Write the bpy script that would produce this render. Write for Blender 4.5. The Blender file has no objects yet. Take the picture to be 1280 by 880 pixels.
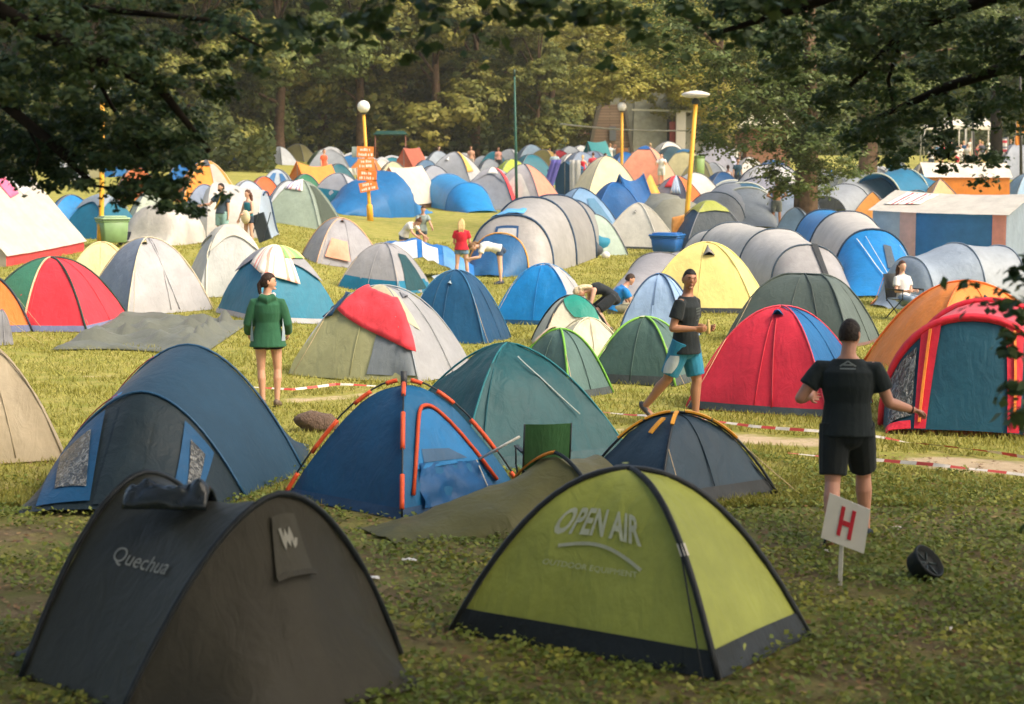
import bpy, math, random
import numpy as np
from mathutils import Vector, Matrix, noise

random.seed(7)
SC = bpy.context.scene
COL = SC.collection
PI = math.pi
R = math.radians
F = 2200.0                       # focal length in pixels of a 1280 px wide frame
EYE = 2.9                        # camera height above the near ground
PITCH = math.atan(216 / F)

# ---------------------------------------------------------------- camera
cam_d = bpy.data.cameras.new('camera')
cam = bpy.data.objects.new('camera', cam_d)
COL.objects.link(cam)
cam.location = (0, 0, EYE)
cam.rotation_euler = (PI / 2 - PITCH, 0, 0)
cam_d.sensor_width = 36
cam_d.lens = F / 1280 * 36
cam_d.clip_end = 2000
cam_d.dof.use_dof = True
cam_d.dof.focus_distance = 24
cam_d.dof.aperture_fstop = 2.6
SC.camera = cam

# ---------------------------------------------------------------- sky and sun
SUN_EL, SUN_AZ = R(46), R(118)    # azimuth measured clockwise from +Y (straight ahead)
world = bpy.data.worlds.new('World')
SC.world = world
world.use_nodes = True
wn, wl = world.node_tree.nodes, world.node_tree.links
sky = wn.new('ShaderNodeTexSky')
sky.sky_type = 'NISHITA'
sky.sun_disc = False
sky.sun_elevation = SUN_EL
sky.sun_rotation = SUN_AZ
sky.air_density = 1.0
sky.dust_density = 6.0
sky.ozone_density = 1.0
tint = wn.new('ShaderNodeMix')          # warm tint put into the sky light, over the blue
tint.data_type = 'RGBA'
tint.blend_type = 'MULTIPLY'
tint.inputs[0].default_value = 1.0
tint.inputs[7].default_value = (1.0, 0.975, 0.90, 1)
wl.new(sky.outputs[0], tint.inputs[6])
wl.new(tint.outputs[2], wn['Background'].inputs[0])
wn['Background'].inputs[1].default_value = 0.15
sun_d = bpy.data.lights.new('sun', 'SUN')
sun_d.energy = 1.25
sun_d.angle = R(24)
sun_d.color = (1.0, 0.92, 0.78)
sun = bpy.data.objects.new('sun', sun_d)
COL.objects.link(sun)
d_ = Vector((math.sin(SUN_AZ) * math.cos(SUN_EL), math.cos(SUN_AZ) * math.cos(SUN_EL), math.sin(SUN_EL)))
sun.rotation_euler = d_.to_track_quat('Z', 'Y').to_euler()
sun.location = d_ * 60

SC.view_settings.view_transform = 'Standard'
SC.view_settings.look = 'None'
SC.view_settings.exposure = 1.03
SC.view_settings.gamma = 1
SC.render.engine = 'CYCLES'
SC.cycles.use_denoising = True
SC.cycles.max_bounces = 6
SC.cycles.diffuse_bounces = 3
SC.cycles.glossy_bounces = 2
SC.cycles.transmission_bounces = 3
SC.cycles.transparent_max_bounces = 6
SC.cycles.volume_bounces = 1
SC.cycles.caustics_reflective = False
SC.cycles.caustics_refractive = False


# ---------------------------------------------------------------- terrain and pixel helpers
def sstep(a, b, x):
    t = min(1, max(0, (x - a) / (b - a)))
    return t * t * (3 - 2 * t)


def ground(x, y):
    d0 = 47 - 15 * sstep(0.05, 0.16, -x / max(y, 8.0))
    t = (min(y, 150.0) - d0) / 4.0
    sp = 4.0 * (t if t > 20 else math.log1p(math.exp(t)))
    return 0.048 * sp


def ray(px, py):
    x = (px - 640) / F
    y = -(py - 440) / F
    c, s = math.cos(PITCH), math.sin(PITCH)
    return Vector((x, c + y * s, -s + y * c))


def at(px, py, Y):
    """the point at depth Y behind a pixel of the 1280x880 frame"""
    r = ray(px, py)
    t = Y / r.y
    return Vector((r.x * t, Y, EYE + r.z * t))


def G(px, py):
    """where the view through a pixel meets the ground"""
    r = ray(px, py)
    lo, t = 2.0, 2.0
    while t < 260:
        p = r * t
        if EYE + p.z <= ground(p.x, p.y):
            break
        lo = t
        t *= 1.01
    hi = t
    for _ in range(30):
        m = (lo + hi) / 2
        p = r * m
        if EYE + p.z <= ground(p.x, p.y):
            hi = m
        else:
            lo = m
    p = r * hi
    return Vector((p.x, p.y, ground(p.x, p.y)))


def H(px, py, Y):
    """height above ground of the pixel at depth Y"""
    p = at(px, py, Y)
    return p.z - ground(p.x, p.y)


# ---------------------------------------------------------------- colours and materials
def lin(h, k=1.0):
    h = h.lstrip('#')
    out = []
    for i in (0, 2, 4):
        c = int(h[i:i + 2], 16) / 255
        c = c / 12.92 if c <= 0.04045 else ((c + 0.055) / 1.055) ** 2.4
        out.append(min(1, c * k))
    return (*out, 1)


PAL = dict(white='e6e1d6', cream='e3dac4', canvas='e2d8c0', lgrey='bab8b6', grey='9b9ca0', dgrey='686c74', bluegrey='8a9db2',
           paleblue='a9c3dd', navy='1c4360', dnavy='22384a', blue='1163b0', royal='0f62c2', sky='1590d8', bright='1a86c9',
           teal='127c96', dteal='17606e', petrol='0d6f80', green='2f7b4c', dgreen='41605c', gdark='3e524d', mint='b4c8b8', sage='9aac96',
           olive='77743f', khaki='5c5643', lime='b2c445', lime2='8fae3c', yellow='ecd784', straw='e9d9a0', amber='f2ae3a',
           orange='f08f30', dorange='e06a1c', coral='f2a077', redor='ee6432', red='dc2a3c', pinkred='e84a55', pink='f07a9c',
           peach='f3bd9c', black='182026', tealblack='13262c', beige='cfc2a4', tan='b9ab8c', purple='6a66b8', lav='b7b6cf', brown='5b4535')

MATS = {}


def new_mat(name):
    m = bpy.data.materials.new(name)
    m.use_nodes = True
    m.node_tree.nodes.clear()
    return m, m.node_tree.nodes, m.node_tree.links


def fabric(c, trans=0.22, rough=0.5, bump=0.25, cs=1.0):
    """tent cloth: thin nylon or cotton, creased, a little uneven in dye, letting some light through"""
    key = ('fab', c, trans, rough, bump, cs)
    if key in MATS:
        return MATS[key]
    m, n, l = new_mat('fabric_' + c)
    base = lin(PAL.get(c, c))
    out = n.new('ShaderNodeOutputMaterial')
    pr = n.new('ShaderNodeBsdfPrincipled')
    tc = n.new('ShaderNodeTexCoord')
    mp = n.new('ShaderNodeMapping')
    mp.inputs['Scale'].default_value = (5 * cs, 5 * cs, 1.6 * cs)
    l.new(tc.outputs['Object'], mp.inputs[0])
    nz = n.new('ShaderNodeTexNoise')
    nz.inputs['Scale'].default_value = 1.3
    nz.inputs['Detail'].default_value = 5
    nz.inputs['Roughness'].default_value = 0.55
    nz.inputs['Distortion'].default_value = 1.2
    l.new(mp.outputs[0], nz.inputs['Vector'])
    n2 = n.new('ShaderNodeTexNoise')
    n2.inputs['Scale'].default_value = 9 * cs
    n2.inputs['Detail'].default_value = 6
    l.new(tc.outputs['Object'], n2.inputs['Vector'])
    bu = n.new('ShaderNodeBump')
    bu.inputs['Strength'].default_value = bump
    bu.inputs['Distance'].default_value = 0.06
    mixh = n.new('ShaderNodeMath')
    mixh.operation = 'MULTIPLY_ADD'
    mixh.inputs[1].default_value = 0.35
    l.new(n2.outputs[0], mixh.inputs[0])
    l.new(nz.outputs[0], mixh.inputs[2])
    l.new(mixh.outputs[0], bu.inputs['Height'])
    n3 = n.new('ShaderNodeTexNoise')
    n3.inputs['Scale'].default_value = 2.2
    n3.inputs['Detail'].default_value = 7
    n3.inputs['Roughness'].default_value = 0.7
    l.new(tc.outputs['Object'], n3.inputs['Vector'])
    rp = n.new('ShaderNodeMapRange')
    rp.inputs[1].default_value = 0.3
    rp.inputs[2].default_value = 0.7
    rp.inputs[3].default_value = 0.80
    rp.inputs[4].default_value = 1.10
    l.new(n3.outputs[0], rp.inputs[0])
    mc = n.new('ShaderNodeMix')
    mc.data_type = 'RGBA'
    mc.blend_type = 'MULTIPLY'
    mc.inputs[0].default_value = 1
    mc.inputs[6].default_value = base
    l.new(rp.outputs[0], mc.inputs[7])
    l.new(mc.outputs[2], pr.inputs['Base Color'])
    pr.inputs['Roughness'].default_value = rough
    pr.inputs['Specular IOR Level'].default_value = 0.35
    pr.inputs['Sheen Weight'].default_value = 0.08
    l.new(bu.outputs[0], pr.inputs['Normal'])
    if trans > 0:
        tr = n.new('ShaderNodeBsdfTranslucent')
        l.new(mc.outputs[2], tr.inputs[0])
        mx = n.new('ShaderNodeMixShader')
        mx.inputs[0].default_value = trans
        l.new(pr.outputs[0], mx.inputs[1])
        l.new(tr.outputs[0], mx.inputs[2])
        l.new(mx.outputs[0], out.inputs[0])
    else:
        l.new(pr.outputs[0], out.inputs[0])
    MATS[key] = m
    return m


def plain(c, rough=0.5, spec=0.4, metal=0.0, var=0.12, scale=14.0, bump=0.0):
    key = ('pl', c, rough, spec, metal, var, scale, bump)
    if key in MATS:
        return MATS[key]
    m, n, l = new_mat('plain_' + c)
    out = n.new('ShaderNodeOutputMaterial')
    pr = n.new('ShaderNodeBsdfPrincipled')
    tc = n.new('ShaderNodeTexCoord')
    nz = n.new('ShaderNodeTexNoise')
    nz.inputs['Scale'].default_value = scale
    nz.inputs['Detail'].default_value = 6
    l.new(tc.outputs['Object'], nz.inputs['Vector'])
    rp = n.new('ShaderNodeMapRange')
    rp.inputs[1].default_value = 0.3
    rp.inputs[2].default_value = 0.7
    rp.inputs[3].default_value = 1 - var
    rp.inputs[4].default_value = 1 + var * 0.6
    l.new(nz.outputs[0], rp.inputs[0])
    mc = n.new('ShaderNodeMix')
    mc.data_type = 'RGBA'
    mc.blend_type = 'MULTIPLY'
    mc.inputs[0].default_value = 1
    mc.inputs[6].default_value = lin(PAL.get(c, c))
    l.new(rp.outputs[0], mc.inputs[7])
    l.new(mc.outputs[2], pr.inputs['Base Color'])
    pr.inputs['Roughness'].default_value = rough
    pr.inputs['Specular IOR Level'].default_value = spec
    pr.inputs['Metallic'].default_value = metal
    if bump:
        bu = n.new('ShaderNodeBump')
        bu.inputs['Strength'].default_value = bump
        bu.inputs['Distance'].default_value = 0.03
        l.new(nz.outputs[0], bu.inputs['Height'])
        l.new(bu.outputs[0], pr.inputs['Normal'])
    l.new(pr.outputs[0], out.inputs[0])
    MATS[key] = m
    return m


def plastic_window():
    """crinkled plastic; dark inside and glinting streaks are put into the colour"""
    if 'win' in MATS:
        return MATS['win']
    m, n, l = new_mat('plastic_window')
    out = n.new('ShaderNodeOutputMaterial')
    pr = n.new('ShaderNodeBsdfPrincipled')
    tc = n.new('ShaderNodeTexCoord')
    mp = n.new('ShaderNodeMapping')
    mp.inputs['Scale'].default_value = (12, 12, 3.5)
    l.new(tc.outputs['Object'], mp.inputs[0])
    nz = n.new('ShaderNodeTexNoise')
    nz.inputs['Scale'].default_value = 1.6
    nz.inputs['Detail'].default_value = 4
    nz.inputs['Distortion'].default_value = 2
    l.new(mp.outputs[0], nz.inputs['Vector'])
    cr = n.new('ShaderNodeValToRGB')
    cr.color_ramp.elements[0].position = 0.46
    cr.color_ramp.elements[0].color = (0.035, 0.035, 0.03, 1)
    cr.color_ramp.elements[1].position = 0.66
    cr.color_ramp.elements[1].color = (0.26, 0.26, 0.24, 1)
    l.new(nz.outputs[0], cr.inputs[0])
    l.new(cr.outputs[0], pr.inputs['Base Color'])
    pr.inputs['Roughness'].default_value = 0.12
    bu = n.new('ShaderNodeBump')
    bu.inputs['Strength'].default_value = 0.8
    bu.inputs['Distance'].default_value = 0.05
    l.new(nz.outputs[0], bu.inputs['Height'])
    l.new(bu.outputs[0], pr.inputs['Normal'])
    l.new(pr.outputs[0], out.inputs[0])
    MATS['win'] = m
    return m


def striped(name, axis, freq, cols, rough=0.8):
    """woven stripes for towels"""
    m, n, l = new_mat(name)
    out = n.new('ShaderNodeOutputMaterial')
    pr = n.new('ShaderNodeBsdfPrincipled')
    uv = n.new('ShaderNodeUVMap')
    sp = n.new('ShaderNodeSeparateXYZ')
    l.new(uv.outputs[0], sp.inputs[0])
    mu = n.new('ShaderNodeMath')
    mu.operation = 'MULTIPLY'
    mu.inputs[1].default_value = freq
    l.new(sp.outputs[axis], mu.inputs[0])
    fr = n.new('ShaderNodeMath')
    fr.operation = 'FRACT'
    l.new(mu.outputs[0], fr.inputs[0])
    cr = n.new('ShaderNodeValToRGB')
    cr.color_ramp.interpolation = 'CONSTANT'
    els = cr.color_ramp.elements
    while len(els) < len(cols):
        els.new(0.5)
    for e, (p, c) in zip(els, cols):
        e.position = p
        e.color = lin(PAL.get(c, c))
    l.new(fr.outputs[0], cr.inputs[0])
    l.new(cr.outputs[0], pr.inputs['Base Color'])
    pr.inputs['Roughness'].default_value = rough
    l.new(pr.outputs[0], out.inputs[0])
    return m


# ---------------------------------------------------------------- mesh building
class MB:
    def __init__(self):
        self.v, self.f, self.m = [], [], []
        self.uv = {}

    def grid(self, rows, mat=0, close=False):
        o = len(self.v)
        n = len(rows[0])
        for r in rows:
            self.v.extend(r)
        nr = len(rows)
        for i in range(nr - 1):
            for j in range(n if close else n - 1):
                k = (j + 1) % n
                self.f.append((o + i * n + j, o + i * n + k, o + (i + 1) * n + k, o + (i + 1) * n + j))
                self.m.append(mat)
                if not close:
                    self.uv[len(self.f) - 1] = ((j / (n - 1), i / (nr - 1)), ((j + 1) / (n - 1), i / (nr - 1)), ((j + 1) / (n - 1), (i + 1) / (nr - 1)), (j / (n - 1), (i + 1) / (nr - 1)))
        return self

    def face(self, pts, mat=0):
        o = len(self.v)
        self.v.extend(pts)
        self.f.append(tuple(range(o, o + len(pts))))
        self.m.append(mat)
        return self

    def cap(self, start, n, flip=False):
        idx = list(range(start, start + n))
        self.f.append(tuple(idx[::-1] if flip else idx))
        self.m.append(0)

    def loft(self, rings, mat=0):
        """closed rings of equal count, capped"""
        o = len(self.v)
        n = len(rings[0])
        self.grid(rings, mat, close=True)
        self.f.append(tuple(o + j for j in range(n))[::-1])
        self.m.append(mat)
        e = o + (len(rings) - 1) * n
        self.f.append(tuple(e + j for j in range(n)))
        self.m.append(mat)
        return self

    def tube(self, pts, r, n=6, mat=0, flat=None):
        pts = [Vector(p) for p in pts]
        rr = r if isinstance(r, (list, tuple)) else [r] * len(pts)
        rings = []
        side = None
        for i, p in enumerate(pts):
            a = pts[max(i - 1, 0)]
            b = pts[min(i + 1, len(pts) - 1)]
            t = (b - a)
            if t.length < 1e-9:
                t = Vector((0, 0, 1))
            t.normalize()
            if side is None:
                side = t.orthogonal().normalized()
            side = (side - t * side.dot(t))
            if side.length < 1e-6:
                side = t.orthogonal()
            side.normalize()
            up = t.cross(side)
            rings.append([p + (side * math.cos(2 * PI * k / n) + up * math.sin(2 * PI * k / n)) * rr[i] for k in range(n)])
        return self.loft(rings, mat)

    def box(self, c, s, rot=None, mat=0, bev=0.0, taper=1.0):
        c = Vector(c)
        hx, hy, hz = s[0] / 2, s[1] / 2, s[2] / 2
        M = rot if rot is not None else Matrix.Identity(3)

        def ring(z, k, t=1.0):
            pts = []
            for sx, sy in ((-1, -1), (1, -1), (1, 1), (-1, 1)):
                if bev > 0:
                    a, b = (bev, 0), (0, bev)
                    if sx * sy > 0:
                        o = [(sx * (hx - 0), sy * (hy - bev)), (sx * (hx - bev), sy * hy)]
                        o = o if (sx < 0) == (sy < 0) and sx < 0 else o
                    else:
                        o = [(sx * (hx - bev), sy * hy), (sx * hx, sy * (hy - bev))]
                    for (x, y) in o:
                        pts.append((x * t * k, y * t * k, z))
                else:
                    pts.append((sx * hx * t * k, sy * hy * t * k, z))
            pts.sort(key=lambda p: math.atan2(p[1], p[0]))
            return [c + M @ Vector(p) for p in pts]
        if bev > 0:
            ks = 1 - bev / max(hx, hy)
            self.loft([ring(-hz, ks, 1), ring(-hz + bev, 1, 1), ring(hz - bev, 1, taper), ring(hz, ks, taper)], mat)
        else:
            self.loft([ring(-hz, 1, 1), ring(hz, 1, taper)], mat)
        return self

    def ball(self, c, r, nu=12, nv=8, mat=0):
        c = Vector(c)
        r = r if hasattr(r, '__len__') else (r, r, r)
        rings = []
        for i in range(nv + 1):
            t = PI * (i + 0.04) / (nv + 0.08)
            rings.append([c + Vector((r[0] * math.sin(t) * math.cos(2 * PI * k / nu), r[1] * math.sin(t) * math.sin(2 * PI * k / nu), -r[2] * math.cos(t))) for k in range(nu)])
        return self.loft(rings, mat)

    def lathe(self, prof, c=(0, 0, 0), n=20, mat=0):
        c = Vector(c)
        return self.loft([[c + Vector((r * math.cos(2 * PI * k / n), r * math.sin(2 * PI * k / n), z)) for k in range(n)] for r, z in prof], mat)

    def build(self, name, mat, parent=None, smooth=True, loc=None, rz=0.0):
        me = bpy.data.meshes.new(name)
        me.from_pydata([tuple(p) for p in self.v], [], self.f)
        for mm in (mat if isinstance(mat, (list, tuple)) else [mat]):
            me.materials.append(mm)
        if isinstance(mat, (list, tuple)):
            me.polygons.foreach_set('material_index', self.m)
        if self.uv:
            uvl = me.uv_layers.new(name='UVMap')
            for fi, c in self.uv.items():
                ls = me.polygons[fi].loop_start
                for k in range(len(c)):
                    uvl.data[ls + k].uv = c[k]
        if smooth:
            me.polygons.foreach_set('use_smooth', [True] * len(me.polygons))
        me.update()
        o = bpy.data.objects.new(name, me)
        COL.objects.link(o)
        if parent is not None:
            o.parent = parent
        if loc is not None:
            o.location = loc
            o.rotation_euler = (0, 0, rz)
        return o


def crease(o, ang=40):
    """keep real corners sharp on a smooth-shaded mesh"""
    o.data.set_sharp_from_angle(angle=R(ang))
    return o


def tag(o, label=None, cat=None, group=None, kind=None):
    if label:
        o['label'] = label
    if cat:
        o['category'] = cat
    if group:
        o['group'] = group
    if kind:
        o['kind'] = kind
    return o


def empty(name, loc=(0, 0, 0), rz=0.0, label=None, cat=None, group=None):
    o = bpy.data.objects.new(name, None)
    COL.objects.link(o)
    o.location = loc
    o.rotation_euler = (0, 0, rz)
    o.empty_display_size = 0.2
    return tag(o, label, cat, group)


def copy_tree(o, parent=None):
    c = o.copy()
    COL.objects.link(c)
    if parent is not None:
        c.parent = parent
    for ch in [x for x in COL.objects if x.parent == o]:
        copy_tree(ch, c)
    return c
# ---------------------------------------------------------------- ground
def fbm(x, y, s, o=4):
    v, a = 0.0, 1.0
    for i in range(o):
        v += a * noise.noise(Vector((x * s, y * s, 3.7 * i)))
        s *= 2.1
        a *= 0.5
    return v


def bare_mask(x, y):
    """how bare the soil is: trodden sandy path and the dry patches round the near tents"""
    m = 0.0
    for (ax_, ay_, bx_, by_, w, k) in PATHS:
        dx, dy = bx_ - ax_, by_ - ay_
        t = min(1, max(0, ((x - ax_) * dx + (y - ay_) * dy) / (dx * dx + dy * dy)))
        d = math.hypot(x - ax_ - dx * t, (y - ay_ - dy * t) * 1.0)
        m = max(m, k * (1 - sstep(0.0, w, d)))
    return m


def _p(a, b, c, d, w, k):
    A, B = G(a, b), G(c, d)
    return (A.x, A.y, B.x, B.y, w, k)


PATHS = [_p(900, 545, 1010, 552, 0.75, 1.0), _p(1190, 578, 1320, 588, 0.9, 1.2), _p(1010, 565, 1200, 572, 0.5, 0.55), _p(365, 500, 470, 492, 0.55, 0.8), _p(760, 535, 900, 540, 0.5, 0.7), _p(110, 470, 300, 462, 0.4, 0.6)]


def make_ground():
    ys = [-40, -20, -8, 0, 3]
    y = 4.5
    while y < 1500:
        ys.append(y)
        y += max(0.16, (y - 2) * 0.016) if y < 160 else y * 0.12
    ncol = 150
    rows, cols = [], []
    for y in ys:
        half = 14 + max(0, y) * 0.62 + (0 if y < 160 else (y - 160) * 2)
        row = []
        for i in range(ncol + 1):
            s = i / ncol * 2 - 1
            x = half * (0.35 * s + 0.65 * s ** 3)
            b = 0.035 * fbm(x, y, 0.55, 3) + 0.012 * fbm(x, y, 3.0, 2) if y < 60 else 0.04 * fbm(x, y, 0.3, 2)
            row.append(Vector((x, y, ground(x, y) + b * 0.5 - 0.01)))
            cols.append((min(1, max(0, bare_mask(x, y))), sstep(19.5, 13.5, y) if y < 25 else 0.0, 0, 1))
        rows.append(row)
    mb = MB()
    mb.grid(rows)
    mb.uv = {}
    m, n, l = new_mat('ground')
    out = n.new('ShaderNodeOutputMaterial')
    pr = n.new('ShaderNodeBsdfPrincipled')
    pr.inputs['Roughness'].default_value = 0.95
    pr.inputs['Specular IOR Level'].default_value = 0.1
    tc = n.new('ShaderNodeTexCoord')
    at_ = n.new('ShaderNodeVertexColor')
    at_.layer_name = 'mask'
    sp = n.new('ShaderNodeSeparateColor')
    l.new(at_.outputs[0], sp.inputs[0])

    def nz(scale, detail=6, rough=0.6, dist=0.0):
        q = n.new('ShaderNodeTexNoise')
        q.inputs['Scale'].default_value = scale
        q.inputs['Detail'].default_value = detail
        q.inputs['Roughness'].default_value = rough
        q.inputs['Distortion'].default_value = dist
        l.new(tc.outputs['Object'], q.inputs['Vector'])
        return q.outputs[0]

    def mix(f, a, b):
        q = n.new('ShaderNodeMix')
        q.data_type = 'RGBA'
        if isinstance(f, float):
            q.inputs[0].default_value = f
        else:
            l.new(f, q.inputs[0])
        for k, s in ((6, a), (7, b)):
            if isinstance(s, tuple):
                q.inputs[k].default_value = s
            else:
                l.new(s, q.inputs[k])
        return q.outputs[2]

    def ramp(f, a, b):
        q = n.new('ShaderNodeMapRange')
        q.inputs[1].default_value = a
        q.inputs[2].default_value = b
        l.new(f, q.inputs[0])
        return q.outputs[0]

    def mul(a, b, op='MULTIPLY'):
        q = n.new('ShaderNodeMath')
        q.operation = op
        q.use_clamp = True
        for k, s in ((0, a), (1, b)):
            if isinstance(s, float):
                q.inputs[k].default_value = s
            else:
                l.new(s, q.inputs[k])
        return q.outputs[0]
    g1 = mix(ramp(nz(0.35, 5, 0.65), 0.35, 0.68), lin('9c9a4c'), lin('7c843c'))
    g2 = mix(ramp(nz(2.6, 7, 0.7), 0.42, 0.72), g1, lin('b9a868'))
    g3 = mix(ramp(nz(22, 5, 0.75), 0.45, 0.75), g2, lin('6d6b2c'))
    soil = mix(ramp(nz(9, 8, 0.8), 0.3, 0.7), lin('6b5a44'), lin('8f7c60'))
    soil = mix(ramp(nz(60, 3, 0.6), 0.55, 0.8), soil, lin('a6967a'))
    sand = mix(ramp(nz(5, 7, 0.7), 0.3, 0.7), lin('b9a284'), lin('cbb798'))
    litter = mix(ramp(nz(1.3, 6, 0.7), 0.38, 0.62), soil, lin('65693a'))
    c1 = mix(mul(ramp(sp.outputs[1], 0.2, 0.8), ramp(nz(1.1, 5, 0.7), 0.25, 0.55)), g3, litter)
    c2 = mix(ramp(mul(sp.outputs[0], nz(2.4, 6, 0.7)), 0.24, 0.42), c1, sand)
    l.new(c2, pr.inputs['Base Color'])
    bu = n.new('ShaderNodeBump')
    bu.inputs['Strength'].default_value = 0.7
    bu.inputs['Distance'].default_value = 0.05
    l.new(nz(14, 9, 0.75), bu.inputs['Height'])
    l.new(bu.outputs[0], pr.inputs['Normal'])
    l.new(pr.outputs[0], out.inputs[0])
    o = mb.build('ground', m)
    ca = o.data.color_attributes.new('mask', 'FLOAT_COLOR', 'POINT')
    ca.data.foreach_set('color', np.array(cols, dtype=np.float32).ravel())
    tag(o, None, None, None, 'structure')


make_ground()


def np_mesh(name, V, Fq, mat, parent=None, kind=None, smooth=False, nv=4, loc=None):
    """many small faces in one mesh, quickly"""
    me = bpy.data.meshes.new(name)
    V = np.asarray(V, dtype=np.float32)
    Fq = np.asarray(Fq, dtype=np.int32)
    nf = len(Fq)
    me.vertices.add(len(V))
    me.vertices.foreach_set('co', V.ravel())
    me.loops.add(nf * nv)
    me.loops.foreach_set('vertex_index', Fq.ravel())
    me.polygons.add(nf)
    me.polygons.foreach_set('loop_start', np.arange(nf, dtype=np.int32) * nv)
    me.materials.append(mat)
    me.update(calc_edges=True)
    me.validate()
    o = bpy.data.objects.new(name, me)
    COL.objects.link(o)
    if parent is not None:
        o.parent = parent
    if loc is not None:
        o.location = loc
    if kind:
        o['kind'] = kind
    return o


def leaf_material(name, cols, trans=0.35, rough=0.5, patch=0.0):
    m, n, l = new_mat(name)
    out = n.new('ShaderNodeOutputMaterial')
    pr = n.new('ShaderNodeBsdfPrincipled')
    gi = n.new('ShaderNodeNewGeometry')
    cr = n.new('ShaderNodeValToRGB')
    els = cr.color_ramp.elements
    while len(els) < len(cols):
        els.new(0.5)
    for i, (e, c) in enumerate(zip(els, cols)):
        e.position = i / max(1, len(cols) - 1)
        e.color = lin(c)
    if patch:
        tc = n.new('ShaderNodeTexCoord')
        nz = n.new('ShaderNodeTexNoise')
        nz.inputs['Scale'].default_value = patch
        nz.inputs['Detail'].default_value = 3
        l.new(tc.outputs['Object'], nz.inputs['Vector'])
        mr = n.new('ShaderNodeMapRange')
        mr.inputs[1].default_value = 0.3
        mr.inputs[2].default_value = 0.7
        l.new(nz.outputs[0], mr.inputs[0])
        mm = n.new('ShaderNodeMix')
        mm.inputs[0].default_value = 0.5
        l.new(gi.outputs['Random Per Island'], mm.inputs[2])
        l.new(mr.outputs[0], mm.inputs[3])
        l.new(mm.outputs[0], cr.inputs[0])
    else:
        l.new(gi.outputs['Random Per Island'], cr.inputs[0])
    l.new(cr.outputs[0], pr.inputs['Base Color'])
    pr.inputs['Roughness'].default_value = rough
    pr.inputs['Specular IOR Level'].default_value = 0.3
    tr = n.new('ShaderNodeBsdfTranslucent')
    l.new(cr.outputs[0], tr.inputs[0])
    mx = n.new('ShaderNodeMixShader')
    mx.inputs[0].default_value = trans
    l.new(pr.outputs[0], mx.inputs[1])
    l.new(tr.outputs[0], mx.inputs[2])
    l.new(mx.outputs[0], out.inputs[0])
    return m


def leaves_np(rng, pos, size, aspect=0.55, flat=0.5, jitter=0.35, bias=None, kb=0.0):
    """leaf faces: kite-shaped quads at pos with random turn; flat 0 = any way up, 1 = lying level"""
    N = len(pos)
    a = rng.uniform(0, 2 * PI, N)
    nrm = rng.normal(size=(N, 3))
    nrm /= np.linalg.norm(nrm, axis=1)[:, None]
    nrm[:, 2] = np.abs(nrm[:, 2])
    nrm = nrm * (1 - flat) + np.array([0, 0, 1.0]) * flat
    if bias is not None:
        nrm = nrm * (1 - kb) + bias * kb
    nrm /= np.linalg.norm(nrm, axis=1)[:, None]
    d = np.stack([np.cos(a), np.sin(a), np.zeros(N)], 1)
    t = d - nrm * (d * nrm).sum(1)[:, None]
    t /= np.linalg.norm(t, axis=1)[:, None]
    b = np.cross(nrm, t)
    s = size * (1 + rng.uniform(-jitter, jitter, N))[:, None]
    p0 = pos - t * s * 0.5
    p2 = pos + t * s * 0.5 - nrm * s * 0.12
    p1 = pos + b * s * aspect * 0.5 - t * s * 0.06
    p3 = pos - b * s * aspect * 0.5 - t * s * 0.06
    V = np.stack([p0, p1, p2, p3], 1).reshape(-1, 3)
    Fq = np.arange(4 * N).reshape(-1, 4)
    return V, Fq


def vnoise(x, y, s, seed=0):
    """cheap tiling-free value noise for scattering"""
    return (np.sin(x * s * 1.7 + seed + 1.3 * np.sin(y * s * 1.1 + seed)) + np.sin(y * s * 2.3 - seed + 1.7 * np.sin(x * s * 0.9)) + np.sin((x + y) * s * 3.1 + 2 * seed)) / 3


def gz(xs, ys):
    return np.array([ground(float(a), float(b)) for a, b in zip(xs, ys)])


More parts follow.
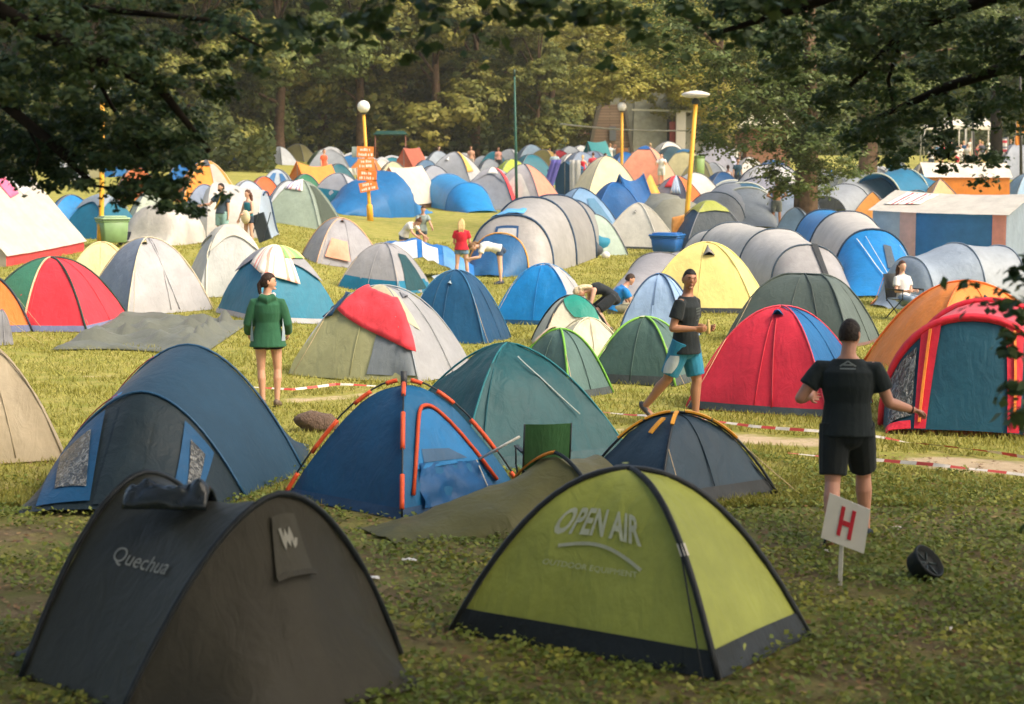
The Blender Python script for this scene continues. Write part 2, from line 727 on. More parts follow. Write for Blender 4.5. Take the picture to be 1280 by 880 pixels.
def ground_cover():
    rng = np.random.default_rng(3)
    # weeds and fallen leaves in the near shade
    N = 230000
    y = 7.0 + (19.0 - 7.0) * rng.uniform(0, 1, N) ** 1.25
    x = rng.uniform(-1, 1, N) * (y * 0.33 + 4.5)
    den = vnoise(x, y, 1.3, 1) + 0.6 * vnoise(x, y, 4.0, 5) + 0.10 * x + 0.42
    keep = (den + rng.uniform(-0.7, 0.7, N) > 0.2) & (y < 17.5 + 1.5 * vnoise(x, y, 1.1, 3))
    bare = np.array([bare_mask(float(a), float(b)) for a, b in zip(x[keep], y[keep])])
    x, y = x[keep][bare < 0.3], y[keep][bare < 0.3]
    h = rng.uniform(0.0, 1, len(x)) ** 1.6 * (0.03 + 0.06 * np.clip(vnoise(x, y, 2.2, 9) + 0.4, 0, 1))
    pos = np.stack([x, y, h + 0.008], 1)
    V, Fq = leaves_np(rng, pos, 0.042, 0.75, 0.45)
    m = leaf_material('weed_leaf', ['56682c', '7a883a', '6a7832', '96983f', 'a69c4a'], 0.3, 0.5, patch=1.2)
    tag(np_mesh('weeds', V, Fq, m), None, None, None, 'stuff')
    N = 24000
    y = 6.5 + 12 * rng.uniform(0, 1, N) ** 1.2
    x = rng.uniform(-1, 1, N) * (y * 0.33 + 4.5)
    k = rng.uniform(-0.6, 0.6, N) - vnoise(x, y, 1.3, 1) * 0.6 > -0.1
    pos = np.stack([x[k], y[k], 0.012 + 0 * x[k]], 1)
    V, Fq = leaves_np(rng, pos, 0.05, 0.6, 0.75)
    m = leaf_material('dry_leaf', ['6a4a30', '8a6a44', '7a5c3c', 'a58a5c', '5a4230'], 0.1, 0.7)
    tag(np_mesh('fallen_leaves', V, Fq, m), None, None, None, 'stuff')
    # short grass further out
    N = 450000
    y = 15.5 + (62 - 15.5) * rng.uniform(0, 1, N) ** 1.5
    x = rng.uniform(-1, 1, N) * (y * 0.31 + 5.5)
    keep = (vnoise(x, y, 1.1, 2) + 0.7 * vnoise(x, y, 3.7, 4) + rng.uniform(-1.0, 1.0, N) > -0.35)
    x, y = x[keep], y[keep]
    bare = np.array([bare_mask(float(a), float(b)) for a, b in zip(x, y)])
    x, y = x[bare < 0.35], y[bare < 0.35]
    N = len(x)
    z = gz(x, y) - 0.012
    hh = (0.035 + 0.045 * rng.uniform(0, 1, N)) * (1 + 0.6 * np.clip(vnoise(x, y, 1.9, 8), 0, 1))
    a = rng.uniform(0, 2 * PI, N)
    w = 0.006 + 0.00018 * y
    lean = rng.normal(0, 0.55, (N, 2)) * hh[:, None]
    p = np.stack([x, y, z], 1)
    o = np.stack([np.cos(a) * w, np.sin(a) * w, 0 * a], 1)
    tip = p + np.stack([lean[:, 0], lean[:, 1], hh], 1)
    V = np.stack([p - o, p + o, tip], 1).reshape(-1, 3)
    Fq = np.arange(3 * N).reshape(-1, 3)
    m = leaf_material('grass_blade', ['7d7f34', 'a09a48', '8f8c3e', 'aaa65a', 'b8b06a'], 0.3, 0.6, patch=0.5)
    tag(np_mesh('grass', V, Fq, m, nv=3), None, None, None, 'stuff')


ground_cover()
# ---------------------------------------------------------------- tents
TG_DOME, TG_TUN, TG_RIDGE = 'dome tents pitched on the campsite', 'tunnel tents pitched on the campsite', 'ridge and frame tents on the campsite'


class Tent:
    def __init__(self, name, label, group, x, y, yaw, far=False, cat='tent'):
        self.x, self.y, self.yaw = x, y, yaw
        self.g0 = ground(x, y)
        self.root = empty(name, (x, y, self.g0), yaw, label, cat, group)
        self.far = far
        self.c, self.s = math.cos(yaw), math.sin(yaw)
        self.seed = random.random() * 50

    def adj(self, p):
        wx, wy = self.x + self.c * p.x - self.s * p.y, self.y + self.s * p.x + self.c * p.y
        return Vector((p.x, p.y, p.z + ground(wx, wy) - self.g0))

    def inside(self, p):
        return Vector((0, 0, self.h * 0.15))

    def N(self, u, v):
        e = 0.01
        v = min(max(v, e), 1 - e)
        a = self.S(u + e, v) - self.S(u - e, v)
        b = self.S(u, v + e) - self.S(u, v - e)
        nn = a.cross(b)
        p = self.S(u, v)
        if nn.length < 1e-9:
            return Vector((0, 0, 1))
        nn.normalize()
        if nn.dot(p - self.inside(p)) < 0:
            nn = -nn
        return nn

    def P(self, u, v, off=0.0, wr=0.0, wf=3.0):
        p = self.S(u, v)
        if off or wr:
            nn = self.N(u, v)
            k = off
            if wr:
                q = p * wf + Vector((self.seed, 0, 0))
                k += wr * noise.noise(Vector((q.x, q.y, q.z * 0.45))) + wr * 0.6 * noise.noise(q * 2.7)
                if getattr(self, 'corners', False):          # folds pulling out of the pegged corners
                    f = u % 1.0
                    g = min(f, 1 - f) * 2
                    an, rr = math.atan2(v * 1.3, g), math.hypot(v * 1.3, g)
                    k += wr * 1.5 * noise.noise(Vector((an * 7, rr * 1.4, self.seed + round(u)))) * math.exp(-1.2 * rr)
            p = p + nn * k
        return self.adj(p)

    def patch_mb(self, mb, quad, off=0.0, n=10, m=10, wr=0.0, wf=3.0, mat=0, shape=None):
        (a, b, c, d) = quad      # lower left, lower right, upper right, upper left in (u, v)
        rows = []
        for j in range(m + 1):
            t = j / m
            row = []
            for i in range(n + 1):
                s = i / n
                u = (a[0] * (1 - s) + b[0] * s) * (1 - t) + (d[0] * (1 - s) + c[0] * s) * t
                v = (a[1] * (1 - s) + b[1] * s) * (1 - t) + (d[1] * (1 - s) + c[1] * s) * t
                if shape:
                    u, v = shape(s, t, u, v)
                row.append(self.P(u, v, off, wr, wf))
            rows.append(row)
        mb.grid(rows, mat)
        return mb

    def patch(self, name, col, quad, off=0.02, n=8, m=8, wr=0.0, wf=3.0, mat=None, parent=None, shape=None, **kw):
        mb = self.patch_mb(MB(), quad, off, n, m, wr, wf, shape=shape)
        return mb.build(name, mat or fabric(col, **kw), parent or self.root)

    def arch(self, name, col, side, f0, f1, v0, v1, off=0.02, pw=2.2, n=14, m=8, mat=None, wr=0.006, parent=None):
        def sh(s, t, u, v):
            top = v0 + (v1 - v0) * (1 - abs(2 * s - 1) ** pw)
            return side + f0 + (f1 - f0) * s, v0 + (top - v0) * t
        mb = self.patch_mb(MB(), ((0, 0), (1, 0), (1, 1), (0, 1)), off, n, m, wr, shape=sh)
        return mb.build(name, mat or fabric(col), parent or self.root)

    def arch_line(self, name, col, side, f0, f1, v0, v1, r=0.012, off=0.025, pw=2.2, n=18, parent=None, mat=None):
        pts = []
        for i in range(n + 1):
            s = i / n
            pts.append(self.P(side + f0 + (f1 - f0) * s, v0 + (v1 - v0) * (1 - abs(2 * s - 1) ** pw), off))
        return MB().tube(pts, r, 5).build(name, mat or plain(col, 0.6), parent or self.root)

    def line(self, name, col, uvs, r=0.01, off=0.02, seg=10, n=5, parent=None, mat=None):
        pts = []
        for (a, b) in zip(uvs[:-1], uvs[1:]):
            for i in range(seg + (1 if b == uvs[-1] else 0)):
                t = i / seg
                pts.append(self.P(a[0] + (b[0] - a[0]) * t, a[1] + (b[1] - a[1]) * t, off))
        return MB().tube(pts, r, n).build(name, mat or plain(col, 0.6), parent or self.root)

    def strap(self, name, col, uvs, w=0.05, off=0.03, seg=6, parent=None, th=0.008):
        """flat band lying on the cloth along a path in (u, v)"""
        pts, nor = [], []
        for (a, b) in zip(uvs[:-1], uvs[1:]):
            for i in range(seg + (1 if b == uvs[-1] else 0)):
                t = i / seg
                u, v = a[0] + (b[0] - a[0]) * t, a[1] + (b[1] - a[1]) * t
                pts.append(self.P(u, v, off))
                nor.append(self.N(u, v))
        rings = []
        for i, p in enumerate(pts):
            t = (pts[min(i + 1, len(pts) - 1)] - pts[max(i - 1, 0)]).normalized()
            s = t.cross(nor[i]).normalized()
            q = nor[i] * th
            rings.append([p - s * w / 2 - q, p + s * w / 2 - q, p + s * w / 2 + q, p - s * w / 2 + q])
        return MB().loft(rings).build(name, fabric(col, trans=0.1), parent or self.root, smooth=False)

    def guy(self, u, v, length=0.7, col='c9b08a', r=0.004):
        p = self.P(u, v, 0.02)
        nn = self.N(u, v)
        o = Vector((nn.x, nn.y, 0))
        o = o.normalized() if o.length > 1e-3 else Vector((1, 0, 0))
        q = self.adj(Vector((p.x, p.y, 0)) + o * length)
        mb = MB().tube([p, (p + q) / 2 - Vector((0, 0, 0.01)), q], r, 4)
        return mb.build('guy_line', plain(col, 0.7), self.root)

    def vent(self, u, v, du=0.1, dv=0.16, lift=0.10, col='grey', inner='tealblack', name='vent'):
        A = self.P(u, v + dv, 0.01)
        nn = self.N(u, v)
        L, Rr = self.P(u - du, v, 0.01), self.P(u + du, v, 0.01)
        mid = self.P(u, v, lift)
        rows = []
        for j in range(5):
            t = j / 4
            rows.append([A.lerp(L, t), A.lerp(L.lerp(mid, 0.6), t) + nn * 0.02 * t, A.lerp(mid, t), A.lerp(Rr.lerp(mid, 0.6), t) + nn * 0.02 * t, A.lerp(Rr, t)])
        o = MB().grid(rows).build(name, fabric(col), self.root)
        rows = [[A.lerp(L, t), A.lerp(Rr, t)] for t in (0.05, 0.95)]
        MB().grid([[p + nn * 0.012 for p in r] for r in rows]).build('opening_shade', plain(inner, 0.8), o)  # dark patch stands for the shade inside the vent
        return o

    def drape(self, name, label, cat, mat, quad, off=0.06, n=14, m=12, wr=0.02, wf=5.0, group=None, shape=None, thick=0.012):
        """a cloth thrown over this tent: a thing of its own"""
        mb = MB()
        self.patch_mb(mb, quad, off, n, m, wr, wf, shape=shape)
        o = mb.build(name, mat, None, loc=self.root.location, rz=self.yaw)
        so = o.modifiers.new('s', 'SOLIDIFY')
        so.thickness = thick
        return tag(o, label, cat, group)


def pix_frame(cx, yb, w, yaw, ratio):
    P = G(cx, yb)
    d = P.y
    ca, sa = abs(math.cos(yaw)), abs(math.sin(yaw))
    a = w * d / F / (ca + ratio * sa)
    hd = (a * sa + ratio * a * ca) / 2
    a *= (d + hd) / d
    hd = (a * sa + ratio * a * ca) / 2
    u = Vector((P.x, P.y, 0)).normalized()
    return P + u * hd, a, a * ratio


def dome(label, cx, yb, w, yt, yaw=25, ratio=0.85, cols='grey', base=None, vb=0.09, pole='dgrey', pr=0.016, ridge=0.0, fly=None, vf=0.35,
         sc=0.25, sag=0.06, rnd=0.0, door=None, doorcol=None, vent=None, ventcol=None, seam=None, guys=0, name='dome_tent', group=TG_DOME, wr=None, ax=0.0, band=None, pe=2.08):
    vb, vf = vb * 0.68, vf * 0.84
    yaw = R(yaw)
    Cc, a, b = pix_frame(cx, yb, w, yaw, ratio)
    far = Cc.y > 55
    t = Tent(name, label, group, Cc.x, Cc.y, yaw, far)
    h = max(0.6, min(H(cx, yt, Cc.y), 2.6))
    a = max(a, 1.5 * h) if far else a
    b = max(b, a * ratio)
    t.h, t.a, t.b, t.corners = h, a, b, True
    cr = ridge / 2
    sg = ((-1, -1), (1, -1), (1, 1), (-1, 1))

    def S(u, v):
        u = u % 4
        k = int(u) % 4
        f = u - int(u)
        rr = 1 - v
        z = h * (1 - rr ** pe)
        ex, ey = cr * min(1, (1 - v) * 12) + (a / 2 - cr) * rr, b / 2 * rr
        p, q = sg[k], sg[(k + 1) % 4]
        x, y = p[0] + (q[0] - p[0]) * f, p[1] + (q[1] - p[1]) * f
        if rnd:
            an = math.atan2(y, x)
            x, y = x + (math.cos(an) * 1.3 - x) * rnd, y + (math.sin(an) * 1.3 - y) * rnd
        kk = 1 - sag * 4 * f * (1 - f) * math.sin(PI * min(1, v * 1.05)) ** 0.8
        return Vector((x * ex * kk + ax * v * v, y * ey * kk, max(z, 0.0)))
    t.S = S
    n, m = (7, 8) if far else (14, 14)
    wr = (0.017 if wr is None else wr)
    if isinstance(cols, str):
        cols = [cols] * 4
    main = cols[0]
    done = []
    for c in cols:
        if c in done:
            continue
        done.append(c)
        mb = MB()
        for k in range(4):
            if cols[k] == c:
                t.patch_mb(mb, ((k, 0), (k + 1, 0), (k + 1, 1), (k, 1)), 0, n, m, wr)
        mb.build('body' if c == main else 'side_panel', fabric(c), t.root)
    if base:
        mb = MB()
        for k in range(4):
            t.patch_mb(mb, ((k, 0), (k + 1, 0), (k + 1, vb), (k, vb)), 0.014, n, 3, 0.008, 6)
        mb.build('groundsheet', fabric(base, trans=0.0), t.root)
    if band:           # a coloured lower band (inner tent showing below the fly)
        mb = MB()
        for k in range(4):
            t.patch_mb(mb, ((k, 0), (k + 1, 0), (k + 1, band[1]), (k, band[1])), 0.008, n, 5, 0.006, 6)
        mb.build('lower_wall', fabric(band[0]), t.root)
    if fly:
        mb = MB()
        for k in range(4):
            def sh(s, tt, u, v, k=k):
                v0 = vf + sc * 4 * s * (1 - s)
                return k + s, v0 + (1 - v0) * tt
            t.patch_mb(mb, ((0, 0), (1, 0), (1, 1), (0, 1)), 0.045, n, m, wr, shape=sh)
        mb.build('rain_fly', fabric(fly), t.root)
    if pole:
        for k in (0, 1):
            pts = [t.P(k + 0.0001, v / 12 * 0.995, 0.012 if not fly else 0.03) for v in range(13)] + [t.P(k + 2.0001, 0.995 - v / 12 * 0.995, 0.012 if not fly else 0.03) for v in range(13)]
            MB().tube(pts, pr if not far else max(pr, 0.02), 5).build('pole_sleeve', fabric(pole, trans=0), t.root)
    if door is not None:
        d_ = t.arch('door', doorcol or main, door, 0.2, 0.8, 0.03, 0.66, 0.016)
        t.arch_line('zip', 'dgrey', door, 0.2, 0.8, 0.03, 0.66, 0.009, 0.02, parent=d_)
    if vent is not None:
        t.vent(vent[0], vent[1], col=ventcol or main)
    if seam is None and not far and door is None and not fly:
        seam = (0.5, 1.5)
        guys = guys or 2
    if seam is not None:
        for s_ in seam:
            t.line('seam', cols[int(s_) % 4], ((s_, 0.02), (s_, 0.97)), 0.007, 0.008, mat=fabric(cols[int(s_) % 4]))
    if guys:
        for k in range(guys):
            t.guy(k + 0.002, 0.42, 0.6)
    return t


def tunnel(label, p0, p1, hoops, cols, hoop='dgrey', hr=0.018, name='tunnel_tent', group=TG_TUN, sag=0.03, ex=0.9, depth=None, smooth=False, n=10, m=20, wr=0.012, par=None):
    """p0, p1: ground pixels under the two ends of the axis; hoops: (fraction along axis, half width, height, lean)"""
    A, B = G(*p0), G(*p1)
    if depth is not None:
        B = A + Vector((depth[0], depth[1], 0))
    ax = Vector((B.x - A.x, B.y - A.y, 0))
    L = ax.length
    yaw = math.atan2(ax.y, ax.x)
    t = Tent(name, label, group, A.x, A.y, yaw, A.y > 55)
    t.h = max(q[2] for q in hoops)
    t.L = L
    K = [(q[0] * L, q[1], q[2], q[3] if len(q) > 3 else 0.0) for q in hoops]
    ns = len(K) - 1
    t.inside = lambda p: Vector((min(max(p.x, 0.3 * L), 0.7 * L), 0, 0.1))

    def S(u, v):
        g = min(max(u, 0), 1) * ns
        k = min(int(g), ns - 1)
        f = g - k
        p, q = K[k], K[k + 1]
        w = f * f * (3 - 2 * f) if smooth else f
        x = p[0] + (q[0] - p[0]) * f
        hw, h, ln = p[1] + (q[1] - p[1]) * w, p[2] + (q[2] - p[2]) * w, p[3] + (q[3] - p[3]) * f
        kk = 1 - sag * 4 * f * (1 - f)
        an = PI * v
        cy, sz = math.cos(an), math.sin(an)
        y = -math.copysign(abs(cy) ** ex, cy) * hw * kk
        z = max(sz, 0) ** ex * h * kk
        if par:
            y = (2 * v - 1) * hw * kk
            z = (1 - abs(2 * v - 1) ** par) * h * kk
        return Vector((x + ln * z, y, z))
    t.S = S
    n = max(3, n if not t.far else n // 2)
    m = m if not t.far else m // 2
    main = cols[0] if cols[0] else cols[1]
    done = []
    for c in cols:
        if c in done or c is None:
            continue
        done.append(c)
        mb = MB()
        for k in range(ns):
            if cols[k] == c:
                t.patch_mb(mb, ((k / ns, 0), ((k + 1) / ns, 0), ((k + 1) / ns, 1), (k / ns, 1)), 0, n, m, wr)
        mb.build('body' if c == main else 'end_panel', fabric(c), t.root)
    if hoop:
        for k, q in enumerate(K):
            if q[2] < 0.3:
                continue
            MB().tube([t.P(k / ns, v / 24, 0.012) for v in range(25)], hr, 5).build('hoop', fabric(hoop, trans=0), t.root)
    return t


def ridge_tent(label, p0, p1, hw, h, roof, gable, wall=0.0, wallcol=None, sag=0.05, name='ridge_tent', over=0.06, hem=None, bow=0.0, back=None, depth=None, splay=1.0):
    """p0, p1: ground pixels below the ends of the ridge; near gable at p0"""
    A, B = G(*p0), G(*p1)
    if depth is not None:
        B = A + Vector((depth[0], depth[1], 0))
    ax = Vector((B.x - A.x, B.y - A.y, 0))
    L = ax.length
    t = Tent(name, label, TG_RIDGE, A.x, A.y, math.atan2(ax.y, ax.x), A.y > 70)
    t.h, t.L = h, L
    t.inside = lambda p: Vector((L / 2, 0, 0.1))
    hb = hw * splay

    def S(u, v):                  # v 0..1 eave - ridge - eave
        w = 1 - abs(2 * v - 1)
        y = (-1 if v < 0.5 else 1) * hw * (1 - w)
        k = sag * 4 * u * (1 - u)
        z = wall + (h - wall) * w - k * (0.3 + 0.7 * w) - bow * math.sin(PI * w) * (h - wall)
        return Vector((-over + (L + 2 * over) * u, y * (1 + over / hw if wall else 1), max(z, 0.0)))
    t.S = S
    n, m = 12, 16
    mb = MB()
    t.patch_mb(mb, ((0, 0), (1, 0), (1, 0.5), (0, 0.5)), 0, n, m // 2, 0.012)
    t.patch_mb(mb, ((0, 0.5), (1, 0.5), (1, 1), (0, 1)), 0, n, m // 2, 0.012)
    rf = mb.build('roof', fabric(roof), t.root)
    for x, nm, c in ((0.0, 'front_wall', gable), (L, 'rear_wall', back or gable)):
        rows = []
        for j in range(9):
            w = j / 8
            zz = wall + (h - wall) * w
            rows.append([t.adj(Vector((x + 0.01 * noise.noise(Vector((q * 3, w * 4, x))), hw * (1 - w) * (2 * q / 8 - 1), zz - bow * math.sin(PI * w) * (h - wall)))) for q in range(9)])
        if wall:
            rows.insert(0, [t.adj(Vector((x, hb * (2 * q / 8 - 1), 0))) for q in range(9)])
        MB().grid(rows).build(nm, fabric(c), t.root)
    if wall:
        for sgn in (-1, 1):
            rows = []
            for j in range(7):
                w = j / 6
                rows.append([t.adj(Vector((L * q / 16, sgn * (hb + (hw - hb) * w) + 0.02 * noise.noise(Vector((q * .7, w * 3, sgn * 5 + x))), wall * w - sag * .3 * 4 * (q / 16) * (1 - q / 16) * w))) for q in range(17)])
            MB().grid(rows).build('side_wall', fabric(wallcol or gable), t.root)
    if hem:
        for v0, v1 in ((0.0, 0.07), (1.0, 0.93)):
            t.patch('mud_flap', hem, ((0, v0), (1, v0), (1, v1), (0, v1)), 0.012, 10, 2, 0.01)
    for x in (0, L):
        MB().tube([t.adj(Vector((x, 0, 0))), t.adj(Vector((x, 0, h + 0.03)))], 0.02, 6).build('pole', plain('8d8d88', 0.4), t.root)
    return t
# ---------------------------------------------------------------- trees
BARK = plain('5f4c3c', 0.9, 0.1, 0, 0.45, 5.0, 0.8)
BARK2 = plain('6e5a48', 0.9, 0.1, 0, 0.45, 5.0, 0.8)
BARKD = plain('2b2620', 0.9, 0.1, 0, 0.3, 6.0, 0.5)


def lobe_points(rng, c, r, n, clump=0.5, shell=0.55):
    """leaf positions: clumps spread over and inside an ellipsoid, so that the crown has gaps and lumps"""
    nc = max(3, n // 55)
    d = rng.normal(size=(nc, 3))
    d /= np.linalg.norm(d, axis=1)[:, None]
    rad = rng.uniform(0, 1, nc) ** (1 / 3) * (1 - shell) + shell * rng.uniform(0.8, 1.08, nc)
    cc = np.asarray(c) + d * rad[:, None] * np.asarray(r)
    k = rng.integers(0, nc, n)
    sz = clump * rng.uniform(0.5, 1.3, nc)
    off = rng.normal(size=(n, 3)) * np.array([1, 1, 0.5]) * 0.42
    P = cc[k] + off * sz[k][:, None]
    o = (P - np.asarray(c)) / np.asarray(r)
    o /= np.linalg.norm(o, axis=1)[:, None] + 1e-6
    o2 = off / (np.linalg.norm(off, axis=1)[:, None] + 1e-6)
    return np.concatenate([P, o * .6 + o2 * .6], 1)


def crown_mesh(name, seed, lobes, leaf, mat, parent, clump=0.7, flat=0.4, aspect=0.6, shell=0.55, kb=0.45):
    rng = np.random.default_rng(seed)
    P = np.concatenate([lobe_points(rng, c, r, n, clump, shell) for c, r, n in lobes])
    V, Fq = leaves_np(rng, P[:, :3], leaf, aspect, flat, bias=P[:, 3:], kb=kb)
    return np_mesh(name, V, Fq, mat, parent)


LEAF_BG = [leaf_material('leaf_far', ['44522a', '5c662e', '747836', '8a863e', 'a0964a'], 0.3, 0.6, patch=0.22),
           leaf_material('leaf_far_green', ['3c4c28', '50602e', '667034', '7e803c'], 0.3, 0.6, patch=0.22),
           leaf_material('leaf_far_gold', ['566030', '747634', '8e883e', 'a2964a'], 0.3, 0.6, patch=0.22)]


def bg_tree(seed, mat, label, h=19.0, clear=2.0, w=5.4, n=40000, name='tree', bark=None):
    """a broad park tree: trunk, limbs and a lumpy crown reaching low"""
    rnd = random.Random(seed)
    root = empty(name, (0, 0, 0), 0, label, 'tree', 'trees along the far edge of the field')
    lean = rnd.uniform(-0.3, 0.3)
    tb = MB()
    zs = [0, 0.5, 2, 5, 9, h * 0.8]
    tb.tube([(lean * z / 5, 0.1 * math.sin(z), z - 0.25 if z == 0 else z) for z in zs], [0.55, 0.42, 0.36, 0.3, 0.2, 0.05], 9)
    lobes = []
    nl = 26
    for i in range(nl):
        a = 2 * PI * i / nl * 2.4 + rnd.uniform(-.4, .4)
        z = clear + 1.0 + (h - clear - 2.0) * (i / nl) ** 0.9
        prof = math.sin(PI * min(1, max(0.12, (z - clear) / (h - clear) * 0.9 + 0.1))) ** 0.6
        rr = w * prof * rnd.uniform(0.5, 0.8)
        c = (math.cos(a) * rr, math.sin(a) * rr, z)
        s = rnd.uniform(1.3, 2.1) * (w / 5)
        lobes.append((c, (s * 1.15, s * 1.15, s * 0.85), int(n / nl)))
        if i % 2 == 0:
            tb.tube([(lean * z / 6, 0, z * 0.62 + 0.5), (c[0] * .5, c[1] * .5, z * 0.85), c], [0.13, 0.08, 0.03], 5)
    tb.build('trunk', bark or BARK, root)
    crown_mesh('crown', seed, lobes, 0.36, mat, root, clump=0.75, flat=0.25, shell=0.7, kb=0.6)
    return root


def place(root, px, Y, rz, sc=1.0, dz=0.0):
    p = at(px, 300, Y)
    root.location = (p.x, p.y, ground(p.x, p.y) + dz)
    root.rotation_euler = (0, 0, rz)
    root.scale = (sc, sc, sc)


def far_trees():
    protos = [bg_tree(11, LEAF_BG[0], 'olive green park tree, leftmost of the far row in the open', h=19, clear=1.0),
              bg_tree(23, LEAF_BG[1], 'darker green park tree at the far edge of the field', h=20, clear=1.4, w=5.8),
              bg_tree(37, LEAF_BG[2], 'golden green park tree at the far edge of the field', h=18, clear=0.8, w=5.2),
              bg_tree(51, LEAF_BG[0], 'tall olive green park tree at the far edge of the field', h=22, clear=1.5, w=6.0)]
    spots = [(452, 126, 0, 1.0), (352, 119, 1, 1.0), (548, 128, 2, 1.02), (640, 150, 3, 1.0),
             (-60, 118, 1, 1.0), (30, 112, 0, 1.0), (118, 110, 3, .95), (196, 116, 1, 1.0), (262, 112, 0, .9), (310, 124, 2, 1.05), (404, 130, 3, 1.0),
             (500, 136, 1, 1.0), (596, 134, 1, .95), (560, 158, 0, 1.1), (690, 142, 2, .98), (726, 160, 1, 1.0), (700, 175, 3, 1.1), (672, 128, 0, .62),
             (770, 185, 1, 1.15), (850, 190, 0, 1.2), (930, 178, 3, 1.1), (1010, 170, 1, 1.1), (1100, 190, 0, 1.15), (1190, 185, 2, 1.15), (1290, 180, 1, 1.1), (1380, 170, 3, 1.0),
             (180, 165, 3, 1.1), (60, 170, 1, 1.1), (-40, 165, 0, 1.1), (300, 172, 0, 1.1), (450, 178, 1, 1.15), (620, 185, 3, 1.15), (-140, 150, 3, 1.1), (890, 140, 2, .85)]
    used = set()
    tones = ['olive green', 'dark green', 'golden green', 'tall olive green']
    for i, (px, Y, k, s) in enumerate(spots):
        if k not in used:
            t = protos[k]
            used.add(k)
        else:
            t = copy_tree(protos[k])
        place(t, px, Y, i * 1.7, s)
        row = 'front row' if Y < 145 else 'back row'
        where = ('behind the cream canvas tent' if px < 60 else 'behind the tall orange dome' if px < 330 else 'behind the orange ridge tent' if px < 430 else 'behind the signpost' if px < 530 else
                 'behind the tall pale grey dome' if px < 620 else 'behind the green pole' if px < 700 else 'beside the plank hut' if px < 800 else 'behind the concrete hut' if px < 900 else 'behind the brick hut' if px < 1000 else 'behind the crowd at right')
        t['label'] = '%s tree %s, in the %s of the wood, counted %s' % (tones[k], where, row, 'near')
        t['label'] = '%s tree %s, %s of the wood' % (tones[k], where, row)
    return protos


PROTOS = far_trees()


def far_wood():
    """dense wood behind the tree rows: reads as one mass"""
    rng = np.random.default_rng(5)
    N = 90000
    x = rng.uniform(-150, 150, N)
    y = 205 + rng.uniform(-12, 25, N) + 8 * np.sin(x * 0.05)
    top = 24 + 5 * np.sin(x * 0.21) + 3 * np.sin(x * 0.53 + 1)
    z = rng.uniform(0, 1, N) * top + 4.5
    q = np.sin(x * 0.9 + z * 0.5) + np.sin(z * 1.1 + y * 0.7) + rng.uniform(-1.5, 1.5, N) > -0.9
    V, Fq = leaves_np(rng, np.stack([x, y, z], 1)[q], 1.5, 0.7, 0.25)
    tag(np_mesh('distant_wood', V, Fq, leaf_material('leaf_wood', ['2f3a22', '414c28', '55592c'], 0.2, 0.7, patch=0.15)), None, None, None, 'stuff')
    # shrubs behind the left rows of tents
    N = 16000
    x = rng.uniform(-40, -14, N)
    y = 104 + rng.uniform(-3, 12, N)
    x2 = x * y / 104
    z = 2.6 + rng.uniform(0, 1, N) ** 1.1 * (3.6 + 1.2 * np.sin(x * 0.6) + .8 * np.sin(x * 1.7))
    V, Fq = leaves_np(rng, np.stack([x2, y, z], 1), 0.5, 0.7, 0.25)
    tag(np_mesh('shrubbery', V, Fq, leaf_material('leaf_shrubbery', ['27341f', '3f4b26', '6b6e34'], 0.3, 0.7, patch=0.3)), None, None, None, 'stuff')
    # undergrowth under the tree row
    N = 80000
    x = rng.uniform(-75, 110, N)
    y = np.where(x < 5, 129 + rng.uniform(-3, 50, N) + x * .08, 152 + rng.uniform(-4, 34, N))
    z = 3.6 + rng.uniform(0, 1, N) ** 1.1 * (4.6 + 1.6 * np.sin(x * 0.35) + np.sin(x * 1.1))
    k = ~((x > 4) & (x < 26) & (y < 170))
    V, Fq = leaves_np(rng, np.stack([x, y, z], 1)[k], 0.55, 0.7, 0.25)
    tag(np_mesh('undergrowth', V, Fq, leaf_material('leaf_under', ['27341f', '3a4626', '5a602e'], 0.3, 0.7, patch=0.3)), None, None, None, 'stuff')


far_wood()

LEAF_SHADED = leaf_material('leaf_near_shaded', ['304836', '3d5634', '4e6034', '626a38'], 0.28, 0.5, patch=0.5)  # shade of the near canopy put into darker, cooler greens
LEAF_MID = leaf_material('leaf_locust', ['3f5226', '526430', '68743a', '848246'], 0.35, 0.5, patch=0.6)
LEAF_GOLD = leaf_material('leaf_sunlit', ['6f7830', '8f8e3c', 'aaa04a', 'bcae56'], 0.38, 0.5, patch=0.4)  # yellow green leaves with sunlight put into the colour


def limb(tb, pts, r0, r1, n=6):
    pts = [Vector(p) for p in pts]
    k = len(pts)
    tb.tube(pts, [r0 + (r1 - r0) * i / (k - 1) for i in range(k)], n)


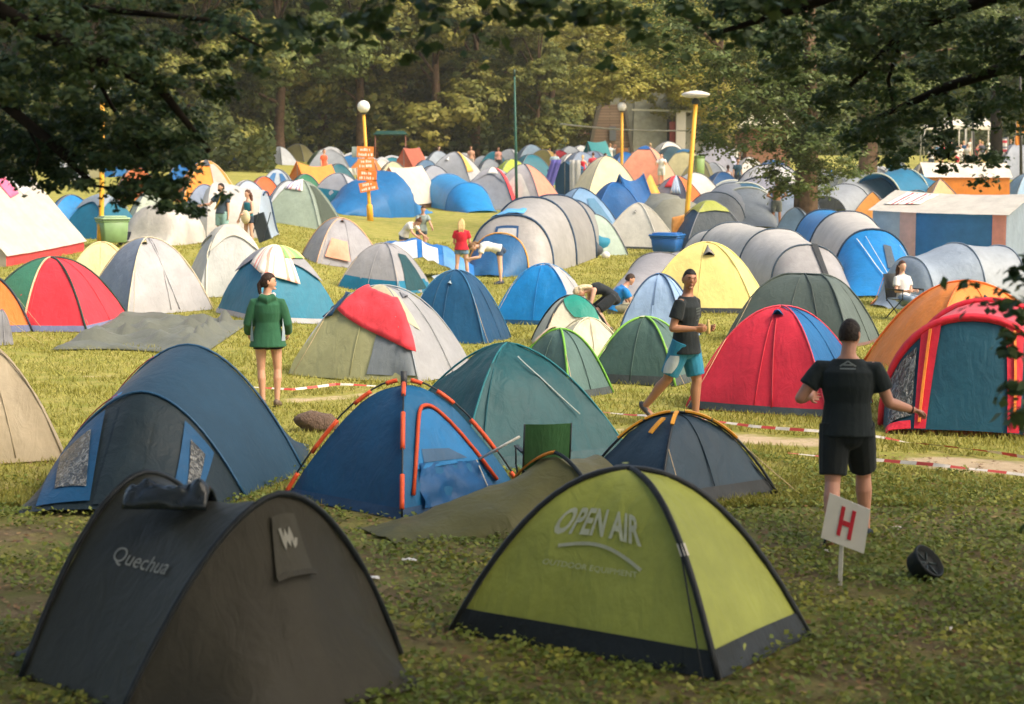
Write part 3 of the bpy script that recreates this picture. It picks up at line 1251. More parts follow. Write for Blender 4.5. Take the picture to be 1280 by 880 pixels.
def mid_trees():
    """the trees standing among the tents on the right"""
    # thick trunk behind the shirtless man
    Y = 67
    b = at(1007, 300, Y)
    bx, by, bz = b.x, b.y, ground(b.x, b.y)
    root = empty('tree', (bx, by, bz), 0, 'tree with a thick ridged brown trunk beside the shirtless man', 'tree')
    tb = MB()
    rings = []
    for z, r in ((-0.2, 0.62), (0.2, 0.52), (0.9, 0.44), (2.2, 0.40), (3.6, 0.40), (5, .33), (8, .22), (11, .08)):
        rings.append([Vector((math.cos(2 * PI * k / 20) * r * (1 + 0.10 * math.sin(k * 2.9 + z * .2)), math.sin(2 * PI * k / 20) * r * (1 + 0.10 * math.sin(k * 1.7)), z)) for k in range(20)])
    tb.loft(rings)

    def L(px, py, Y2):
        p = at(px, py, Y2)
        return (p.x - bx, p.y - by, p.z - bz)
    limb(tb, [(0, 0, 3.2), L(960, 130, 66), L(900, 60, 64), L(850, 15, 62)], 0.2, 0.03)
    limb(tb, [(0, 0, 3.6), L(1060, 120, 66), L(1130, 70, 63), L(1200, 60, 62)], 0.2, 0.03)
    limb(tb, [(0, 0, 4.0), L(1010, 60, 64), L(1000, -40, 64)], 0.2, 0.04)
    tb.build('trunk', BARK2, root)
    lob = []
    rnd = random.Random(4)
    for (px, py, Y2, rw, rh, n) in ((1000, 215, 64, 1.3, 0.75, 1500), (965, 170, 64, 1.6, 1.0, 2200), (1030, 180, 64, 1.5, 1.0, 2200), (1000, 130, 64, 2.2, 1.2, 3500), (925, 120, 64, 1.8, 0.9, 2000), (900, 175, 65, 1.0, .7, 700), (885, 60, 63, 2.0, 1.1, 2600), (940, 50, 64, 2.2, 1.3, 3000), (1050, 90, 65, 2.6, 1.4, 3500), (1130, 110, 66, 1.8, 1.3, 2400), (830, 40, 64, 1.4, 1.0, 1500), (800, 0, 66, 1.8, 1.2, 1500), (905, 0, 66, 2.4, 1.4, 2500), (1010, 10, 68, 3, 1.6, 3000), (1110, 20, 68, 3, 1.6, 3000), (975, 95, 68, 2.5, 1.5, 2600), (1020, 235, 63.5, .5, .35, 250), (985, 238, 63.5, .5, .4, 250), (1065, 210, 65, .6, .5, 350)):
        lob.append((L(px, py, Y2), (rw, 1.4, rh), n))
    crown_mesh('crown', 77, lob, 0.19, LEAF_MID, root, clump=0.6, flat=0.45, aspect=0.42, shell=0.5)
    # second trunk
    Y = 86
    b = at(1082, 300, Y)
    root = empty('tree', (b.x, b.y, ground(b.x, b.y)), 0, 'straight grey brown tree right of the thick trunk, near the teal draped tent', 'tree')
    tb = MB()
    tb.tube([(0, 0, -.2), (0, 0, .4), (0.05, 0, 2), (0.1, 0, 5), (.3, 0, 9)], [.62, .5, .45, .4, .15], 14)
    limb(tb, [(0, 0, 4), (2.5, -1, 6), (5, -2, 6.5)], .18, .04)
    tb.build('trunk', BARK2, root)
    lob = [((rnd.uniform(-4, 5.5), rnd.uniform(-2, 2), rnd.uniform(4.4, 10)), (1.9, 1.6, 1.1), 1300) for _ in range(14)]
    crown_mesh('crown', 78, lob, 0.22, LEAF_MID, root, clump=0.7, flat=0.4, aspect=0.45)
    # third trunk by the crowd
    Y = 100
    b = at(1242, 300, Y)
    root = empty('tree', (b.x, b.y, ground(b.x, b.y)), 0, 'dark slim tree standing in front of the festival crowd at right', 'tree')
    tb = MB()
    tb.tube([(0, 0, -.2), (0, 0, .4), (0.05, 0, 2), (-0.1, 0, 5), (.1, 0, 9)], [.45, .36, .33, .3, .12], 12)
    limb(tb, [(0, 0, 4), (2.2, -1, 5.2), (3.4, -1, 5.6)], .15, .04)
    limb(tb, [(0, 0, 4.2), (-2.2, -1, 5.6), (-4, -1, 5.5)], .15, .04)
    tb.build('trunk', BARKD, root)
    lob = [((rnd.uniform(-5, 5), rnd.uniform(-2, 2), rnd.uniform(4.6, 11)), (1.9, 1.6, 1.1), 1200) for _ in range(16)]
    crown_mesh('crown', 79, lob, 0.24, LEAF_BG[1], root, clump=0.7, flat=0.4, aspect=0.5)
    # yellow green tree in sunlit leaf colour hanging over the concrete hut
    Y = 112
    b = at(905, 300, Y)
    bx, by, bz = b.x, b.y, ground(b.x, b.y)
    root = empty('tree', (bx, by, bz), 0, 'sunlit yellow green tree hanging its boughs before the concrete hut', 'tree')
    tb = MB()
    tb.tube([(0, 0, -.2), (0, 0, .4), (0.05, 0, 3), (-0.2, 0, 6), (-.5, 0, 11)], [.42, .34, .3, .25, .08], 10)
    for q in ((820, 60, 108), (850, 20, 110), (900, 90, 109), (780, 30, 108)):
        limb(tb, [(-.2, 0, 4.5), tuple((Vector((-.2, 0, 6)) + Vector(L(*q))) / 2), L(*q)], .14, .03)
    tb.build('trunk', BARK, root)
    lob = []
    for (px, py, Y2, rw, rh, n) in ((770, 30, 108, 2.6, 1.6, 2600), (820, 60, 108, 2.4, 1.4, 2400), (800, 5, 110, 3, 2, 2600), (860, 80, 109, 2, 1.3, 1900), (850, 25, 110, 3, 1.8, 2800), (900, 120, 110, 1.7, 2.0, 2200), (895, 160, 110, 1.2, .9, 900), (838, 100, 109, 1.2, .7, 2200), (775, 92, 107, 1.7, .9, 3600), (815, 98, 107, 1.6, .7, 3200), (860, 110, 107, 1.5, .8, 2600), (745, 105, 108, 1.4, 1.2, 2600), (790, 112, 106, 1.1, .5, 1400), (840, 80, 107, 1.8, .8, 2600), (735, 40, 110, 2, 1.3, 1500), (905, 60, 112, 2.4, 2, 2500), (845, -30, 112, 4, 2, 2500)):
        lob.append((L(px, py, Y2), (rw, 1.6, rh), n))
    crown_mesh('crown', 80, lob, 0.24, LEAF_GOLD, root, clump=0.7, flat=0.45, aspect=0.45)


mid_trees()


def near_trees():
    rnd0 = random.Random(31)
    # tree at the left whose boughs hang into the picture
    K = 0.5
    bx, by = -6.4, 12.0
    root = empty('tree', (bx, by, 0), 0, 'dark shaded tree whose boughs hang over the upper left of the field', 'tree')

    def L(px, py, Y2):
        p = at(px, py, Y2 * K)
        return (p.x - bx, p.y - by, p.z)
    tb = MB()
    tb.tube([(0, 0, -.3), (0, 0, .4), (0.1, 0, 2), (0.3, 0, 4.2), (.2, .2, 7.5), (0, 0, 11)], [.4, .3, .26, .24, .18, .06], 14)
    for pts, r in (([(0.2, 0, 3.6), L(-80, 60, 24), L(60, 175, 23), L(118, 232, 23)], .15), ([(0.2, 0, 4.4), L(-60, -20, 23), L(90, 60, 22), L(200, 110, 22), L(262, 190, 22)], .15),
                   ([L(20, 30, 22.5), L(110, 10, 22), L(260, 25, 21), L(330, 60, 21)], .06), ([L(60, 175, 23), L(95, 195, 23), L(140, 180, 23)], .035), ([L(105, 70, 22), L(150, 150, 23), L(200, 225, 22.5)], .035),
                   ([L(20, 130, 23.5), L(50, 190, 23), L(40, 225, 23)], .03), ([(0.2, 0, 4.6), (4, -3, 6), (7, -7, 6.5)], .16), ([(0, 0, 5), (-3, 3, 7), (-5, 4, 8)], .15), ([L(118, 232, 23), L(170, 240, 23), L(215, 262, 22.5)], .02)):
        limb(tb, pts, r * .5, r * 0.12)
    tb.build('trunk', BARKD, root)
    lob = []
    for (px, py, Y2, rw, rh, n) in ((20, 40, 23, 1.2, .75, 3000), (120, 30, 22, 1.2, .6, 2600), (40, 120, 24, 1.1, .7, 3000), (130, 110, 23, .95, .6, 2400), (200, 60, 22, 1.0, .6, 2000), (60, 190, 24, .9, .45, 2200), (150, 180, 23, .75, .42, 1800), (10, 215, 24, .8, .22, 1300), (200, 205, 22.5, .5, .42, 1300), (222, 245, 22.5, .30, .26, 750), (175, 240, 22.5, .38, .22, 700), (250, 130, 22, .6, .45, 1000), (300, 40, 21, .9, .5, 1300), (-60, 130, 24, 1.4, 1.1, 3000), (-80, 10, 24, 1.6, 1.2, 3000), (100, -60, 22, 2.2, .7, 3500), (240, 262, 22.4, .14, .1, 150), (285, 243, 22.4, .12, .04, 50), (130, 232, 23, .3, .14, 350), (240, 190, 22.3, .35, .25, 500), (60, 60, 20, 1.2, .8, 2500), (100, 150, 25, 1.3, .8, 2500)):
        lob.append((L(px, py, Y2), (rw * K, .8 * K, rh * K), int(n * 0.6)))
    for (px, py, Y2, rw, rh, n) in ((30, 170, 24, 1.0, .35, 2200), (110, 195, 23.5, .8, .3, 1700), (170, 150, 23, .8, .45, 1800), (90, 90, 23, 1.0, .5, 2200), (210, 160, 22.5, .55, .4, 1100), (60, 225, 24, .6, .12, 700)):
        lob.append((L(px, py, Y2), (rw * K, .8 * K, rh * K), int(n * .6)))
    for q in ((3, -5, 8, 3), (6, -8, 8.5, 2.5), (-3, 2, 9, 3.2), (0, -4, 11, 3), (4, 2, 9, 3), (1, 6, 9, 3), (-5, -3, 8, 3)):
        lob.append((q[:3], (q[3], q[3], 1.5), 2200))
    for i in range(26):  # unseen upper lobes added to shade the boughs and foreground
        lob.append(((rnd0.uniform(-3, 11), rnd0.uniform(-7, 4), rnd0.uniform(7.2, 11)), (1.9, 1.9, .9), 1500))
    crown_mesh('crown', 91, lob, 0.05, LEAF_SHADED, root, clump=0.12, flat=0.45, aspect=0.5, shell=0.35)
    # tree at the right
    bx, by = 7.0, 11.0
    root = empty('tree', (bx, by, 0), 0, 'dark shaded tree whose boughs fill the upper right of the view', 'tree')
    tb = MB()
    tb.tube([(0, 0, -.3), (0, 0, .4), (-0.1, 0, 2), (-.3, 0, 4.5), (-.2, .2, 8), (0, 0, 12)], [.4, .3, .26, .24, .18, .06], 14)
    for pts, r in (([(-.3, 0, 4.2), L(1330, 60, 24), L(1180, 110, 26), L(1090, 150, 27)], .14), ([(-.3, 0, 4.6), L(1280, -20, 24), L(1130, 40, 25), L(1060, 110, 26)], .14), ([(-.3, 0, 5), L(1200, -60, 23), L(1000, 10, 24), L(900, 40, 24)], .13),
                   ([L(1130, 40, 25), L(1110, 100, 26), L(1120, 150, 27)], .05), ([L(1180, 110, 26), L(1190, 160, 27), L(1185, 200, 27)], .04), ([(-.3, 0, 5), (-5, -6, 7), (-9, -9, 7)], .16), ([(0, 0, 5), (-2, -7, 8), (-3, -12, 8)], .15)):
        limb(tb, pts, r * .5, r * 0.12)
    tb.build('trunk', BARKD, root)
    lob = []
    for (px, py, Y2, rw, rh, n) in ((1260, 30, 24, 1.6, .7, 3500), (1150, 20, 25, 1.5, .7, 3300), (1050, 40, 25, 1.3, .7, 3000), (960, 20, 24, 1.1, .45, 2000), (1200, 100, 26, 1.5, .6, 2800), (1110, 110, 26, 1.2, .6, 2500), (1060, 150, 27, .8, .4, 1100), (1130, 170, 27, .9, .35, 1500), (1200, 165, 27, .6, .4, 900), (1180, 205, 27, .45, .2, 550), (1240, 190, 27, .35, .2, 300), (1130, 205, 27, .3, .16, 300), (1015, 90, 26, .9, .5, 1400), (900, 10, 24, .9, .35, 1200), (1280, 100, 25, 1, .6, 1400), (1350, 60, 24, 1.6, 1.2, 2500), (1150, -50, 24, 2.6, .8, 4000), (980, -40, 24, 2.2, .6, 2800), (1215, 225, 27, .25, .06, 120), (1240, 140, 26, .5, .3, 500)):
        lob.append((L(px, py, Y2), (rw * K, .8 * K, rh * K), int(n * 0.65)))
    for i in range(16):  # more crown above the view, added for its shade
        lob.append(((rnd0.uniform(-6, 6), rnd0.uniform(-7, 3), rnd0.uniform(7.6, 11)), (1.9, 1.9, .9), 1500))
    crown_mesh('crown', 92, lob, 0.052, LEAF_SHADED, root, clump=0.13, flat=0.45, aspect=0.5, shell=0.35)
    K = 1.0
    # big shade tree to the right of the camera, over the near tents
    bx, by = 10.5, 5.0

    def L(px, py, Y2):
        p = at(px, py, Y2)
        return (p.x - bx, p.y - by, p.z)
    root = empty('tree', (bx, by, 0), 0, 'spreading shade tree just out of the right edge, its leaf fringe along the top', 'tree')
    tb = MB()
    tb.tube([(0, 0, -.3), (0, 0, .4), (-0.1, 0, 2), (-.3, 0, 4.5), (-.2, .2, 8), (0, 0, 12)], [.7, .55, .48, .42, .3, .1], 14)
    for pts, r in (([(-.3, 0, 4.6), (-5, 1, 6.2), (-9, 3, 6.0), (-12, 4, 5.2)], .16), ([(-.3, 0, 5), (-4, -3, 7), (-9, -4, 7.5)], .16), ([(-.3, 0, 4.4), (-2, 4, 6.5), (-4, 8, 6.4), (-6, 9.5, 5.6)], .15), ([(0, 0, 5), (3, 3, 7), (6, 5, 8)], .15), ([(0, 0, 5), (2, -3, 7), (5, -6, 8)], .15)):
        limb(tb, pts, r, r * 0.25)
    # bough reaching down in front of the red trimmed tent
    bl = [(-.2, 0, 3.6), (-3.5, 3.0, 4.2), (-5.6, 4.2, 3.2)]
    limb(tb, bl + [L(1290, 420, 9.2)], .07, .01)
    tb.build('trunk', BARKD, root)
    lob = []
    for (px, py, Y2, rw, rh, n) in ((480, 50, 9, .2, .12, 26), (590, 60, 9.5, .16, .1, 16), (640, 30, 9, .3, .1, 40), (760, 60, 9.5, .14, .1, 12), (860, 30, 9, .3, .2, 50), (510, 10, 8.5, .35, .12, 70), (350, 70, 9, .2, .14, 26), (460, 20, 9, .22, .12, 36), (540, 35, 9, .22, .14, 46), (610, 12, 9, .2, .1, 34), (420, 40, 9, .16, .12, 20), (690, 20, 9.5, .16, .12, 20), (745, 8, 9.5, .3, .12, 60), (710, 45, 9.5, .12, .1, 9), (830, 50, 9, .16, .14, 20), (800, 20, 9, .18, .1, 22), (380, 12, 9, .3, .16, 60), (310, 30, 8.6, .3, .2, 60), (560, -10, 9, .8, .12, 160), (780, -8, 9.3, .5, .12, 120), (900, -5, 9.3, .6, .2, 160), (1000, 20, 9, .4, .2, 70),
                                    (1270, 445, 9.2, .10, .20, 70), (1250, 375, 9.2, .14, .05, 26), (1205, 358, 9.2, .1, .03, 9), (1225, 385, 9.2, .1, .05, 12), (1268, 380, 9.2, .1, .1, 24), (1282, 520, 9, .09, .16, 60), (1290, 340, 9, .1, .14, 45), (1292, 640, 8.5, .08, .2, 60), (1288, 420, 9, .1, .3, 70)):
        lob.append((L(px, py, Y2), (rw, .25, rh), n))
    crown_mesh('leaf_fringe', 93, lob, 0.075, LEAF_SHADED, root, clump=0.12, flat=0.45, aspect=0.62, shell=0.3)
    rnd = random.Random(9)
    lob = []
    for i in range(95):
        a, q = rnd.uniform(0, 2 * PI), rnd.uniform(0, 1) ** 0.5
        x, y = math.cos(a) * q * 11 - 3.0, math.sin(a) * q * 9.5
        wy = by + y
        zmin = max(5.6, 2.9 + 0.118 * wy + 1.6 + 1.0)
        lob.append(((x, y, zmin + rnd.uniform(0, 4.5)), (1.7, 1.7, 0.9), 850))
    crown_mesh('crown', 94, lob, 0.19, LEAF_SHADED, root, clump=0.5, flat=0.45, aspect=0.6, shell=0.4)
    # unseen tree behind and left of the camera, added to darken the foreground
    bx, by = -7.5, -3.5
    root = empty('tree', (bx, by, 0), 0, 'unseen spreading tree added left of the viewpoint to shade the foreground', 'tree')
    tb = MB()
    tb.tube([(0, 0, -.3), (0, 0, .4), (-0.1, 0, 2), (-.2, 0, 4.5), (-.2, .2, 8), (0, 0, 12)], [.7, .55, .48, .42, .3, .1], 14)
    for pts, r in (([(-.2, 0, 4.6), (3, 3, 6.4), (6, 7, 6.6)], .16), ([(-.2, 0, 5), (-3, 4, 7), (-5, 8, 7)], .15), ([(-.2, 0, 5), (3, -4, 7), (6, -7, 8)], .15)):
        limb(tb, pts, r, r * 0.25)
    tb.build('trunk', BARKD, root)
    lob = []
    for i in range(80):
        a, q = rnd.uniform(0, 2 * PI), rnd.uniform(0, 1) ** 0.5
        x, y = math.cos(a) * q * 11 + 1.5, math.sin(a) * q * 11 + 3.0
        zmin = max(5.6, 2.9 + 0.118 * (by + y) + 2.2)
        lob.append(((x, y, zmin + rnd.uniform(0, 4.5)), (1.7, 1.7, 0.9), 800))
    crown_mesh('crown', 96, lob, 0.19, LEAF_SHADED, root, clump=0.5, flat=0.45, aspect=0.6, shell=0.4)
    # blurred twig in the lower left corner
    root = empty('shrub', (-2.35, 6.6, 0), 0, 'blurred dark shrub with browning leaves in the lower left corner', 'shrub')
    tb = MB()
    for k in range(5):
        limb(tb, [(0.05 * k - .1, 0, -.05), (0.06 * k - .2, 0.05, .6), (.09 * k - .26, .0, 1.25 + .1 * k)], .014, .004, 5)
    tb.build('stem', BARKD, root)
    lob = [((-.12 + .05 * math.sin(i * 3), .1 * math.cos(i * 2), .25 + .13 * i), (.17 - .008 * i, .15, .12), 70) for i in range(9)]
    crown_mesh('foliage', 95, lob, 0.07, leaf_material('leaf_shrub', ['2c3a24', '45462a', '5a4630', '6a4e34'], .2, .6), root, clump=0.12, flat=0.3, aspect=0.6)


near_trees()
# ---------------------------------------------------------------- the tents of the photograph, nearest first
def text_on(t, txt, u0, v0, du, dv, col, parent=None, name='lettering', arc=0.0, size=1.0, off=0.009, bold=0.0, shear=0.0, rot=0.0):
    """writing mapped onto the cloth of a tent: text x runs along u, y along v"""
    cu = bpy.data.curves.new(name, 'FONT')
    cu.body = txt
    cu.align_x = 'CENTER'
    cu.align_y = 'CENTER'
    cu.offset = bold
    cu.resolution_u = 3
    ob = bpy.data.objects.new('tmp', cu)
    COL.objects.link(ob)
    dg = bpy.context.evaluated_depsgraph_get()
    me = bpy.data.meshes.new_from_object(ob.evaluated_get(dg))
    bpy.data.objects.remove(ob)
    xs = [v.co.x for v in me.vertices]
    w = max(xs) - min(xs)
    for v in me.vertices:
        x, y = v.co.x / w, v.co.y
        y += arc * (0.25 - x * x) * 4
        x2, y2 = x * math.cos(rot) - y * math.sin(rot) * 0.25, y * math.cos(rot) + x * math.sin(rot) * 2
        v.co = t.P(u0 + du * (x2 + shear * y), v0 + dv * y2, off)
    me.materials.clear()
    me.materials.append(plain(col, 0.7))
    o = bpy.data.objects.new(name, me)
    COL.objects.link(o)
    o.parent = parent or t.root
    return o


# dark olive pop-up tent, bottom left corner
def near_tents():
    t = tunnel('dark olive brown pop-up tent with white lettering in the dim near corner', (422, 888), (160, 800),
               ((0.0, 0.70, 0.02, 0), (0.30, 1.00, 1.13, -0.10), (0.86, 0.90, 1.09, 0.05), (1.12, 0.70, 0.02, 0)), ('3e3a2d', '35362b', '33342b'), hoop='black', hr=0.02,
               name='popup_tent', n=14, m=30, par=1.75, wr=0.016, sag=0.09)
    t.patch('hood_flap', '4f4c40', ((0.225, 0.425), (0.225, 0.575), (0.31, 0.54), (0.31, 0.46)), 0.022, 8, 6, 0.006)
    t.strap('flap_edge', '3a372c', ((0.226, 0.42), (0.222, 0.5), (0.226, 0.58)), 0.03, 0.035, 4)
    text_on(t, 'Quechua', 0.505, 0.755, -0.155, -0.05, '98968a', rot=0.0)
    zz = ((.292, .525), (.262, .517), (.288, .508), (.264, .500), (.290, .493), (.262, .482), (.276, .472))
    t.strap('emblem', 'a3a196', zz, 0.018, 0.028, 3, th=.002)
    # lemon green dome in front
    g = dome('lime green dome tent with grey lettering and black base in front', 786, 850, 456, 588, -35, 0.62, 'b3ba58', base='1c2326', vb=0.105, pole='1a2024', pr=0.022, sag=0.045, wr=0.014, name='dome_tent', seam=())
    g.guy(3.002, 0.62, 0.62, '22272a', 0.006)
    g.guy(1.002, 0.45, 0.6, '22272a', 0.006)
    g.patch('pole_clip', 'white', ((0.99, 0.36), (1.01, 0.36), (1.01, 0.41), (0.99, 0.41)), 0.03, 2, 3)
    text_on(g, 'OPEN AIR', 0.47, 0.44, 0.58, 0.19, 'b9bda2', bold=0.03, arc=0.10, name='lettering')
    text_on(g, 'OUTDOOR EQUIPMENT', 0.48, 0.265, 0.50, 0.03, 'c3c99c', name='small_lettering')
    pts = [(0.27 + 0.48 * s / 14, 0.335 + 0.03 * math.sin(PI * min(1, s / 14 * 1.0)) - 0.05 * (s / 14) ** 3) for s in range(15)]
    g.strap('swoosh', 'b9bda2', pts, 0.022, 0.008, 2, th=.002)
    vp = g.patch('vent_cap', 'c3d06a', ((3.6, 0.955), (4.4, 0.955), (4.4, 0.99), (3.6, 0.99)), 0.05, 8, 3)
    # blue tent with orange pole sleeves
    b = dome('deep blue tent with orange pole sleeves and orange trimmed oval door', 506, 650, 296, 480, 47, 1.0, ['0c6698', '0a5580', '0a4f7a', '0a4f7a'], base='0a3b62', vb=0.07, pole=None, sag=0.02, wr=0.014, pe=1.75, seam=())
    for k in range(4):
        MB().tube([b.P(k + 0.001, v / 12, 0.05) for v in range(12)], 0.009, 5).build('pole', plain('black', 0.4), b.root)
        for s0, s1 in ((0.02, 0.12), (0.24, 0.46), (0.60, 0.74), (0.86, 0.95)) if k != 0 else ((0.04, 0.20), (0.34, 0.58), (0.74, 0.90)):
            MB().tube([b.P(k + 0.001, s0 + (s1 - s0) * q / 5, 0.04) for q in range(6)], 0.021, 8).build('sleeve', fabric('e8592c', trans=0.05), b.root)
    b.arch('door', '1a7fc0', 0, 0.12, 0.84, 0.22, 0.60, 0.014, pw=3)
    b.patch('mesh_panel', '41688c', ((0.22, 0.25), (0.70, 0.24), (0.55, 0.31), (0.22, 0.33)), 0.02, 8, 4, 0.01)
    b.arch_line('door_trim', 'e8592c', 0, 0.09, 0.87, 0.10, 0.63, 0.019, 0.022, pw=3, mat=fabric('e8592c'))
    b.patch('door_flap', '0c5a94', ((0.16, 0.03), (0.80, 0.03), (0.77, 0.22), (0.17, 0.25)), 0.035, 14, 8, 0.05, 6)
    MB().tube([b.P(0, 0.97, 0.0) + Vector((0, 0, -0.05)), b.P(0, 0.99, 0.0) + Vector((0, 0, 0.12))], 0.03, 8).build('pole_hub', plain('3c3f42', 0.5), b.root)
    MB().tube([b.P(0.80, 0.22, 0.04), b.P(0.98, 0.25, 0.42)], 0.012, 6).build('awning_pole', plain('d2d0c8', .4), b.root)
    b.guy(0.78, 0.22, 0.25, 'cfccc2', .006)
    # teal dome behind it
    t = dome('shiny teal dome tent with rumpled cloth behind the blue orange-trimmed tent', 634, 592, 318, 430, 28, 0.9, ['08545c', '074a52', '074a52', '085058'], base='0b4850', pole='0f6f78', pr=0.012, sag=0.02, rnd=0.25, wr=0.034, pe=1.75, seam=())
    t.line('cord', 'c9d4d0', ((0.45, 0.72), (0.62, 0.52), (0.80, 0.25)), 0.007, 0.03)
    t.line('seam', '0a5660', ((0.12, 0.05), (0.02, 0.97)), 0.008, 0.012)
    # big navy tent with vestibule
    n = tunnel('large navy tent with blue framed windows and a dark open porch', (128, 645), (300, 552),
               ((0.0, 0.80, 0.06, 0.0), (0.24, 0.97, 0.94, 0.06), (0.58, 1.16, 1.24, 0.0), (0.98, 0.80, 0.10, 0.0)), ('172930', '20435a', '1d3f54'), hoop='1b4a6b', hr=0.014, name='porch_tent', n=14, m=26, par=1.85, sag=-0.02)
    n.patch('window_frame', '11517c', ((0.02, 0.58), (0.02, 0.88), (0.32, 0.90), (0.31, 0.66)), 0.02, 8, 8)
    n.patch('window', 'black', ((0.06, 0.62), (0.08, 0.80), (0.26, 0.85), (0.26, 0.70)), 0.03, 8, 8, mat=plastic_window())
    n.patch('window_frame', '11517c', ((0.02, 0.05), (0.02, 0.16), (0.31, 0.28), (0.31, 0.14)), 0.02, 6, 8)
    n.patch('window', 'black', ((0.10, 0.09), (0.10, 0.13), (0.27, 0.23), (0.27, 0.16)), 0.03, 6, 6, mat=plastic_window())
    n.patch('blue_patch', '1f8bd2', ((0.80, 0.78), (0.80, 0.93), (0.91, 0.92), (0.88, 0.77)), 0.02, 5, 5)
    n.strap('hem', '1f8bd2', ((0.34, 0.985), (0.66, 0.985), (0.99, 0.985)), 0.05, 0.02)
    for u in (0.345, 0.62):
        n.line('guy_line', 'a8324a', ((u, 0.62), (u + 0.05, 0.98)), 0.006, 0.03)
        n.patch('toggle', '1f8bd2', ((u - 0.008, 0.60), (u + 0.008, 0.60), (u + 0.008, 0.64), (u - 0.008, 0.64)), 0.03, 2, 2)
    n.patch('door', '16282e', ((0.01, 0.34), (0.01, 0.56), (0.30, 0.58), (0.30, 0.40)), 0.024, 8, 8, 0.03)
    # beige dome cut by the left edge
    dome('plain beige dome tent cut off at the left beside the navy porch tent', -28, 585, 246, 428, 20, 0.85, 'b9a98c', pole='a3937a', pr=0.012, sag=0.02, rnd=0.2, seam=(0.7,))
    # olive low shelter behind the lime tent
    o = tunnel('low olive shelter sloping away behind the lime green tent', (470, 672), (748, 640), ((0.0, 0.42, 0.03, 0), (0.45, 0.60, 0.25, 0), (0.80, 0.70, 0.54, 0.0), (1.0, 0.60, 0.50, 0)), ('5f5d2e', '656231', '736f4a'), hoop=None, name='low_shelter', wr=0.03, sag=0.08, ex=1.25)
    o.strap('strap', 'e8912c', ((0.60, 0.97), (0.63, 0.75), (0.665, 0.52)), 0.035, 0.03)
    MB().tube([o.P(0.667, v / 20, 0.02) for v in range(21)], 0.018, 5).build('hoop', plain('1d2422', 0.5), o.root)
    # navy dome with amber sleeves
    s = dome('small navy dome tent with amber yellow pole sleeves behind the lime tent', 846, 640, 250, 518, 38, 0.75, ['2a4456', '2d4a5e', '263f50', '2a4558'], base='141d22', vb=0.14, pole=None, sag=0.03)
    for k in range(4):
        MB().tube([s.P(k + 0.001, v / 12, 0.02) for v in range(13)], 0.014, 5).build('pole', plain('black', 0.4), s.root)
        for s0, s1 in ((0.42, 0.66), (0.68, 0.93)):
            if k in (1, 3):
                s.strap('sleeve', 'eda52a', [(k + 0.001, s0), (k + 0.001, s1)], 0.062, 0.035)
    s.strap('sleeve', 'eda52a', [(0.001, 0.66), (0.001, 0.95)], 0.035, 0.035)
    s.strap('door_tie', 'eda52a', [(3.55, 0.52), (3.60, 0.74)], 0.045, 0.035)
    s.guy(1.002, 0.62, 0.6, '22272a', 0.006)
    # ---- row in front of the path on the right
    r = dome('red dome tent with blue rear and small blue vent behind the walkers', 975, 522, 246, 383, -30, 0.9, ['dc2f45', '1266a0', '1266a0', 'd92c42'], base='3b444a', vb=0.05, pole='d03a50', pr=0.012, sag=0.02, rnd=0.2, wr=0.022)
    r.vent(0.60, 0.70, 0.14, 0.12, 0.12, '2a80c2')
    r.line('zip', 'a81e30', ((0.62, 0.03), (0.58, 0.66)), 0.010, 0.012)
    t = dome('big orange dome tent with orange flap behind the red trimmed porch', 1205, 468, 240, 352, 18, 0.8, ['f0913c', 'ee8a34', 'ee8a34', 'ef9038'], pole='e8722a', pr=0.02, sag=0.02, rnd=0.3, wr=0.015, vent=(0.55, 0.45), ventcol='53525a')
    t = tunnel('dark teal porch tent with broad red trim and clear side windows', (1207, 545), (1262, 478), ((0.0, 0.86, 0.06, 0), (0.10, 1.02, 1.30, 0.0), (0.45, 1.04, 1.36, 0), (1.0, 0.8, 0.1, 0)), ('1f5568', 'e5505e', '2b6270'), hoop='e0263a', hr=0.05, name='porch_tent', ex=0.9, sag=0.0, n=10, m=26)
    for v0, v1, v2, v3 in ((0.66, 0.72, 0.68, 0.60), (0.275, 0.335, 0.40, 0.33)):
        t.patch('door_trim', 'e32c40', ((0.0, v0), (0.0, v1), (0.33, v2), (0.33, v3)), 0.03, 4, 10)
        t.strap('door_strap', 'f08a34', [(0.02, (v0 + v1) / 2), (0.32, (v2 + v3) / 2)], 0.03, 0.05)
    t.patch('window', 'black', ((0.05, 0.73), (0.05, 0.94), (0.29, 0.86), (0.29, 0.70)), 0.025, 6, 8, mat=plastic_window())
    t.patch('window', 'black', ((0.05, 0.06), (0.05, 0.26), (0.29, 0.31), (0.29, 0.15)), 0.025, 6, 8, mat=plastic_window())
    t.strap('sill', 'e32c40', [(0.015, 0.01), (0.015, 0.25)], 0.10, 0.03)
    t.strap('sill', 'e32c40', [(0.015, 0.74), (0.015, 0.99)], 0.10, 0.03)
    # ---- middle rows, left to right
    t = dome('beige and grey dome tent with a red towel across its front', 478, 478, 232, 357, -24, 0.85, ['a9a87c', 'a3a4a8', 'a3a4a8', '98996e'], pole='9aa0a6', pr=0.012, sag=0.01, rnd=0.3, wr=0.022)
    t.patch('fly_panel', 'c9c0a0', ((0.5, 0.55), (1.25, 0.30), (1.05, 0.98), (0.2, 0.98)), 0.02, 10, 10, 0.01)
    t.patch('door', '7e868c', ((0.62, 0.03), (1.02, 0.03), (0.98, 0.45), (0.72, 0.52)), 0.02, 8, 8, 0.03)
    t.vent(1.35, 0.62, 0.09, 0.1, 0.07, '8f9094')
    t.drape('towel', 'red beach towel hung over the beige and grey dome', 'towel', fabric('ea4450', trans=.1, rough=.9), ((0.12, 0.46), (1.02, 0.16), (1.02, 0.62), (0.10, 0.86)), 0.05, 18, 10, 0.03)
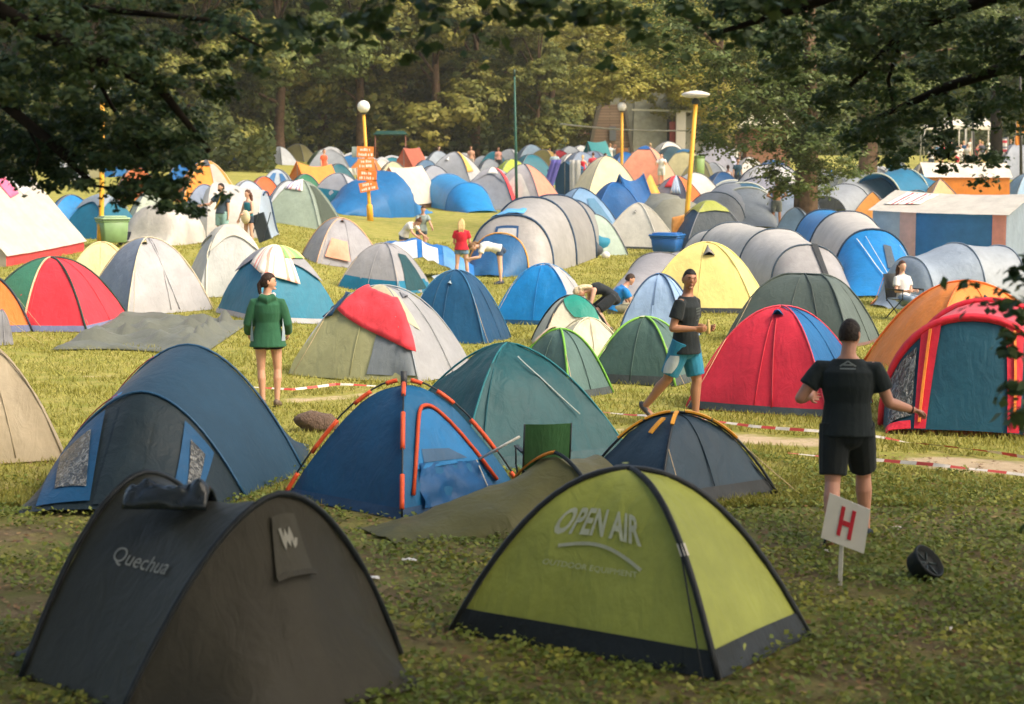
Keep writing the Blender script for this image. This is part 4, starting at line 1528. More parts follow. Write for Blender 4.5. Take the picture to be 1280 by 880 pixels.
    t.drape('jacket', 'dark blue jacket lying on the beige and grey dome', 'jacket', fabric('1d4566', trans=0, rough=.9), ((3.80, 0.36), (4.12, 0.40), (4.06, 0.66), (3.80, 0.60)), 0.06, 8, 8, 0.06)
    t = dome('dark blue dome tent with pale triangular vents behind the beige dome', 570, 430, 140, 338, -20, 0.85, ['1d5a84', '174a70', '174a70', '1d5a84'], pole='2f6f98', pr=0.012, rnd=0.25, sag=0.02, wr=0.02)
    t.vent(3.9, 0.62, 0.12, 0.14, 0.1, 'b9c6cc')
    t.vent(0.52, 0.55, 0.06, 0.08, 0.06, 'a9c0cc')
    t.line('seam', '15486a', ((0.35, 0.03), (0.2, 0.96)), 0.01, 0.012)
    t = dome('teal tent under a grey fly with a striped towel on its roof', 349, 405, 164, 310, 33, 0.95, ['127a98', '0f7090', '0f7090', '107595'], base='9fa0a4', vb=0.05, fly='9b9ca2', vf=0.40, sc=0.22, pole=None, sag=0.0)
    t.drape('towel', 'white towel with coral stripes spread over the grey fly', 'towel', striped('towel_coral', 0, 3.0, ((0, 'f3ead8'), (0.45, 'f29a8a'), (0.6, 'f6eee0'), (0.78, 'f0a898'), (0.9, 'f3ead8'))), ((3.45, 0.46), (4.60, 0.30), (4.6, 0.97), (3.3, 0.97)), 0.07, 16, 12, 0.015)
    t.drape('towel', 'green and yellow striped towel on the far side of the fly', 'towel', striped('towel_green', 0, 2.0, ((0, '7fae68'), (0.4, 'e9d98a'), (0.6, 'f0b070'), (0.75, '8ab878'))), ((0.42, 0.60), (1.2, 0.62), (1.2, 0.93), (0.42, 0.95)), 0.075, 10, 8, 0.015)
    t = dome('grey blue dome tent with a pale yellow vent at left', 186, 395, 164, 297, 40, 0.95, ['b3b2b4', 'b0b0b2', 'a4a8b0', '8590a2'], pole='d8c9a8', pr=0.012, sag=0.0, rnd=0.1, wr=0.02)  # left side darker and bluer: shade put into the cloth colour
    t.vent(0.12, 0.70, 0.12, 0.14, 0.08, 'e9d090')
    t.line('seam', 'a2a2a6', ((0.6, 0.02), (0.35, 0.95)), 0.008, 0.01)
    dome('pale yellow low tent peeking out behind the grey blue dome', 128, 372, 110, 303, 10, 0.8, 'ead8a4', rnd=0.3, pole='d9c48c')
    t = dome('round dome tent of red and green panels with black piping', 66, 415, 168, 322, -8, 1.0, ['e23c48', 'e23c48', '3c7a60', '3f7d64'], base='6d7290', vb=0.06, pole='1e3a30', pr=0.022, sag=0.0, rnd=0.15)
    t.patch('green_panel', '3f7d64', ((0.0, 0.0), (0.46, 0.0), (0.46, 0.99), (0.0, 0.99)), 0.012, 8, 12)
    t.strap('ridge_tape', 'd8c8a0', ((0.46, 0.02), (0.46, 0.6), (0.46, 0.98)), 0.03, 0.02)
    dome('orange dome tent at the left edge beside the red green dome', -12, 418, 118, 345, 20, 0.9, ['f08236', 'ee7a30', 'ee7a30', 'f08236'], base='5d6484', pole='2a3142', pr=0.02)
    dome('tiny grey red shelter at the left edge in front of the orange dome', 3, 432, 30, 396, 30, 0.8, ['8e8f96', 'c8505a', '8e8f96', 'a04a58'], name='small_shelter', pole=None)
    t = dome('white grey dome tent with a looped seam left of the striped towel', 288, 372, 128, 282, 22, 0.9, ['b7bab8', 'b4b7b6', 'c2c2bc', 'bdbfbb'], fly='ccc7ba', vf=0.46, sc=0.22, pole=None, sag=0.0, rnd=0.1)
    t.strap('tape', 'e0d8c0', ((3.96, 0.50), (4.02, 0.25), (4.10, 0.02)), 0.03, 0.05)
    t.patch('side_vent', '85878e', ((1.3, 0.45), (1.7, 0.4), (1.6, 0.75), (1.45, 0.8)), 0.055, 5, 5)
    t = dome('grey dome tent with orange piping and a peach pouch', 429, 335, 110, 273, 20, 0.9, ['a2a1a6', '9a9aa0', '9a9aa0', 'a6a5a9'], pole='eab690', pr=0.014, rnd=0.2, sag=0.01, vent=(0.35, 0.70), ventcol='efae86')
    t.patch('pouch', 'f0a888', ((0.10, 0.08), (0.48, 0.06), (0.46, 0.30), (0.14, 0.32)), 0.08, 6, 6, 0.03)
    t = dome('mid grey dome tent with teal lower edge beside the dark blue dome', 482, 368, 118, 304, -28, 0.9, ['a8a7aa', 'a1a0a4', '9c9ca0', 'a0a0a4'], band=('17789a', 0.14), pole='8e8e94', pr=0.012, rnd=0.25, sag=0.02)
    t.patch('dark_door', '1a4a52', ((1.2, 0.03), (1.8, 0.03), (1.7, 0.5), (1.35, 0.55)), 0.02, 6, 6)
    t = dome('bright blue dome tent with a grey end beside the sitting man', 680, 407, 134, 330, -18, 0.8, ['1285cc', 'b9b8ba', 'b9b8ba', '1078ba'], base='12486a', vb=0.05, pole='1a78b4', pr=0.012, rnd=0.3, sag=0.0, wr=0.03)
    t = dome('cream dome tent with teal green fly and black edges', 716, 432, 104, 370, 8, 0.8, 'd5d2be', pole='20282c', pr=0.02, rnd=0.25, sag=0.0)
    t.patch('rain_fly', '159080', ((0.45, 0.34), (0.92, 0.28), (1.15, 0.97), (-0.3, 0.97)), 0.03, 8, 10, 0.01)
    t = dome('cream white dome tent wedged between two dark green tents', 735, 462, 110, 398, 12, 0.8, 'e3dcc0', rnd=0.25, pole='d6cfae', pr=0.012, sag=0.04, wr=0.03)
    t = dome('dark green dome tent with lime piping and a beige cloth on top', 700, 500, 134, 412, -40, 0.9, ['53706c', '5a7772', '4d6864', '496460'], base='3c4444', vb=0.08, pole='6fae3c', pr=0.018, sag=0.0, rnd=0.1)
    t.drape('towel', 'beige cloth laid over the green lime-piped tent', 'towel', fabric('e0cbb0', trans=.1, rough=.9), ((3.4, 0.42), (4.02, 0.50), (4.2, 0.95), (3.2, 0.95)), 0.05, 10, 8, 0.02)
    t = dome('dark green dome tent with lime piping and cream top before basketball shorts', 806, 483, 150, 397, -24, 0.9, ['48645c', '55706a', '48645c', '48645c'], base='39403f', vb=0.10, pole='7fb848', pr=0.018, sag=0.0, rnd=0.15, wr=0.02)
    t.patch('cream_top', 'd9dcb0', ((3.5, 0.88), (4.6, 0.88), (4.6, 0.99), (3.5, 0.99)), 0.03, 10, 4)
    t = dome('pale blue dome tent with dark piping and a slit vent', 824, 425, 108, 343, -22, 0.9, ['a8c4e4', '9ab8dc', '9ab8dc', 'a8c4e4'], pole='2c4a6c', pr=0.018, rnd=0.1, sag=0.0)
    t.patch('vent_slit', '6f88a8', ((0.49, 0.30), (0.53, 0.30), (0.52, 0.75), (0.50, 0.75)), 0.015, 3, 6)
    t.patch('top_cap', '3a80c0', ((3.6, 0.9), (4.5, 0.9), (4.5, 0.99), (3.6, 0.99)), 0.03, 10, 4)
    t = dome('pale yellow dome tent with a propped grey vent flap', 882, 392, 172, 303, -15, 0.85, 'eedc8a', base='2c3234', vb=0.05, pole='e2cf7c', pr=0.014, rnd=0.35, sag=0.0, wr=0.02)
    t.vent(0.62, 0.55, 0.11, 0.26, 0.16, '8d8884', name='vent_flap')
    tunnel('grey porch wing leaning against the pale yellow dome', (748, 388), (852, 352), ((0, 0.12, 0.04, 0), (0.7, 0.9, 0.95, 0), (1, 0.6, 0.8, 0)), ('9a989c', '9a989c'), hoop='7d7c82', hr=0.014)
    t = dome('dark grey green dome tent with flat ridge behind red dome', 1004, 435, 204, 343, -28, 0.8, ['54615c', '5c6964', '54615c', '566460'], pole='3c4844', pr=0.018, ridge=0.55, rnd=0.2, sag=0.0, base='6a4a3e', vb=0.03)
    t.line('tape', '36413e', ((0.78, 0.02), (0.7, 0.6), (0.55, 0.97)), 0.012, 0.015)
    # big grey tunnel in the middle
    t = tunnel('large grey tunnel tent with four dark hoops and a blue framed window', (628, 343), (722, 311), ((0, 1.26, 0.06, 0), (0.10, 1.25, 1.62, 0.08), (0.36, 1.36, 2.02, 0), (0.66, 1.34, 1.95, 0), (0.84, 1.22, 1.72, 0), (1.06, 1.0, 0.08, 0)), ('b3afab', 'aaa8a6', '9c9a99', '9a9897', '94928f'), hoop='22405c', hr=0.035, ex=0.85, m=26)  # front panel paler than the sides: light put into the greys
    t.patch('window_frame', '2b5684', ((0.05, 0.42), (0.05, 0.60), (0.165, 0.59), (0.165, 0.45)), 0.03, 6, 6)
    t.patch('window', 'c6c6c4', ((0.075, 0.44), (0.075, 0.575), (0.155, 0.57), (0.155, 0.46)), 0.045, 5, 5)
    t.patch('skylight', 'cfd0d0', ((0.44, 0.62), (0.44, 0.74), (0.54, 0.74), (0.54, 0.62)), 0.03, 5, 5)
    t.patch('roof_vent', '6b563c', ((0.46, 0.565), (0.46, 0.605), (0.53, 0.605), (0.53, 0.565)), 0.04, 3, 3)
    t.drape('towel', 'light blue towel lying on the roof of the grey tunnel tent', 'towel', fabric('5aa8dc', trans=.1, rough=.9), ((0.21, 0.44), (0.215, 0.66), (0.27, 0.68), (0.27, 0.46)), 0.05, 10, 6, 0.05)
    t = tunnel('half pitched blue tent with orange edge in front of the tunnel tent', (606, 346), (650, 338), ((0, 0.5, 0.05, 0), (0.35, 0.95, 1.15, 0.2), (1.0, 0.55, 0.06, 0)), ('2a6698', '205a8c'), hoop='e6a044', hr=0.025, wr=0.05)
    # grey long tunnel at right
    t = tunnel('long pale grey tunnel tent with a black rolled door strip', (1030, 372), (880, 332), ((0, 0.9, 0.05, 0), (0.10, 0.98, 1.20, 0.22), (0.34, 1.10, 1.50, 0.04), (0.72, 1.12, 1.46, 0), (0.92, 0.95, 1.1, 0), (1.08, 0.7, 0.08, 0)), ('a5a3a4', 'c2bfbb', 'c9c6c0', 'c6c3be', 'bcbab6'), hoop='2c4050', hr=0.025, ex=0.85, m=24)
    t.patch('door_strip', '303438', ((0.02, 0.42), (0.02, 0.46), (0.20, 0.475), (0.20, 0.43)), 0.05, 3, 10)
    t.strap('rolled_window', '51606e', ((0.46, 0.36), (0.56, 0.36)), 0.07, 0.04)
    t.patch('window', 'a6acb4', ((0.45, 0.22), (0.57, 0.22), (0.57, 0.35), (0.45, 0.35)), 0.02, 5, 5)
    t.strap('pole_pocket', '3a4a66', ((0.41, 0.10), (0.41, 0.36)), 0.07, 0.02)
    # blue and grey tunnel
    t = tunnel('blue fronted tunnel tent with a grey band between two dark hoops', (1104, 372), (1030, 322), ((0, 0.86, 0.05, 0), (0.14, 1.0, 1.55, 0.15), (0.55, 1.14, 1.78, 0.0), (1.0, 1.0, 1.5, 0)), ('1684cc', 'c5c1bc', '1a8ad2'), hoop='22364a', hr=0.03, ex=0.85, m=24)
    t.patch('window', '55626e', ((0.14, 0.36), (0.14, 0.44), (0.26, 0.45), (0.26, 0.39)), 0.03, 4, 4)
    t.line('guy_line', 'dfe6e6', ((0.30, 0.62), (0.05, 0.45)), 0.012, 0.05)
    MB().tube([t.P(0.30, 0.30, 0.03), t.adj(Vector((-2.2, -1.0, 0)))], 0.008, 4).build('guy_line', plain('e6e4da'), t.root)
    MB().tube([t.P(0.30, 0.55, 0.03), t.adj(Vector((-2.4, -0.2, 0)))], 0.008, 4).build('guy_line', plain('e6e4da'), t.root)
    # white frame tent
    t = ridge_tent('large white frame tent with blue wall and coral corner strips', (1285, 340), (1122, 331), 1.75, 2.25, 'd0cabe', '8f9fb0', wall=1.72, wallcol='3a7cb0', sag=0.08, name='frame_tent', over=0.12, back='c2beb8')
    L = t.L
    for x0, x1, c in ((-0.005, 0.40, 'f0a08e'), (L - 1.35, L - 0.85, 'f2b8a0'), (L - 0.85, L + 0.005, 'c9c4bc')):
        rows = [[t.adj(Vector((x0 + (x1 - x0) * q / 4, sgn, 1.70 * w / 4))) for q in range(5)] for sgn in (1.775,) for w in range(5)]
        MB().grid(rows).build('wall_strip', fabric(c), t.root)
    t.drape('flag', 'white flag with red lettering-like marks draped over the frame tent roof', 'flag', striped('flag_marks', 0, 2.5, ((0, 'ece6da'), (0.5, 'd8484c'), (0.62, 'ece6da'), (0.8, '4a6a9a'), (0.86, 'e5554f'))), ((0.66, 0.55), (0.90, 0.55), (0.94, 0.86), (0.70, 0.80)), 0.03, 10, 10, 0.02)
    # grey blue dome with woman
    t = tunnel('grey blue family tent with pale yellow trim behind the seated woman', (1098, 384), (1272, 380), ((0, 0.45, 0.05, 0), (0.22, 1.15, 1.12, 0), (0.55, 1.35, 1.42, 0), (0.86, 1.25, 1.35, 0), (1.12, 0.9, 0.1, 0)), ('94a3b4', '98a6b6', 'a6aeb6', '9aa6b2'), hoop='8793a2', hr=0.016, ex=0.85, m=24, smooth=True)
    t.strap('yellow_trim', 'd9dd9c', ((0.26, 0.72), (0.48, 0.70)), 0.07, 0.03)
    t.strap('orange_trim', 'ef9462', ((0.02, 0.97), (0.10, 0.85), (0.2, 0.80)), 0.12, 0.03)
    t.patch('yellow_patch', 'd9dd9c', ((0.80, 0.55), (0.86, 0.50), (0.90, 0.62), (0.84, 0.66)), 0.03, 4, 4)
    t.patch('yellow_patch', 'd9dd9c', ((0.66, 0.72), (0.71, 0.72), (0.70, 0.80), (0.68, 0.80)), 0.03, 4, 4)
    t.vent(0.60, 0.74, 0.05, 0.05, 0.08, '8a949e')


near_tents()
# ---------------------------------------------------------------- tents further back
def far_tents():
    D = dome
    # left side
    t = ridge_tent('cream canvas ridge tent with red skirt and washing on its roof at far left', (-70, 332), (62, 312), 1.75, 2.3, 'cdc7bb', 'bab2a2', wall=0.28, wallcol='de4a4e', sag=0.07, depth=(0.9, 4.6))
    for u0, u1, v0, m_, lb, nm in ((.56, .69, .34, fabric('ee7096', trans=.1, rough=.9), 'pink towel drying over the ridge of the cream canvas tent', 'towel'),
                                   (.73, .84, .35, fabric('d9dadc', trans=.1, rough=.9), 'pale shirt drying at the far end of the cream canvas ridge', 'shirt'),
                                   (.40, .53, .38, fabric('e2dcd8', trans=.1, rough=.9), 'white cloth drying left of the pink towel', 'cloth'),
                                   (.24, .37, .40, striped('purple_floral', 0, 4.0, ((0, 'd8d2dc'), (0.35, '5a4a9a'), (0.5, 'd8d2dc'), (0.8, '7a68b0'))), 'purple and white cloth on the near end of the canvas ridge', 'cloth'),
                                   (.86, .95, .40, fabric('5a7494', trans=.1, rough=.9), 'slate blue cloth at the end of the canvas ridge', 'cloth')):
        t.drape(nm, lb, nm, m_, ((u0, v0), (u1, v0 + .02), (u1, .515), (u0, .515)), 0.03, 8, 8, 0.02)
    D('grey over teal dome tent under the hanging leaves', 128, 299, 92, 244, -35, 0.9, ['17789a', '1a6e88', '17789a', '17789a'], fly='8e9ba8', vf=0.46, sc=0.2, pole=None, rnd=0.1)
    D('small bright blue dome tent behind the cream canvas tent', 90, 296, 62, 244, 20, 0.9, '2a8ccc')
    t = tunnel('white low tent with an open dark door by the green bin', (178, 306), (232, 300), ((0, 0.9, 0.1, 0), (0.3, 1.1, 1.15, 0), (0.8, 1.05, 1.1, 0), (1.1, 0.7, 0.05, 0)), ('cfcac1', 'd4cfc6', 'c8c4bc'), hoop=None, smooth=True, wr=0.05)
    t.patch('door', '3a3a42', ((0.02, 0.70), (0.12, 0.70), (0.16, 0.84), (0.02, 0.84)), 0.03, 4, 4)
    t = tunnel('wide white tarpaulin tent behind the strolling couple', (345, 296), (250, 292), ((0, 1.0, 0.05, 0), (0.15, 1.3, 1.45, 0), (0.8, 1.5, 1.65, 0), (1.15, 1.2, 0.1, 0)), ('a4b4c6', 'cfcac2', 'ccc8c0'), hoop=None, smooth=True, wr=0.06)
    t.line('door_edge', '2c4664', ((0.03, 0.3), (0.3, 0.35), (0.3, 0.62)), 0.03, 0.03)
    D('pale green dome tent behind the dangling branch', 190, 276, 52, 238, 20, 0.9, ['b4bfae', 'c3c4c2', 'b4bfae', 'b4bfae'])
    t = D('tall orange dome tent with a grey window and dark jacket on top', 258, 253, 76, 201, 22, 0.8, ['f0962e', 'f09a34', 'e88a28', 'ea8c2c'], pole='f4c890', rnd=0.25, pe=1.9)
    t.patch('window', 'b9b2a8', ((0.58, 0.25), (0.92, 0.25), (0.90, 0.72), (0.60, 0.72)), 0.03, 5, 5)
    t.patch('door', '3a3230', ((3.75, 0.02), (3.95, 0.02), (3.95, 0.55), (3.8, 0.55)), 0.03, 4, 5)
    t.drape('jacket', 'dark grey jacket hung over the top of the tall orange dome', 'jacket', fabric('4c5056', trans=0, rough=.9), ((0.15, 0.66), (0.62, 0.66), (0.7, 0.98), (0.2, 0.98)), 0.06, 8, 8, 0.05)
    D('blue tarpaulin tent behind the tall orange dome', 236, 247, 44, 198, 10, 0.8, '1a6fb4')
    D('slate blue low dome tent below the tall orange one', 256, 268, 50, 231, 10, 0.8, ['8f9cb4', '9aa4b8', '8f9cb4', '7f8ca8'])
    D('faded orange brown tent seen through the hanging leaves', 172, 250, 60, 209, 15, 0.8, ['c8703c', 'b8683c', 'b8683c', 'd47a3c'])
    t = D('pale blue grey dome tent with a white top vent', 310, 268, 62, 226, 20, 0.9, ['b4c0d0', 'a8b6c8', 'a8b6c8', 'c0c8d2'])
    t.patch('white_cap', 'eee8dc', ((3.1, 0.55), (3.9, 0.55), (3.9, 0.97), (3.1, 0.97)), 0.03, 5, 4)
    D('red orange low dome tent below the tree trunks', 331, 253, 40, 221, 15, 0.9, ['ee6a34', 'ee7038', 'e8602c', 'ee6a34'])
    t = D('small grey dome tent with blue mesh windows', 348, 248, 36, 212, 5, 0.9, ['b3bec8', 'a8b4c0', 'a8b4c0', 'b3bec8'])
    t.patch('mesh_window', '3a74a8', ((0.08, 0.2), (0.36, 0.2), (0.4, 0.62), (0.2, 0.62)), 0.03, 4, 4)
    t.patch('mesh_window', '3a74a8', ((0.64, 0.2), (0.92, 0.2), (0.8, 0.62), (0.6, 0.62)), 0.03, 4, 4)
    D('grey dome tent just behind the sage green tent', 364, 273, 52, 226, 10, 0.9, 'bcc0c6', rnd=0.2)
    t = D('sage green dome tent with an open dark door and white cloth', 380, 284, 92, 226, -22, 0.85, ['a9b8a6', '8f9c90', 'a9b8a6', 'b2c0b0'], pole='8a9488', rnd=0.2, pe=1.8)
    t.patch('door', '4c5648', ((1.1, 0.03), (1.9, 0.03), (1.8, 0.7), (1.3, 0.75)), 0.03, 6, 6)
    t.drape('cloth', 'white cloth with purple print over the sage green tent', 'cloth', striped('purple_print', 0, 2.2, ((0, 'efe8e2'), (0.5, '7a64b0'), (0.62, 'efe8e2'), (0.78, 'e8a0a8'))), ((3.9, 0.55), (4.7, 0.55), (4.7, 0.97), (3.7, 0.97)), 0.05, 10, 6, 0.02)
    D('grey topped dome tent with teal lower wall behind the signpost', 426, 262, 58, 217, -20, 0.9, ['9fa3ac', 'b6b7ba', '9fa3ac', '9fa3ac'], band=('1a7088', 0.3))
    D('dark green dome tent under the orange ridge tent', 383, 250, 42, 218, 15, 0.9, ['2f7a58', '2a6c50', '2a6c50', '3f8a66'])
    ridge_tent('plain orange ridge tent with sagging roof under the far trees', (372, 236), (392, 225), 1.15, 1.35, 'e8933c', 'dd8030', sag=0.2, depth=(1.5, 1.2))
    D('dark teal dome tent behind the person in orange', 424, 237, 30, 205, 15, 0.9, '1f6470')
    t = tunnel('sprawling bright blue tarpaulin tent at the foot of the signpost', (418, 266), (512, 266), ((0, 0.5, 0.05, 0), (0.35, 1.5, 1.3, 0), (0.62, 1.7, 1.9, 0.1), (0.8, 1.3, 0.8, 0.1), (1.08, 0.9, 0.12, 0)), ('1a70ae', '166ca8', '146aa6', '3a86c4'), hoop=None, wr=0.16, sag=0.06)
    t.guy(0.5, 0.9, 0.8, 'd8e0e8', 0.008)
    ridge_tent('beige roofed ridge tent with orange gable beside the blue tarpaulin', (487, 260), (530, 246), 0.98, 1.85, 'e4d6c0', 'ee7434', sag=0.06, depth=(1.3, 2.6), wall=0.22, wallcol='8a6a4c')
    # centre
    t = tunnel('azure blue tunnel tent behind the beige ridge tent', (604, 266), (545, 254), ((0, 0.7, 0.1, 0), (0.3, 1.05, 1.2, 0), (0.75, 1.15, 1.45, 0), (1.1, 0.8, 0.1, 0)), ('1c8cd0', '2a94d4', '1886c8'), hoop='2a78b0', smooth=True)
    D('azure pointed tent with white guy lines in front of it', 592, 262, 56, 224, -12, 0.8, ['1c86c4', '2a90cc', '1878b4', '187cb8'], pe=1.15, guys=2)
    t = D('tall pale grey dome tent at the centre back', 569, 243, 56, 190, -20, 0.9, ['a9acb2', 'b6b8bc', 'a4a7ae', 'a4a7ae'], pe=1.75, vent=(0.3, .6), ventcol='dcdcda')
    t.drape('towel', 'yellow towel hung on the right side of the tall pale grey dome', 'towel', fabric('eebc62', trans=.1, rough=.9), ((1.0, 0.35), (1.5, 0.35), (1.5, 0.9), (1.1, 0.9)), 0.06, 6, 6, 0.02)
    D('grey dome tent with a black edged awning left of the tall grey dome', 542, 249, 56, 207, 15, 0.8, ['9ea2ac', 'b0b2b8', '9498a2', '9498a2'], pole='3a4250', rnd=0.2)
    t = D('grey and teal dome tent with a white and coral strip', 616, 262, 64, 211, -15, 0.9, ['a3a4aa', '1a6f7e', 'a3a4aa', 'a3a4aa'], fly='a6a6ac', vf=0.45)
    t.drape('towel', 'coral red towel along the edge of the grey and teal dome', 'towel', fabric('ee5058', trans=.1, rough=.9), ((1.0, 0.05), (1.35, 0.05), (1.35, 0.93), (1.0, 0.95)), 0.08, 6, 8, 0.02)
    t.drape('cloth', 'plain white cloth on top of the grey and teal dome', 'cloth', fabric('eee8de', trans=.1, rough=.9), ((0.35, 0.62), (0.9, 0.62), (0.9, 0.97), (0.4, 0.97)), 0.08, 6, 6, 0.02)
    D('lime green arched tent by the tall green pole', 640, 236, 34, 199, 15, 0.9, ['b4c44c', 'a4b440', 'b4c44c', 'b4c44c'], rnd=0.3)
    t = D('pale grey dome tent with coral panel beside the green pole', 655, 262, 76, 205, -25, 0.9, ['bdbcbe', 'f09a80', 'b4b4b8', 'c4c4c4'], pe=1.7)
    t.arch('door', 'dfe0d8', 0, 0.1, 0.9, 0.02, 0.6, 0.03)
    D('teal and pale blue dome tent left of the olive one', 663, 231, 34, 193, 20, 0.9, ['1f6f80', '8fb0cc', '1f6f80', '1f6f80'])
    D('olive and yellow small dome tent under the trees', 680, 224, 30, 187, -20, 0.9, ['7c7440', 'e8c05c', '7c7440', '7c7440'])
    D('bright red small dome tent at the far back', 698, 219, 20, 188, 20, 0.9, 'd6303c')
    D('grey far dome tent beside the bright red one', 712, 214, 24, 183, 10, 0.9, ['9ea4aa', 'b2b6b8', '9ea4aa', '9ea4aa'])
    D('sea grey far dome tent behind two teal domes', 664, 214, 24, 181, 10, 0.9, '8298aa')
    D('white low dome tent in front of the red one', 714, 226, 30, 192, 15, 0.9, 'e0dad2')
    t = ridge_tent('tall teal and white ridge tent at the back of the field', (735, 214), (744, 208), 1.1, 2.0, '2a8a90', '1c8088', sag=0.1, depth=(1.2, 1.2))
    t.patch('white_panel', 'e6e0d4', ((0.1, 0.55), (1, 0.55), (1, 1), (0.1, 1)), 0.03, 5, 5)
    D('slate grey twin dome tent below the teal ridge tent', 726, 228, 26, 190, 15, 0.9, '8494aa')
    D('slate grey dome tent right of its twin below the teal ridge tent', 742, 227, 26, 189, -15, 0.9, '7f8ca2')
    D('grey white dome tent half behind the teal ridge tent', 726, 213, 18, 182, 15, 0.9, 'c6c6c2')
    t = ridge_tent('tall navy tent with a purple curtain and white drape', (706, 243), (716, 240), 0.55, 1.7, '2a5a7c', '2a5a7c', sag=0.05, depth=(.5, 1.0), wall=1.3)
    for (x0, w_, c, nm, lb) in ((-0.42, 0.55, '6f68b8', 'curtain', 'purple curtain hanging from the tall navy tent'), (0.62, 0.6, 'd8d4cc', 'curtain', 'off white curtain beside the purple one')):
        rows = []
        for j in range(9):
            k = j / 8
            rows.append([t.adj(Vector((-0.12 - 0.35 * (1 - k) * (1 if x0 < 0 else 0.5) + 0.06 * math.sin(i * 1.9), -(x0 + w_ * (i / 8 - 0.5) - (0.45 * (1 - k) if x0 < 0 else -0.1 * (1 - k))), 1.75 * k + 0.03))) for i in range(9)])
        o = MB().grid(rows).build(nm, fabric(c), None, loc=t.root.location, rz=t.yaw)
        tag(o, lb, 'curtain')
        so = o.modifiers.new('s', 'SOLIDIFY')
        so.thickness = 0.01
    D('pale straw yellow dome tent behind the shirtless person in red shorts', 757, 246, 52, 195, 18, 0.9, ['efdfae', 'ecc870', 'efdfae', 'f2e6c4'], pe=1.8, rnd=0.2)
    D('blue small dome tent left of the coral dome', 781, 225, 24, 190, 15, 0.9, ['1f6fb8', '2a78bc', '1f6fb8', '1f6fb8'])
    t = D('large coral dome tent with a blue top cap', 807, 231, 52, 183, -20, 0.9, ['f0a282', 'f2ac8c', 'f0a282', 'f0a282'], pe=1.75)
    t.patch('top_cap', '2468b0', ((3.0, 0.76), (5.0, 0.76), (5.0, 0.99), (3.0, 0.99)), 0.05, 12, 4)
    D('white far dome tent behind the coral one', 835, 213, 36, 177, 15, 0.9, ['e0dcd0', 'c4c8c4', 'e0dcd0', 'e0dcd0'], rnd=0.2)
    D('teal grey smooth dome tent right of the coral dome', 839, 219, 30, 183, 10, 0.9, '6f96a4', rnd=0.3)
    D('straw and blue topped dome tent on the open grass', 856, 224, 30, 187, -15, 0.9, ['cfc698', 'bfb888', 'cfc698', 'd4cca4'], fly='3a78a8', vf=0.72, sc=0.1)
    t = D('dark grey dome tent with red and blue flags and orange side', 845, 268, 52, 220, -28, 0.9, ['7d8090', 'ee7a3c', '7d8090', '7d8090'], pole='5a5c68', pe=1.75)
    t.drape('flag', 'red cloth draped on the dark grey dome', 'flag', fabric('e24a54', trans=.1, rough=.9), ((0.22, 0.5), (0.52, 0.5), (0.5, 0.96), (0.2, 0.96)), 0.05, 6, 6, 0.02)
    t.drape('flag', 'blue and white cloth draped on the dark grey dome', 'flag', striped('blue_flag', 0, 3.0, ((0, 'dfe4e8'), (0.4, '5a8cbc'), (0.6, 'dfe4e8'), (0.8, '6f9cc4'))), ((0.5, 0.36), (0.85, 0.36), (0.8, 0.94), (0.55, 0.94)), 0.055, 6, 6, 0.02)
    D('off white dome tent behind the yellow lamp post', 868, 264, 44, 216, 15, 0.9, ['dad6cc', 'c4c4c2', 'dad6cc', 'dad6cc'])
    # royal blue group
    D('royal blue round dome tent beside the twin peaked tent', 768, 274, 58, 228, 12, 0.9, ['0e66ac', '0b5a98', '0b5a98', '106cb0'], pole='1a68b4', rnd=0.3, pe=1.9)
    ridge_tent('royal blue twin peaked ridge tent with sagging roof', (775, 268), (806, 277), 1.25, 1.75, '1062a6', '0d5896', sag=0.32, depth=(1.0, .5))
    t = tunnel('amber yellow porch flap behind the twin peaked tent', (828, 268), (816, 262), ((0, 0.7, 0.5, 0), (0.5, 0.7, 1.7, 0), (1, 0.5, 0.9, 0)), ('efb24a', 'efb24a'), hoop=None, depth=(-1.0, 1.0), ex=1.4)
    t = D('blue grey dome tent with a clear side window right of the grey tunnel', 725, 300, 64, 235, 20, 0.9, ['7fa6cc', '6a94bc', '7fa6cc', '9ab8d4'], pole='2c4a68', rnd=0.2, pe=1.75)
    t.patch('window', '4f88ac', ((0.52, 0.2), (0.9, 0.2), (0.82, 0.6), (0.56, 0.6)), 0.03, 5, 5)
    t = tunnel('coral fabric cone with a red mouth lying beside the off white dome', (762, 298), (722, 284), ((0, 0.55, 0.65, 0.2), (0.15, 0.6, 0.8, 0.1), (1.0, 0.12, 0.15, 0)), ('e23a4a', 'f08a78'), hoop=None, name='fabric_cone', wr=0.02)
    D('mint grey low dome tent behind the rear of the grey tunnel', 742, 318, 40, 268, 10, 0.9, 'b4c6b8')
    t = D('off white dome tent with a grey side beside the blue bin', 798, 312, 98, 254, -24, 0.85, ['e0dbcc', 'a9a79e', 'd0ccc0', 'd4d0c4'], base='3a4040', vb=0.04, pole='c8c4b8', pe=1.6, rnd=0.1)
    t.vent(0.5, 0.62, 0.08, 0.08, 0.05, 'd0ccc0')
    tunnel('crumpled grey green tarpaulin shelter behind the blue bin', (858, 306), (815, 292), ((0, 0.8, 0.3, 0), (0.3, 1.2, 1.5, 0.1), (0.7, 1.1, 1.6, 0), (1.1, 0.8, 0.3, 0)), ('8c8c7e', '9a9a8c', 'a6a698'), hoop=None, wr=0.16)
    t = D('dark tent with an olive green top behind the yellow lamp post', 886, 317, 62, 252, 15, 0.8, ['2a3a44', '1f4a64', '2a3a44', '24506c'], fly='a3aa4c', vf=0.66, sc=0.05, rnd=0.25, pe=1.9)
